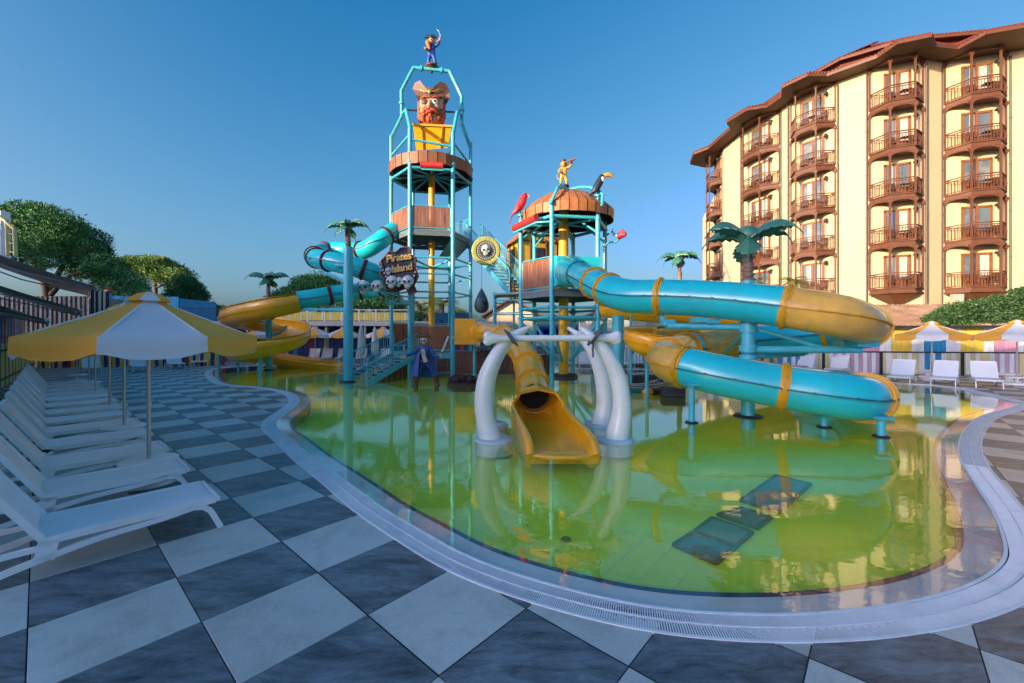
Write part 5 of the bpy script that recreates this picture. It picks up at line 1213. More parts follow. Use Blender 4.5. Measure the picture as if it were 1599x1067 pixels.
# ---- sculpted palms
pb = (cb.x, cb.y, 3.25); plastic_palm('sculpted_palm', 'large sculpted palm on the turquoise column beside the big tube slide', pb, EYE+(HY-372)/FPX*cb.y, 2.75, 6, seed=5, tr=.14, droop=.42, leafw=.21, rot=.12)
c = at(1061, HY, 19.5); plastic_palm('sculpted_palm', 'sculpted palm against the sky left of the hotel', (c.x, c.y, -.3), EYE+(HY-402)/FPX*19.5, 2.4, 7, seed=8, tr=.14, droop=.5, leafw=.2, rot=.2)
plastic_palm('sculpted_palm', 'sculpted palm on top of the column of the looping tube slide', (cbC.x, cbC.y, 5.6), EYE+(HY-356)/FPX*17.9, 2.2, 7, seed=11, tr=.13, droop=.5, lean=(-.05, 0), leafw=.2, rot=.4)
c = at(419, HY, 23.5); plastic_palm('sculpted_palm', 'sculpted palm rising above the yellow spiral flume', (c.x, c.y, 3.85), EYE+(HY-434)/FPX*23.5, 2.7, 6, seed=14, tr=.13, droop=.42, leafw=.24, rot=.3)

# ================================================================== sign, medallion, drop, birds
def text_mesh(s, size, name, m, parent, loc, rot, extrude=.03, shear=0, bevel=0, offset=0):
    cu = bpy.data.curves.new(name, 'FONT'); cu.body = s; cu.size = size; cu.extrude = extrude; cu.shear = shear; cu.align_x = 'CENTER'; cu.offset = offset; cu.space_character = .92
    tmp = bpy.data.objects.new('tmp', cu); COL.objects.link(tmp); dg = bpy.context.evaluated_depsgraph_get(); me = bpy.data.meshes.new_from_object(tmp.evaluated_get(dg)); bpy.data.objects.remove(tmp)
    me.name = name; me.materials.clear(); me.materials.append(m); o = bpy.data.objects.new(name, me); COL.objects.link(o); o.parent = parent; o.location = Vector(loc)-worldloc(parent); o.rotation_euler = rot; return o
sg0 = at(622, 424, 19.0)
sg_ = thing('name_sign', 'dark red framed sign reading Pirates Island with painted skulls between the two slide supports', 'sign', sg0)
def sp(px, py, dd=0): return at(px, py, 19.0+dd)
out_ = [(601, 402), (608, 393), (618, 395), (626, 388), (638, 386), (641, 398), (650, 404), (648, 418), (653, 432), (646, 446), (651, 456), (640, 460), (634, 450), (618, 456), (604, 450), (600, 436), (594, 428), (599, 418), (595, 408)]
ctr = sp(624, 424, .1); off = Vector((0, -.10, 0)); vs = [ctr+off]+[sp(x, y, .1)+off for x, y in out_]; nv_ = len(out_); vs += [v-off for v in vs]
m = MB(); m.add(vs, [(0, 1+(i+1) % nv_, 1+i) for i in range(nv_)]+[(nv_+1, nv_+2+i, nv_+2+(i+1) % nv_) for i in range(nv_)]+[(1+i, 1+(i+1) % nv_, nv_+2+(i+1) % nv_, nv_+2+i) for i in range(nv_)])
m.build('board', mat('sign_dark', (.02, .035, .045), .5, vary=.6, scale=8), sg_)
m = MB(); q = [sp(x, y, -.02) for x, y in out_]; m.tube(q, .045, 8, closed=True); m.build('red_border', mat('sign_red', (.22, .02, .025), .5, vary=.4, scale=10), sg_)
for a, b in (((592, 410), (607, 440)), ((652, 418), (640, 450))):
    m = MB(); A, B = sp(*a, -.06), sp(*b, -.06); m.beam(A, B, .10, .05); o = m.build('striped_pole', mat('sign_red', (.2, .02, .02)), sg_); s2_ = MB()
    for k in range(6): s2_.beam(A.lerp(B, (k+.25)/6)-Vector((0, .03, 0)), A.lerp(B, (k+.6)/6)-Vector((0, .03, 0)), .104, .052)
    s2_.build('white_stripes', WHITE, sg_)
LET = mat('sign_lettering', (.75, .48, .14), .5, vary=.1); LET2 = mat('letter_shadow', (.35, .03, .02), .5)
for s_, px, py, sz in (('Pirates', 623, 407, .46), ('Island', 628, 423.5, .46)):
    text_mesh(s_, sz, 'lettering_shadow', LET2, sg_, sp(px, py, -.05)+Vector((.015, 0, -.02)), (R(90), R(-9), 0), .015, .1, offset=.022)
    text_mesh(s_, sz, 'lettering', LET, sg_, sp(px, py, -.09), (R(90), R(-9), 0), .02, .1, offset=.008)
WSK = mat('white_skull', (.62, .64, .64), .5, vary=.2, scale=10)
for px, py, d_, s_ in ((569, 450, 18.6, .54), (589, 448, 18.5, .50), (612, 441, 18.7, .52), (623, 441, 18.8, .40), (637, 441, 18.7, .52)):
    tt = sg_
    if px < 600: tt = thing('skull_ornament', 'white painted skull hung %s the sign by the slide column' % ('farthest left of' if px == 569 else 'just left of'), 'skull', at(px, py, d_), 0, 'painted skulls beside the sign')
    skull(WSK, at(px, py, d_), s_, tt)
skull(WSK, sp(607, 424, -.12), .30, sg_)
m = MB(); m.tube([at(556, 452, 18.4), at(600, 455, 19), at(606, 474, 19.4), at(641, 474, 21.5)], .07, 10); m.tube([at(622, 456, 19.3), at(623, 470, 20), at(640, 471, 21.6)], .06, 8); m.tube([cz2(4.0), at(600, 443, 19.1), P1(FL1, 4.4)], .05, 8); m.build('sign_pipe', TEAL, sg_)
md0 = at(759, 392, 21.2); md = thing('skull_medallion', 'round gold rimmed medallion with a skull hung on the stair railing', 'medallion', md0)
FW = lambda x, z, y=0: md0+Vector((x, y, z))
m = MB(); rings_ = [(0, -.05), (.70, -.05), (.74, -.02), (.74, .05), (.68, .08), (0, .08)]
def disc(mb, prof, c, n=40):
    vs = []; 
    for r_, y in prof:
        for j in range(n): a = 2*math.pi*j/n; vs.append(c+Vector((r_*math.cos(a), y, r_*math.sin(a))))
    mb.add(vs, [(i*n+j, i*n+(j+1) % n, (i+1)*n+(j+1) % n, (i+1)*n+j) for i in range(len(prof)-1) for j in range(n)], 0, False)
GOLD = mat('medallion_gold', (.38, .36, .08), .5, .1, vary=.4, scale=10)
disc(m, [(.50, -.03), (.52, -.08), (.68, -.08), (.735, -.04), (.735, .06), (0, .06)], md0); m.build('rim', GOLD, md)
m = MB(); disc(m, [(0, -.04), (.51, -.04), (.51, 0)], md0); m.build('dark_face', mat('medallion_dark', (.02, .025, .03), .5), md)
m = MB(); 
for k in range(26): a = 2*math.pi*k/26; m.ball(FW(.43*math.cos(a), .43*math.sin(a), -.06), (.035, .03, .055), 8, rot=(0, -a, 0))
for k in range(20): a = 2*math.pi*(k+.5)/20; m.tube([FW(.28*math.cos(a), .30*math.sin(a), -.05), FW(.37*math.cos(a+.15), .37*math.sin(a+.15), -.07), FW(.36*math.cos(a+.28), .36*math.sin(a+.28), -.05)], .014, 5)
for k in range(48): a = 2*math.pi*k/48; m.beam(FW(.56*math.cos(a), .56*math.sin(a), -.085), FW(.65*math.cos(a), .65*math.sin(a), -.085), .012, .012)
m.build('carved_ring', mat('medallion_silver', (.36, .40, .40), .45, .2, vary=.3, scale=15), md, 'stuff')
skull(mat('medallion_skull', (.50, .53, .50), .5, vary=.2, scale=10), md0+Vector((0, -.0, .02)), .50, md)
dp0 = at(752, 470, 21.0); dp = thing('hanging_drop', 'dark grey drop shaped water bucket hanging on a cable between the towers', 'water toy', dp0)
MB().lathe([(0, .66), (.04, .60), (.14, .42), (.28, .12), (.36, -.15), (.36, -.32), (.29, -.50), (.16, -.60), (0, -.62)], dp0, 26).build('drop', mat('wrapped_stone', (.05, .075, .10), .55, vary=.9, scale=5, bump=.8, bscale=9, detail=2), dp)
m = MB(); m.tube([dp0+Vector((0, 0, .64)), at(752, 392, 21.6)], .012, 6); m.build('cable', BLACK, dp)
rk0 = gr(722, 599, 0); rk = thing('rock_mound', 'low dark red rock mound in the water beside the pirate statue', 'rock', (rk0.x, rk0.y, -.3)); m = MB(); rg = random.Random(2)
for k in range(9): m.ball(rk0+Vector((rg.uniform(-.42, .42), rg.uniform(-.1, .3), .08+rg.uniform(0, .1))), (rg.uniform(.15, .28), .2, rg.uniform(.10, .2)), 8, rot=(rg.uniform(-.5, .5), rg.uniform(-.5, .5), 0))
m.lathe([(.0, .06), (.62, .05), (.66, -.3)], rk0, 14, ey=.6); m.build('rocks', mat('dark_red_rock', (.05, .02, .025), .8, vary=.7, scale=5, bump=.8), rk)
p = at(880, 291, 19.8); small_pirate('spyglass_statue', 'yellow monkey statue looking through a spyglass on the dome roof', p, 1.08, 'spyglass')
pm = MB(); pm.tube([(C2.x, C2.y, 8.6), p-Vector((0, 0, .1))], .08, 8); pm.build('statue_pole', BLACK, T2)
# parrot
def bird(name, label, base, s, flip, bodyc, wingc, beakc, big, tailc):
    t = thing(name, label, 'bird statue', base); g = lambda x, y, z: Vector(base)+Vector((x*flip, y, z))*s
    m = MB(); m.tube([g(-.34, 0, .12), g(-.2, 0, .24), g(-.05, -.02, .42), g(.08, -.04, .66), g(.14, -.04, .82), g(.18, -.04, .92), g(.2, -.05, .98)], [.05*s, .11*s, .17*s, .17*s, .13*s, .12*s, .05*s], 14); m.build('body', bodyc, t)
    m = MB(); m.tube([g(-.28, 0, .18), g(-.42, 0, -.05), g(-.5, 0, -.3)], [.06*s, .06*s, .03*s], 8, squash=.5); m.build('tail', tailc, t)
    for sd in (-1, 1): m = MB(); m.ball(g(-.08, sd*.15, .42), (.10*s, .045*s, .28*s), 12, rot=(0, .45*flip, 0)); m.build('wing', wingc, t)
    m = MB()
    if big: m.tube([g(.24, -.05, .92), g(.42, -.06, .97), g(.6, -.06, .93), g(.68, -.06, .84)], [.09*s, .10*s, .08*s, .02*s], 12)
    else: m.tube([g(.26, -.05, .90), g(.36, -.05, .88), g(.36, -.05, .78)], [.07*s, .055*s, .012*s], 10)
    m.build('beak', beakc, t)
    m = MB()
    for sd in (-1, 1): m.ball(g(.2, sd*.10-.04, .93), .03*s, 8)
    for sd in (-1, 1):
        for q in (-1, 0, 1): m.tube([g(-.02, sd*.07, .24), g(0, sd*.07, .10), g(.09, sd*.07+q*.03, .06)], .016*s, 5)
    m.build('eyes_and_feet', BLACK, t)
    if big: m = MB(); m.ball(g(.17, -.07, .74), (.11*s, .13*s, .17*s), 12); m.build('white_bib', WHITE, t)
    m = MB(); m.tube([g(0, 0, .06), g(0, 0, -.25)], .05*s, 8); m.tube([g(0, 0, .08), g(0, 0, .02)], .14*s, 12); m.build('perch', TEAL, t)
PR = mat('parrot_red', (.58, .03, .03), .45, vary=.3, scale=8); PG = mat('parrot_wing', (.42, .03, .05), .45, vary=.5, scale=12)
pl0 = P2(-74, 7.45); bird('parrot_statue', 'red parrot statue perched on the left post of the domed tower', (pl0.x, pl0.y, pl0.z), 1.1, 1, PR, PG, mat('grey_beak', (.5, .45, .4), .4), False, mat('parrot_tail', (.30, .03, .08), .5))
pr0 = P2(46, 7.95); bird('toucan_statue', 'black toucan statue with large orange beak perched on the right post of the domed tower', (pr0.x, pr0.y, pr0.z), .98, 1, mat('toucan_black', (.02, .025, .035), .4, vary=.4, scale=8), mat('toucan_wing', (.04, .05, .08), .4, vary=.5, scale=10), mat('orange_beak', (.70, .32, .03), .35), True, BLACK)
rb = thing('red_spray_box', 'red trough hung beside the parrot on the domed tower', 'water toy', P2(-60, 6.9, R2*1.15)); a, b = P2(-78, 6.95, R2*1.15), P2(-30, 7.0, R2*1.12)
m = MB(); m.tube([a, b], .15, 12); m.build('trough', RED, rb); m = MB(); m.tube([a+Vector((0, .05, -.2)), b+Vector((0, .05, -.2)), P2(-14, 6.8)], .05, 8); m.build('pipe', TEAL, rb)
cn = at(968, 364, 18.6); t = thing('water_cannon', 'small red and blue water cannon on a bent pipe right of the domed tower', 'water toy', cn)
m = MB(); m.tube([P2(106, 6.7), at(955, 362, 18.9), at(966, 371, 18.7), at(972, 364, 18.6)], .05, 8); m.tube([P2(106, 6.2), at(950, 379, 18.8), at(962, 378, 18.7), at(968, 372, 18.7)], .045, 8); m.tube([at(957, 369, 18.7), at(957, 358, 18.7), at(961, 353, 18.7), at(964, 356, 18.7)], .02, 6); m.build('pipe', TEAL, t)
m = MB(); m.tube([at(965, 369, 18.6), at(977, 366, 18.4)], [.16, .10], 10); m.tube([at(970, 360, 18.6), at(978, 366, 18.4)], [.08, .05], 8); m.build('barrel', RED, t); m = MB(); m.ball(at(971, 367, 18.5), (.15, .12, .12), 10); m.build('mount', mat('toy_blue', (.05, .15, .4), .4), t)
# plank wall, bars and crowd of pipes at pool level between the towers
wl0 = thing('pool_wall', 'low dark brown plank wall with black bars standing in the pool between the towers', 'wall', (at(765, HY, 21).x, 21, -.3))
a, b = at(708, HY, 22.0), at(812, HY, 21.2); a.z = b.z = 0
plank_panel(wl0, a, b, -.1, 1.15, wood=WOODD, rail=False, name='planks'); bars_panel(wl0, at(738, HY, 21)*Vector((1, 1, 0)) if False else Vector((at(738, HY, 21.1).x, 21.1, 0)), Vector((at(792, HY, 20.6).x, 20.6, 0)), 0, 1.15, m=BLACK, step=.12)
a, b = at(812, HY, 21.2), at(862, HY, 21.5); a.z = b.z = 0; plank_panel(wl0, a, b, -.1, 1.0, wood=WOODD, rail=False, name='planks')
cr0 = [(748, 545), (756, 544), (764, 546), (773, 545), (782, 547)]
for i, (px, py) in enumerate(cr0):
    p = at(px, py, 21.0); t = thing('skull_ornament', ['leftmost', 'second', 'middle', 'fourth', 'rightmost'][i]+' small pale skull on top of the black bars beside the yellow slide box', 'skull', p, 0, 'small skulls on the bars'); skull(mat('blue_grey_skull', (.25, .30, .36), .5), p, .26, t)
# ================================================================== sun loungers
FRAME = mat('lounger_resin', (.82, .82, .81), .45, vary=.04, scale=3, dirt=(.55, .55, .52), dirt_amt=.3, dirt_scale=4)
def make_lounger(back=.55, W=.70):
    """local frame: foot end at the origin, length along -x, width along +y"""
    rec = []
    r_ = math.radians(61 if back > .5 else 50)
    HZ = .325; xh = -1.24; BL = .76
    seat = MB(); n = 12
    pr = [(-.0, HZ-.035), (-.03, HZ-.005), (-.10, HZ+.004)]+[(-.1+(xh+.1)*k/n, HZ+.004-.018*math.sin(math.pi*k/n)) for k in range(1, n+1)]
    vs = []
    for x, z in pr: vs += [(x, .035, z), (x, W/2, z-.010), (x, W-.035, z)]
    seat.add(vs, [(3*i+j, 3*i+j+1, 3*i+4+j, 3*i+3+j) for i in range(len(pr)-1) for j in range(2)], 0, True)
    vs2 = [(a, b, c-.012) for a, b, c in vs]; seat.add(vs2, [(3*i+3+j, 3*i+4+j, 3*i+j+1, 3*i+j) for i in range(len(pr)-1) for j in range(2)], 0, True)
    rec.append(('seat', seat, SLING))
    bk = MB(); c_, s_ = math.cos(r_), math.sin(r_); vs = []
    for k in range(9):
        u = k/8*BL; sag = .015*math.sin(math.pi*k/8)
        for y in (.03, W/2, W-.03): vs.append((xh-.01-u*c_+sag*s_, y, HZ+.01+u*s_-sag*c_-(0 if y != W/2 else .008)))
    bk.add(vs, [(3*i+j, 3*i+j+1, 3*i+4+j, 3*i+3+j) for i in range(8) for j in range(2)], 0, True)
    bk.add([(a+.01, b, c-.012) for a, b, c in vs], [(3*i+3+j, 3*i+4+j, 3*i+j+1, 3*i+j) for i in range(8) for j in range(2)], 0, True)
    rec.append(('backrest', bk, SLING))
    bf = MB()
    for y in (.015, W-.015): bf.beam((xh+.02, y, HZ-.01), (xh-.02-BL*c_, y, HZ+.01+BL*s_), .035, .05)
    bf.beam((xh-.02-BL*c_, .0, HZ+.01+BL*s_), (xh-.02-BL*c_, W, HZ+.01+BL*s_), .05, .035)
    bf.beam((xh-.45*c_, W*.25, HZ+.45*s_-.04), (xh-.62, W*.25, .24), .025, .025); bf.beam((xh-.45*c_, W*.75, HZ+.45*s_-.04), (xh-.62, W*.75, .24), .025, .025)
    rec.append(('backrest_frame', bf, FRAME))
    for y in (.018, W-.018):
        f = MB(); arc = cr([(-.03, y, HZ-.025), (-.5, y, HZ-.028), (xh, y, HZ-.03)], .2)
        for a, b in zip(arc, arc[1:]): f.beam(a, b, .036, .06)
        br_ = cr([(-.20, y, HZ-.05), (-.45, y, HZ-.085), (-.85, y, .215), (xh, y, .15), (-1.62, y, .06), (-1.80, y, .005)], .12)
        for a, b in zip(br_, br_[1:]): f.beam(a, b, .036, .05)
        f.beam((xh+.06, y, HZ-.03), (xh+.03, y, .14), .036, .12, up=(1, 0, 0)); f.beam((xh, y, HZ-.08), (-1.98, y, .24), .03, .045)
        rec.append(('side_frame', f, FRAME))
        l = MB(); q = cr([(-.22, y, HZ-.05), (-.13, y, HZ-.075), (-.075, y, .20), (.015, y, .0)], .07)
        for a, b in zip(q, q[1:]): l.beam(a, b, .034, .05)
        rec.append(('leg', l, FRAME))
        l = MB(); l.beam((-1.93, y, .26), (-2.02, y, .0), .034, .045); rec.append(('leg', l, FRAME))
    for x_, z_ in ((-.16, HZ-.055), (xh+.05, HZ-.06), (-.01, HZ-.02), (-1.97, .2)): cx = MB(); cx.beam((x_, 0, z_), (x_, W, z_), .03, .04); rec.append(('cross_rail', cx, FRAME))
    return [(n_, m_.mesh(n_, mm_)) for n_, m_, mm_ in rec]
LM = {b: make_lounger(b) for b in (.55, .45)}
def lounger(loc, rz, label, group, back=.55):
    t = thing('sun_lounger', label, 'sun lounger', loc, rz, group)
    for n_, me in LM[back]: o = bpy.data.objects.new(n_, me); COL.objects.link(o); o.parent = t
    return t
ORD = ['first', 'second', 'third', 'fourth', 'fifth', 'sixth', 'seventh', 'eighth', 'ninth', 'tenth', 'eleventh', 'twelfth', 'thirteenth', 'fourteenth', 'fifteenth']
p0 = Vector((-3.02, 4.33, 0)); dr_ = Vector((-.742, .670, 0)); ang = math.atan2(.670, .742)-.0
s0 = 0
for k in range(13):
    p = p0+dr_*s0; s0 += 1.36 if k < 4 else 1.30
    lab = 'nearest white sun lounger at the lower left corner, its head end out of the picture' if k == 0 else ('white sun lounger at the far end of the long left row' if k == 12 else '%s white sun lounger from the camera in the long left row' % ORD[k])
    lounger(p, math.atan2(.742, .670)+random.uniform(-.02, .02)-.0, lab, 'sun loungers in the long left row')
# right side, feet towards the pool
for (px, py, rz, back), lab in zip([(1384, 600, 1.95, .45), (1452, 603, 1.9, .45), (1523, 606, 1.62, .45), (1286, 586, 2.1, .45), (1232, 585, 2.1, .45)],
    ['white sun lounger on the right deck in front of the pale yellow boards', 'white sun lounger on the right deck in front of the blue striped boards', 'rightmost white sun lounger, standing square to the pool edge', 'white sun lounger behind the end of the lower tube slide', 'white sun lounger with a towel, leftmost on the right deck']):
    g = gr(px, py); d = rz
    # local -x runs away from the water, width to the right
    t = lounger(g, 0, lab, 'sun loungers on the right deck', back)
    t.rotation_euler = (0, 0, R(-133 if 'rightmost' in lab else -139))
    if 'leftmost' in lab:
        m = MB(); m.box((-.5, .35, .40), (.7, .5, .05)); o = m.build('beach_towel', mat('pink_towel', (.6, .35, .35), .9), None); o.location = t.location; o.rotation_euler = t.rotation_euler; tag(o, 'pink towel lying on the leftmost lounger of the right deck', 'towel')
# back row on the far left and behind the yellow flume
for i, (px, py, rz) in enumerate([(129, 584, -1.1), (207, 582, -1.1), (266, 577, -1.1), (303, 573, -1.1)]):
    g = gr(px, py); t = lounger(g, -.75, '%s white sun lounger from the left by the striped back fence' % ORD[i], 'sun loungers by the back fence', .45)
for i, (px, py) in enumerate([(475, 558), (496, 559), (522, 559), (552, 558), (592, 557)]):
    g = gr(px, py+1); g = at(px, HY, 29.5); g.z = 0
    lounger(g, -1.35, '%s white sun lounger from the left behind the yellow spiral flume' % ORD[i], 'sun loungers behind the spiral flume', .45)
for i, (px, d) in enumerate([(905, 24), (935, 24.5), (962, 24), (990, 25), (1020, 24.5), (1048, 25)]):
    g = at(px, HY, d); g.z = 0
    lounger(g, -1.7, '%s white sun lounger from the left seen behind the tusk gate' % ORD[i], 'sun loungers seen behind the tusks', .45)

# ================================================================== parasols
def make_parasol(Rr=1.27, zr=1.97, zt=2.53, val=.235, rot=0):
    rec = []
    for k in range(8):
        a0, a1 = rot+k*math.pi/4, rot+(k+1)*math.pi/4; m = MB(); n = 8; vs = []
        for i in range(n+1):
            u = i/n; z = zt-(zt-zr)*u-.05*math.sin(math.pi*u); 
            for j in range(5):
                v = j/4; x = Rr*u*((1-v)*math.cos(a0)+v*math.cos(a1)); y = Rr*u*((1-v)*math.sin(a0)+v*math.sin(a1)); vs.append((x, y, z-.03*u*math.sin(math.pi*v)))
        for i, dz in enumerate((.10, .19, val)):
            for j in range(5):
                v = j/4; e = 1.0; x = Rr*(1.0+.005*i)*((1-v)*math.cos(a0)+v*math.cos(a1)); y = Rr*(1.0+.005*i)*((1-v)*math.sin(a0)+v*math.sin(a1))
                pin = (.05 if i == 2 else 0)*abs(2*v-1)**4; w = .008*math.sin(v*9+i*2+k)
                if i == 2: v2 = .5+(v-.5)*.94; x = Rr*1.01*((1-v2)*math.cos(a0)+v2*math.cos(a1)); y = Rr*1.01*((1-v2)*math.sin(a0)+v2*math.sin(a1))
                vs.append((x+w, y+w, zr-.03*math.sin(math.pi*v)-dz+pin))
        m.add(vs, [(i*5+j, i*5+j+1, i*5+6+j, i*5+5+j) for i in range(n+3) for j in range(4)], 0, True)
        rec.append(('canopy_panel', m, FYEL if k % 2 == 0 else FWHT))
    m = MB(); m.tube([(0, 0, .10), (0, 0, zt-.02)], .024, 12); m.tube([(0, 0, 1.02), (0, 0, 1.08)], .030, 12); rec.append(('pole', m, STEEL))
    m = MB()
    for k in range(8):
        a = rot+k*math.pi/4; m.tube([(.04*math.cos(a), .04*math.sin(a), zt-.06), (Rr*.99*math.cos(a), Rr*.99*math.sin(a), zr-.02)], .010, 6); m.tube([(.04*math.cos(a), .04*math.sin(a), zr-.12), (Rr*.5*math.cos(a), Rr*.5*math.sin(a), zr+(zt-zr)*.5-.06)], .008, 6)
    m.tube([(0, 0, zr-.18), (0, 0, zr-.06)], .05, 10); rec.append(('ribs', m, WHITE))
    m = MB(); m.lathe([(0, .10), (.06, .10), (.10, .085), (.28, .07), (.34, .045), (.35, 0)], (0, 0, 0), 28); m.tube([(0, 0, .06), (0, 0, .24)], .035, 12); rec.append(('base', m, WHITE))
    m = MB(); m.lathe([(.024, .315), (.30, .315), (.325, .30), (.32, .275), (.10, .26), (.05, .22), (.03, .10)], (0, 0, 0), 28); rec.append(('pole_table', m, WHITE))
    for k in range(8):
        a0, a1 = rot+k*math.pi/4, rot+(k+1)*math.pi/4; m = MB(); vs = []
        for r_, z in ((.0, zt+.05), (.12, zt+.015), (.25, zt-.065), (.255, zt-.09)):
            for a in (a0, a1): vs.append((r_*math.cos(a), r_*math.sin(a), z))
        m.add(vs, [(2*i, 2*i+1, 2*i+3, 2*i+2) for i in range(3)]); rec.append(('vent_flap', m, FYEL if k % 2 == 0 else FWHT))
    return [(n_, m_.mesh(n_, mm_)) for n_, m_, mm_ in rec]
PM = make_parasol()
def parasol(loc, rz, label, group):
    t = thing('parasol', label, 'parasol', loc, rz, group)
    for n_, me in PM: o = bpy.data.objects.new(n_, me); COL.objects.link(o); o.parent = t
    return t
plab = ['large yellow and white striped parasol over the nearest left loungers', 'second yellow and white parasol from the camera in the left row', 'third yellow and white parasol from the camera in the left row', 'fourth yellow and white parasol from the camera in the left row', 'fifth yellow and white parasol from the camera in the left row', 'farthest yellow and white parasol of the left row']
for i, (px, py) in enumerate([(232.5, 718), (194, 665.6), (171, 634), (149, 611), (139, 597), (120, 585)]):
    g = gr(px, py, .30); g.z = 0; parasol(g, R(-90-22.5-1), plab[i], 'parasols of the left row')
for px, d, lab in ((1455, 18.3, 'yellow and white parasol on the right deck in front of the blue boards'), (1588, 16.6, 'yellow and white parasol cut by the right edge of the picture')):
    g = at(px, HY, d); g.z = 0; parasol(g, R(-90-22.5), lab, 'parasols on the right deck')
for i, (px, d) in enumerate([(492, 30.5), (537, 31), (599, 31.5), (410, 28)]):
    g = at(px, HY, d); g.z = 0; parasol(g, R(-100-10*i), ['yellow and white parasol just right of the spiral flume', 'yellow and white parasol behind the turquoise slide column', 'yellow and white parasol seen through the lower stairs', 'yellow and white parasol hidden behind the spiral flume'][i], 'parasols in the back area')
def folded(px, d, h, lab, z0=0):
    g = at(px, HY, d); g.z = z0; t = thing('folded_parasol', lab, 'parasol', g, 0, 'folded parasols')
    m = MB(); n = 16; prof = [(.03, h*.28), (.17, h*.30), (.20, h*.40), (.17, h*.62), (.12, h*.82), (.05, h*.97), (0, h)]; vs = []
    for i, (r_, z) in enumerate(prof):
        for j in range(n): a = 2*math.pi*j/n; rr2 = r_*(1+.22*(j % 2)-.1); vs.append((rr2*math.cos(a), rr2*math.sin(a), z))
    m.add(vs, [(i*n+j, i*n+(j+1) % n, (i+1)*n+(j+1) % n, (i+1)*n+j) for i in range(len(prof)-1) for j in range(n)], 0, True); m.build('folded_canopy', FWHT, t, local=True)
    MB().tube([(0, 0, 0), (0, 0, h*.3)], .025, 8).build('pole', STEEL, t, local=True)
folded(564, 24, 2.6, 'folded white parasol standing between the slide column and the lower stairs'); folded(585, 27, 2.5, 'folded white parasol behind the railing of the lower stairs'); folded(332, 36, 2.2, 'folded pale parasol on the upper terrace left of the spiral flume', 2.9)

# ================================================================== painted board walls and fences
BC = {'pink': (.62, .30, .42), 'white': (.80, .80, .78), 'yellow': (.80, .56, .08), 'blue': (.03, .28, .52), 'cream': (.72, .62, .30), 'red': (.45, .04, .04), 'navy': (.02, .06, .20), 'mauve': (.55, .38, .50)}
BM = {k: mat('board_'+k, v, .6, vary=.18, scale=4, stretch=(1, 1, .3), dirt=tuple(c*.6 for c in v), dirt_amt=.35, dirt_scale=3) for k, v in BC.items()}
# right: boarded cabins behind a black rail
rw = thing('cabin_wall', 'long wall of pastel painted upright boards behind the right loungers', 'wall', (at(1480, HY, 20).x, 20, 0))
def wpt(px, z=0, dd=0):  # wall line
    d = 21.4-(px-1340)*.0045+dd; return Vector(((px-HX)/FPX*d, d, z))
spec = [(1215, 1262, 'blue'), (1262, 1300, 'cream'), (1300, 1340, 'pink'), (1340, 1373, 'pink'), (1373, 1392, 'white'), (1392, 1423, 'yellow'), (1423, 1443, 'white'), (1443, 1477, 'blue'), (1477, 1500, 'white'), (1500, 1536, 'yellow'), (1536, 1552, 'white'), (1552, 1590, 'pink'), (1590, 1615, 'white'), (1615, 1650, 'yellow'), (1650, 1680, 'white'), (1680, 1720, 'blue')]
for x0, x1, c in spec:
    a, b = wpt(x0), wpt(x1); k = max(2, int((b-a).length/.19)); m = MB(); lowm = {'pink': 'mauve', 'yellow': 'cream', 'white': 'cream', 'blue': 'blue', 'cream': 'cream'}[c]
    for i in range(k):
        p, q = a.lerp(b, (i+.04)/k), a.lerp(b, (i+.96)/k); o_ = Vector((0, random.uniform(-.012, .012), 0))
        m.beam(p+o_+Vector((0, 0, 1.72)), q+o_+Vector((0, 0, 1.72)), .03, 1.18)
    m.build('upper_boards', BM[c], rw)
    m = MB(); m2 = MB(); k *= 1
    for i in range(k):
        p, q = a.lerp(b, (i+.04)/k), a.lerp(b, (i+.96)/k); o_ = Vector((0, -.03+random.uniform(-.012, .012), 0))
        (m if i % 2 == 0 else m2).beam(p+o_+Vector((0, 0, .56)), q+o_+Vector((0, 0, .56)), .03, 1.08)
    m.build('lower_boards', BM[lowm], rw); m2.build('pale_lower_boards', BM['white'], rw)
m = MB(); a, b = wpt(1215, 2.36, -.25), wpt(1760, 2.36, -.25); m.beam(a, b, .5, .08); m.build('dark_gutter', BLACK, rw)
rr = thing('black_railing', 'black metal rail running in front of the pastel board wall', 'railing', (at(1450, HY, 20).x, 20.3, 0)); m = MB(); m.tube([wpt(1175, 1.12, -.5), wpt(1760, 1.12, -.5)], .035, 8); m.build('top_rail', BLACK, rr)
for px in (1190, 1286, 1376, 1503, 1640): m = MB(); a = wpt(px, 0, -.5); m.beam(a, a+Vector((0, 0, 1.12)), .09, .09, up=(1, 0, 0)); m.build('rail_post', BLACK, rr)
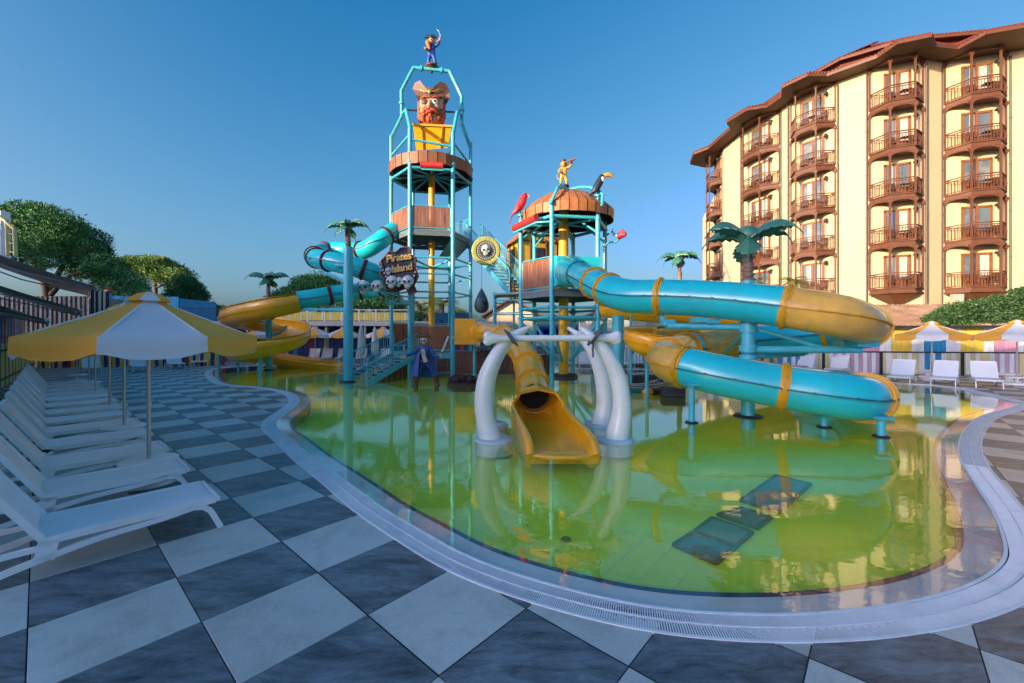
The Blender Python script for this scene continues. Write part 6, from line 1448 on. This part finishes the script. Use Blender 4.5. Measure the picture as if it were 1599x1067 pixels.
# low annex with brown sloping roof between the boards and the hotel
ax = thing('annex_building', 'low annex with weathered brown sheet roof between the board wall and the hotel', 'building', (at(1420, HY, 24).x, 24, 0)); m = MB()
a, b = wpt(1215, 2.42, .0), wpt(1800, 2.42, .0); c_, d_ = b+Vector((0, 5, 1.35)), a+Vector((0, 5, 1.35))
k = 60
for i in range(k):
    p, q = a.lerp(b, i/k), a.lerp(b, (i+1)/k); r_, s_ = d_.lerp(c_, (i+1)/k), d_.lerp(c_, i/k); m.quad(p, q, r_, s_); m.beam(p+Vector((0, 0, .03)), s_+Vector((0, 0, .03)), .05, .05)
m.build('roof', mat('weathered_brown_roof', (.28, .17, .12), .7, vary=.45, scale=1.2, dirt=(.42, .34, .28), dirt_amt=.7, dirt_scale=.8), ax)
m = MB(); m.quad(wpt(1215, -.9, .1), wpt(1800, -.9, .1), wpt(1800, 2.42, .1), wpt(1215, 2.42, .1)); m.quad(d_, c_, c_-Vector((0, 0, 4.5)), d_-Vector((0, 0, 4.5))); m.quad(d_, a, a-Vector((0, 0, 3)), d_-Vector((0, 0, 4.5))); m.build('wall', CREAM, ax)
# side tables between loungers on the right
for i, (px, py) in enumerate(((1450, 590), (1575, 597))):
    g = gr(px, py); t = thing('side_table', 'low round white table between two right loungers, %s one' % ('left' if i == 0 else 'right'), 'table', g, 0, 'low tables on the right deck')
    MB().lathe([(0, .36), (.34, .36), (.36, .33), (.34, .30), (0, .30)], (0, 0, 0), 20).build('table_top', WHITE, t, local=True); MB().lathe([(0, .30), (.1, .3), (.12, .1), (.34, .06), (.36, 0)], (0, 0, 0), 20).build('foot', WHITE, t, local=True)

def board_fence(name, label, A, B, h, pat, gap=.94, z0=0, w=.17, cat='fence', rail=BLACK, parts=True):
    t = thing(name, label, cat, ((A.x+B.x)/2, (A.y+B.y)/2, 0)); L_ = (B-A).length; k = int(L_/w); ms = {}
    for i in range(k):
        c = pat[i % len(pat)]; p, q = A.lerp(B, i/k), A.lerp(B, (i+gap)/k)
        m = MB(); m.beam(Vector((p.x, p.y, z0+h/2)), Vector((q.x, q.y, z0+h/2)), .025, h*random.uniform(.985, 1.0)); m.build('board', BM[c], t)
    for z in (.18, .86): m = MB(); m.beam(Vector((A.x, A.y+.04, z0+h*z)), Vector((B.x, B.y+.04, z0+h*z)), .04, .07); m.build('cross_rail', rail, t)
    return t
# far back fence left of the flume, and the tall coloured one along the left
FA, FB = at(58, HY, 24.5), at(352, HY, 27.0)
board_fence('striped_fence', 'low fence of narrow yellow and dark boards behind the far loungers', FA, FB, 1.25, ['yellow', 'navy', 'yellow', 'yellow', 'navy', 'yellow', 'navy', 'red', 'yellow', 'navy'], gap=.8, w=.2)
LA, LB = Vector((-15.5, 8.0, 0)), Vector((-27.0, 24.3, 0))
board_fence('coloured_fence', 'tall fence of yellow and blue boards along the heads of the left loungers', Vector((-5.7, 2.2, 0)), Vector((-27.9, 24.5, 0)), 1.6, ['yellow', 'yellow', 'yellow', 'navy', 'yellow', 'yellow', 'navy'], w=.3)
board_fence('coloured_fence', 'upper blue, red and yellow board wall under the left awnings', Vector((-6.2, 2.1, 0)), Vector((-28.4, 24.4, 0)), 1.7, ['navy', 'blue', 'navy', 'mauve', 'navy', 'red', 'yellow', 'blue', 'navy', 'yellow'], w=.32, z0=1.55)
# blue plank building behind the left parasol
bb = thing('blue_shed', 'bright blue plank walled shed rising behind the nearest parasol', 'shed', (at(215, HY, 31).x, 31, 0)); A, B = at(150, HY, 30.5), at(279, HY, 31.5); A.z = B.z = 0; k = 34
for i in range(k): m = MB(); p, q = A.lerp(B, i/k), A.lerp(B, (i+.95)/k); m.beam(p+Vector((0, 0, 2.4)), q+Vector((0, 0, 2.4)), .04, 4.8+random.uniform(-.03, .03)); m.build('plank', mat('bright_blue_plank', (.02, .34, .62), .55, vary=.2, scale=3, stretch=(1, 1, .3)), bb)
m = MB(); m.prism([A+Vector((0, .1, 0)), B+Vector((0, .1, 0)), B+Vector((0, 4, 0)), A+Vector((0, 4, 0))], (0, 0, 4.7)); m.build('body', BM['blue'], bb)
o_ = at(170, 455, 30.2); sh = thing('roof_ornament', 'small red and blue ornament on the edge of the blue shed', 'ornament', o_); m = MB(); m.ball(o_+Vector((0, 0, .0)), (.28, .2, .16), 10); m.build('red_shell', RED, sh); m = MB(); m.ball(o_+Vector((0, 0, -.4)), (.2, .18, .4), 10); m.build('blue_body', BM['blue'], sh)
# back terrace
tb = thing('terrace_building', 'long low dark building with a flat white edged roof terrace behind the spiral flume', 'building', (-14, 34, 0)); A, B = at(280, HY, 33), at(790, HY, 34.5); A.z = B.z = 0
m = MB(); m.prism([A+Vector((0, .2, -.9)), B+Vector((0, .2, -.9)), B+Vector((0, 10, -.9)), A+Vector((0, 10, -.9))], (0, 0, 3.5)); m.build('wall', mat('dark_blue_wall', (.02, .05, .10), .6, vary=.4, scale=1), tb)
m = MB(); m.prism([A+Vector((-.5, -2.6, 2.62)), B+Vector((.5, -2.6, 2.62)), B+Vector((.5, 10, 2.62)), A+Vector((-.5, 10, 2.62))], (0, 0, .34)); m.build('roof_slab', mat('pale_fascia', (.45, .45, .43), .7, vary=.2), tb)
k = 64
for i in range(k):
    p = A.lerp(B, (i+.5)/k); c = ['navy', 'navy', 'blue', 'navy', 'navy', 'red', 'navy', 'navy', 'cream', 'navy'][i % 10]
    MB().beam(p+Vector((-.2, .1, 0)), p+Vector((-.2, .1, 2.5)), .36, .05, up=(0, 1, 0)).build('wall_panel', BM[c], tb)
for i in range(9): p = A.lerp(B, (i+.3)/9); MB().beam(p+Vector((0, -2.3, 0)), p+Vector((0, -2.3, 2.6)), .12, .12, up=(1, 0, 0)).build('pillar', mat('pale_fascia', (.45, .45, .43)), tb)
tf = thing('terrace_railing', 'yellow plank railing with white top rail on the flat roof behind the flume', 'railing', (-10, 32, 2.96)); A2, B2 = at(425, HY, 31.6), at(640, HY, 32.3)
k = 46
for i in range(k):
    p, q = A2.lerp(B2, i/k), A2.lerp(B2, (i+.9)/k); MB().beam(Vector((p.x, p.y, 3.35)), Vector((q.x, q.y, 3.35)), .03, .62).build('plank', BM[['yellow', 'yellow', 'cream', 'yellow', 'yellow', 'cream', 'yellow'][i % 7]], tf)
m = MB(); m.beam(Vector((A2.x, A2.y, 3.86)), Vector((B2.x, B2.y, 3.86)), .06, .06)
for i in range(9): p = A2.lerp(B2, i/8); m.beam(Vector((p.x, p.y, 2.96)), Vector((p.x, p.y, 3.86)), .06, .06, up=(1, 0, 0))
m.build('white_rail', WHITE, tf)
tr2 = thing('terrace_railing', 'thin dark railing on the roof terrace left of the yellow flume', 'railing', (-20, 31, 2.96)); A3, B3 = at(285, HY, 31), at(362, HY, 31.4); A3.z = B3.z = 0; bars_panel(tr2, A3, B3, 2.96, 3.9, m=BLACK, step=.16)

# ================================================================== awnings at the left edge
AWN = bpy.data.materials.new('striped_awning'); AWN.use_nodes = True; N = AWN.node_tree.nodes; L = AWN.node_tree.links; b_ = N['Principled BSDF']; b_.inputs['Roughness'].default_value = .85
uvm = N.new('ShaderNodeTexCoord'); sp_ = N.new('ShaderNodeSeparateXYZ'); L.new(uvm.outputs['UV'], sp_.inputs[0])
mu_ = N.new('ShaderNodeMath'); mu_.operation = 'MULTIPLY'; mu_.inputs[1].default_value = 15; L.new(sp_.outputs[0], mu_.inputs[0]); fr2 = N.new('ShaderNodeMath'); fr2.operation = 'FRACT'; L.new(mu_.outputs[0], fr2.inputs[0])
rp = N.new('ShaderNodeValToRGB'); rp.color_ramp.interpolation = 'CONSTANT'; e = rp.color_ramp.elements; e[0].position = 0; e[0].color = (.62, .60, .55, 1); e[1].position = .4; e[1].color = (.06, .055, .055, 1)
for ps_, cl in ((.45, (.40, .37, .33, 1)), (.60, (.06, .05, .05, 1)), (.7, (.45, .30, .22, 1)), (.78, (.04, .035, .035, 1)), (.9, (.5, .47, .42, 1))): x = rp.color_ramp.elements.new(ps_); x.color = cl
L.new(fr2.outputs[0], rp.inputs[0]); L.new(rp.outputs[0], b_.inputs['Base Color'])
def awning(label, hi0, hi1, lo1, lo0, sagv=.12, flap=.28):
    """cloth from the high edge hi0-hi1 down to the front bar lo0-lo1"""
    c = (hi0+hi1+lo0+lo1)/4; t = thing('awning', label, 'awning', c, 0, 'striped awnings at the left edge'); n = 14
    m = MB(); vs = []; uv = []
    for i in range(n+1):
        for j in range(7):
            u, v = i/n, j/6; p = hi0.lerp(hi1, u).lerp(lo0.lerp(lo1, u), v); p = p-Vector((0, 0, sagv*math.sin(math.pi*v)+.03*math.sin(u*14))); vs.append(p); uv.append((u, v))
        p = lo0.lerp(lo1, i/n)-Vector((0, 0, flap+.03*math.sin(i*2))); vs.append(p); uv.append((i/n, 1.1))
    m.add(vs, [(i*8+j, (i+1)*8+j, (i+1)*8+j+1, i*8+j+1) for i in range(n) for j in range(7)], 0, True)
    o = m.build('cloth', AWN, t); me = o.data; ul = me.uv_layers.new(name='UVMap')
    for li, lp in enumerate(me.loops): ul.data[li].uv = uv[lp.vertex_index]
    f = MB(); f.beam(lo0, lo1, .10, .10); f.beam(hi0, hi1, .12, .12); f.build('bar', mat('grey_aluminium', (.42, .44, .46), .4, .4), t)
    for u in (.15, .85):
        f = MB(); a_, b2 = hi0.lerp(hi1, u)-Vector((0, 0, .35)), lo0.lerp(lo1, u)-Vector((0, 0, .05)); f.beam(a_, a_.lerp(b2, .5)-Vector((0, 0, .25)), .06, .06); f.beam(a_.lerp(b2, .5)-Vector((0, 0, .25)), b2, .06, .06)
        f.build('folding_arm', mat('grey_aluminium', (.42, .44, .46), .4, .4), t)
U_ = Vector((-.742, .670, 0)); E_ = Vector((.664, .748, 0))
def awn(label, lo0, wd, dep, drop, **k):
    lo0 = Vector(lo0); lo1 = lo0+U_*wd; hi0 = lo0-E_*dep+Vector((0, 0, drop)); hi1 = hi0+U_*wd; awning(label, hi0, hi1, lo1, lo0, **k)
awn('highest dark striped awning, its front bar end showing above the nearest parasol', (-19.8, 20.0, 4.25), 6.5, 5.0, 2.1)
eb = thing('awning_hut', 'dark striped fabric walled hut end beneath the awnings behind the nearest parasol', 'hut', (at(60, HY, 26.3).x, 26.3, 0)); m = MB(); a, b = at(-70, HY, 26.0), at(152, HY, 26.0); a.z = b.z = 0
m.prism([a, b, b+Vector((-1.2, 3, 0)), a+Vector((-1.2, 3, 0))], (0, 0, 4.35)); m.build('wall', mat('dark_hut_cloth', (.20, .19, .18), .9, vary=.6, scale=1.2), eb)
for i in range(30):
    p, q = a.lerp(b, i/30), a.lerp(b, (i+.5)/30); MB().beam(p+Vector((0, -.05, 2.2)), q+Vector((0, -.05, 2.2)), .03, 4.3).build('hanging_strip', mat(['strip_pale', 'strip_tan'][i % 2], [(.38, .36, .33), (.30, .20, .14)][i % 2], .9), eb)
ct_ = thing('striped_curtain', 'narrow black and cream striped curtain hanging from the front end of the highest awning', 'curtain', (-19.8, 20.2, 2.6))
for i in range(7): p = Vector((-20.1+.12*i, 20.1+.03*math.sin(i*2), 3.45)); MB().box(p, (.115, .04, 1.35-.04*i)).build('curtain_fold', mat(['strip_black', 'strip_cream'][i % 2], [(.02, .02, .02), (.55, .50, .40)][i % 2], .9), ct_)
awn('middle dark striped awning hanging just below the highest one', (-18.7, 18.2, 3.05), 6.0, 5.0, 2.2, flap=.2)
awn('lowest and nearest dark striped awning at the left edge above the loungers', (-13.3, 12.0, 2.42), 5.5, 4.6, 2.0, flap=.12)
sp0 = thing('awning_wall', 'grey building front carrying the striped awnings beyond the left edge', 'building', (-22, 14, 0)); m = MB(); m.prism([Vector((-9.5, -2, -.9)), Vector((-31.0, 19.5, -.9)), Vector((-34, 17, -.9)), Vector((-12.5, -4.5, -.9))], (0, 0, 8.0)); m.build('wall', mat('grey_render', (.35, .34, .33), .8, vary=.15), sp0)
sl_ = at(8, 350, 24); t = thing('slide_ladder', 'pale yellow curved ladder hoop above the awnings at the far left edge', 'ladder', sl_)
LY = mat('pale_yellow_tube', (.62, .52, .16), .4)
for dx in (0, 12):
    m = MB(); m.tube(cr([at(-6+dx, 335+dx*.7, 24), at(4+dx, 322+dx*.9+20, 24), at(10+dx, 345+dx, 24), at(12+dx, 400, 24)], .2), .09, 8); m.build('hoop', LY, t)
m = MB()
for k in range(4): m.tube([at(11, 350+14*k, 24), at(22, 353+14*k, 24)], .04, 6)
m.build('rungs', LY, t)
m = MB(); m.box(at(2, 370, 25.0), (.5, .5, 3.0)); m.build('white_post', WHITE, t)

# ================================================================== trees, shrubs, far buildings
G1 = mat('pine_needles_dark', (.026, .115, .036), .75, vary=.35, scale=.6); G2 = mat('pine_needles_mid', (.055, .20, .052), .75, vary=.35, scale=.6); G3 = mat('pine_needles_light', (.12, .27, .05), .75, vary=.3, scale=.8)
BARK = mat('pine_bark', (.10, .065, .045), .9, vary=.4, scale=3, bump=.5)
def pine(name, label, base, clumps, n, size, seed, trunks, mats=(G1, G2, G2, G3), group='trees round the pool park'):
    t = thing(name, label, 'tree', base, 0, group); foliage('crown', clumps, int(n*2.6), size*.52, list(mats), t, seed, elong=2.4, shell=.72, up=.35)
    m = MB()
    for pts_, r_ in trunks: q = cr(pts_, .6); m.tube(q, [r_*(1-.6*i/len(q)) for i in range(len(q))], 10)
    m.build('trunk', BARK, t); return t
def crown(outline, d, r0, seed, depth=4.0, n=30, sink=.0):
    """clumps filling a silhouette given as (px, y_top, y_bottom) columns at distance d"""
    rg = random.Random(seed); out = []; xs = [o[0] for o in outline]
    for k in range(n):
        px = rg.uniform(xs[0], xs[-1]); yt = np.interp(px, xs, [o[1] for o in outline]); yb = np.interp(px, xs, [o[2] for o in outline]); r_ = r0*rg.choice((.55, .7, .85, 1.0, 1.3)); rp_ = r_*FPX/d
        v = rg.random()**1.1; top = yt+rp_*.55; bot = max(top+1, yb-rp_*.5); py = top+(bot-top)*v
        dd = d+rg.uniform(-depth, depth)*(.4+.6*v); out.append((*at(px, py, dd), r_, r_, r_*.62))
    return out
cl = crown([(-30, 322, 400), (20, 316, 415), (60, 318, 425), (95, 326, 430), (120, 343, 440), (150, 355, 450), (172, 392, 455), (186, 420, 462), (196, 432, 455)], 35, 1.35, 3, 5, 84)
b0_ = at(70, HY, 35); b0_.z = -.9
pine('pine_tree', 'huge dense umbrella pine filling the left edge behind the awnings', b0_, cl, 420, .17, 3, [([b0_, at(75, 470, 35), at(60, 420, 35), at(40, 380, 34)], .45), ([at(74, 470, 35), at(95, 420, 35.5), at(120, 390, 35)], .25), ([at(80, 460, 35), at(110, 430, 34), at(160, 425, 34)], .2)])
cl = crown([(196, 404, 425), (212, 400, 428), (232, 398, 436), (252, 401, 440), (268, 412, 442), (285, 420, 440)], 50, 1.25, 5, 3, 52)
b1_ = at(243, HY, 50); b1_.z = -.9
pine('pine_tree', 'sunlit golden green umbrella pine right of the big pine', b1_, cl, 330, .20, 6, [([b1_, at(243, 480, 50), at(242, 440, 50), at(232, 415, 50)], .35), ([at(230, 500, 50), at(229, 455, 50), at(220, 425, 50), at(208, 412, 50)], .22), ([at(243, 450, 50), at(262, 440, 50), at(275, 425, 50)], .15)], (G2, G3, G3, mat('pine_needles_sunlit', (.34, .30, .04), .75, vary=.3, scale=.8)))  # evening sunlight put into the needle colour as gold
cl = crown([(272, 440, 476), (285, 428, 484), (300, 434, 486), (312, 452, 478)], 42, 1.0, 9, 2, 34); b2_ = at(294, HY, 42); b2_.z = -.9
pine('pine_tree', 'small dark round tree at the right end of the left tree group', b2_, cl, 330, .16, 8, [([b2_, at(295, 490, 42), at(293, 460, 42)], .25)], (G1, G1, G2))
cl = crown([(188, 440, 466), (205, 432, 468), (216, 442, 468)], 40, .9, 10, 2, 16); b3_ = at(203, HY, 40); b3_.z = -.9
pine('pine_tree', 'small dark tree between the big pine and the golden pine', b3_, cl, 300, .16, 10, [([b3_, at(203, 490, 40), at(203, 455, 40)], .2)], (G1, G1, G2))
cl = crown([(440, 455, 478), (458, 440, 482), (480, 428, 486), (500, 421, 486), (520, 430, 488), (550, 450, 490)], 46, 1.2, 12, 3, 48); b4_ = at(500, HY, 46); b4_.z = -.9
pine('pine_tree', 'umbrella pine behind the turquoise tube left of the tall tower', b4_, cl, 330, .20, 12, [([b4_, at(500, 500, 46), at(495, 470, 46)], .35), ([at(500, 500, 46), at(515, 478, 46), at(525, 455, 46)], .2)])
cl = crown([(545, 452, 484), (560, 440, 490), (585, 446, 492), (612, 458, 490), (622, 470, 490)], 44, 1.1, 14, 3, 40); b5_ = at(560, HY, 44); b5_.z = -.9
pine('pine_tree', 'dark pine behind the skull sign', b5_, cl, 330, .18, 14, [([b5_, at(558, 510, 44), at(552, 485, 44), at(548, 470, 44)], .3), ([at(558, 510, 44), at(568, 486, 44)], .2)], (G1, G1, G2))
# date palms
PL = [mat('palm_leaf_green', (.07, .13, .03), .6, vary=.3), mat('palm_leaf_gold', (.22, .20, .04), .6, vary=.3)]
def date_palm(px, py, d, span, label, seed):
    g = at(px, HY, d); g.z = -.9; t = thing('date_palm', label, 'palm tree', g, 0, 'date palms behind the play towers'); top = at(px, py, d); rg = random.Random(seed)
    m = MB(); N_ = 10
    for i in range(N_): a, b = g.lerp(top, i/N_), g.lerp(top, (i+1)/N_); m.tube([a, a.lerp(b, .8), b], [.19, .25, .19], 8)
    m.build('trunk', BARK, t); lm = [MB(), MB()]
    for k in range(26):
        a = rg.uniform(0, 6.28); el = rg.uniform(-.3, 1.2); L_ = span/2*rg.uniform(.85, 1.1); d_ = Vector((math.cos(a), math.sin(a), 0)); P_ = [top+d_*L_*u*math.cos(el*(1-u*.4))+Vector((0, 0, L_*(u*math.sin(el)-.75*u*u))) for u in [i/9 for i in range(10)]]
        mb_ = lm[k % 2]; s_ = Vector((-d_.y, d_.x, 0))
        for i in range(9):
            for q in (0, .5):
                c = P_[i].lerp(P_[i+1], q); t_ = (P_[i+1]-P_[i]).normalized()
                for sd in (-1, 1): e = c+(s_*sd*.8+t_*.6-Vector((0, 0, .35))).normalized()*L_*.26*math.sin(math.pi*(.12+.8*(i+q)/9)); mb_.add([c, c+t_*L_*.045, e], [(0, 1, 2)])
    for i in (0, 1): lm[i].build('fronds', PL[i], t)
date_palm(655, 478, 40, 3.6, 'date palm seen through the tall tower left of its yellow column', 1); date_palm(690, 476, 38, 4.2, 'date palm seen right of the yellow column of the tall tower', 2); date_palm(668, 488, 44, 3.2, 'small low date palm behind the tall tower', 3); date_palm(795, 480, 48, 3.0, 'sunlit palm behind the stairs between the towers', 4)
for i, (px, py, d) in enumerate(((1238, 437, 27), (1185, 440, 26.0))): date_palm(px, py+2, d, 2.4, ['low palm in front of the hotel right of the large sculpted palm', 'low palm in front of the hotel behind the large sculpted palm'][i], 8+i)
# shrubs
def shrub(label, outline, d, r0, seed, n, leaf, mats, k=200, depth=1.2, cat='shrub'):
    xs = (outline[0][0]+outline[-1][0])/2; g = at(xs, HY, d); g.z = 0; t = thing('shrub', label, cat, g, 0, 'shrubs beyond the pool'); foliage('foliage', crown(outline, d, r0, seed, depth, n), int(k*1.8), leaf*.7, mats, t, seed, elong=1.5, shell=.65)
    m = MB(); rg = random.Random(seed)
    for q in range(5): m.tube([g+Vector((rg.uniform(-.3, .3), 0, 0)), at(xs+rg.uniform(-20, 20), (outline[len(outline)//2][1]+outline[len(outline)//2][2])/2, d)], .05, 6)
    m.build('stems', BARK, t)
B1, B2_ = mat('bush_dark', (.03, .08, .025), .6, vary=.3), mat('bush_mid', (.06, .14, .04), .6, vary=.3)
shrub('big dark green bush rising behind the right parasols in front of the hotel', [(1458, 492, 508), (1480, 478, 512), (1500, 470, 514), (1540, 466, 516), (1570, 458, 516), (1599, 446, 516), (1640, 440, 516)], 21.0, .42, 21, 150, .11, [B1, B1, B2_], 240, .3)
shrub('sunlit yellow green bush behind the right post of the tall tower', [(700, 490, 500), (712, 480, 502), (728, 488, 502)], 36, .6, 23, 12, .14, [B2_, G3], 200)
shrub('green bush low behind the tall tower', [(615, 486, 500), (640, 482, 500), (660, 488, 500)], 38, .7, 25, 16, .14, [B2_, B1], 200)
shrub('sunlit hedge on the terrace left of the flume', [(318, 480, 492), (336, 476, 492), (352, 478, 492)], 40, .5, 26, 14, .12, [G3, B2_], 180)
shrub('dark hedge line behind the roof terrace', [(300, 484, 492), (330, 482, 492), (352, 484, 492)], 48, .6, 27, 20, .14, [B1], 160)
# pale pitched roof buildings between the towers
TENT = mat('pale_cream_wall', (.62, .50, .34), .8, vary=.12, scale=.5)
def gable(label, x0, x1, yp, ye, yb, d, depth, wallm, roofm):
    t = thing('low_building', label, 'building', (at((x0+x1)/2, HY, d).x, d, 0)); a, b, p = at(x0, ye, d), at(x1, ye, d), at((x0+x1)/2, yp, d); off = Vector((0, depth, 0))
    m = MB(); m.prism([Vector((a.x, a.y, -.9)), Vector((b.x, b.y, -.9)), b, p, a], off); m.build('wall', wallm, t)
    m = MB(); e = Vector((0, -.4, .06)); m.prism([a+e-Vector((.4, 0, .15)), p+e, p+e+Vector((0, 0, .14)), a+e+Vector((-.4, 0, 0))], off+Vector((0, .6, 0))); m.prism([p+e, b+e+Vector((.4, 0, -.15)), b+e+Vector((.4, 0, 0)), p+e+Vector((0, 0, .14))], off+Vector((0, .6, 0))); m.build('roof', roofm, t)
    for k in range(3): c = a.lerp(b, (k+.8)/3.6); m = MB(); m.box(Vector((c.x, d-.03, 1.6)), (1.1, .08, 1.1)); m.build('window', GLASS, t)
gable('cream gabled building with brown roof edge seen between the two towers', 760, 838, 468, 494, 520, 36, 8, TENT, RTILE)
gable('low building with orange tiled roof seen under the turquoise slide', 925, 1010, 478, 496, 520, 30, 6, mat('white_render', (.6, .58, .54), .8), RTILE)
gable('pale rounded roof building behind the open yellow flume', 985, 1090, 488, 505, 520, 31, 6, mat('white_render', (.6, .58, .54), .8), mat('pale_roof', (.55, .53, .50), .6))
# low back fence between the right column and the tower
A4, B4 = at(880, HY, 28), at(1215, HY, 24.0); board_fence('striped_fence', 'pastel board fence behind the far loungers seen under the turquoise slide', A4, B4, 1.9, ['cream', 'cream', 'white', 'cream', 'mauve', 'white', 'blue', 'white'], w=.3)
rl3 = thing('black_railing', 'black bar railing on the far deck behind the tusk gate', 'railing', (6, 25.6, 0)); A5, B5 = at(830, HY, 26), at(1045, HY, 25.8); A5.z = B5.z = 0; bars_panel(rl3, A5, B5, 0, 1.15, m=BLACK, step=.2)
bl0 = thing('blue_wall', 'plain blue panel wall behind the lower deck of the tall tower', 'wall', (at(700, HY, 27).x, 27, 0)); m = MB(); m.box(at(702, 513, 27), (2.6, .1, 2.0)); m.build('sheet', mat('deep_blue_sheet', (.02, .13, .28), .5), bl0); m = MB(); m.beam(at(690, 540, 27), at(690, 500, 27), .1, .1, up=(1, 0, 0)); m.beam(at(714, 540, 27), at(714, 500, 27), .1, .1, up=(1, 0, 0)); m.build('posts', BLACK, bl0)
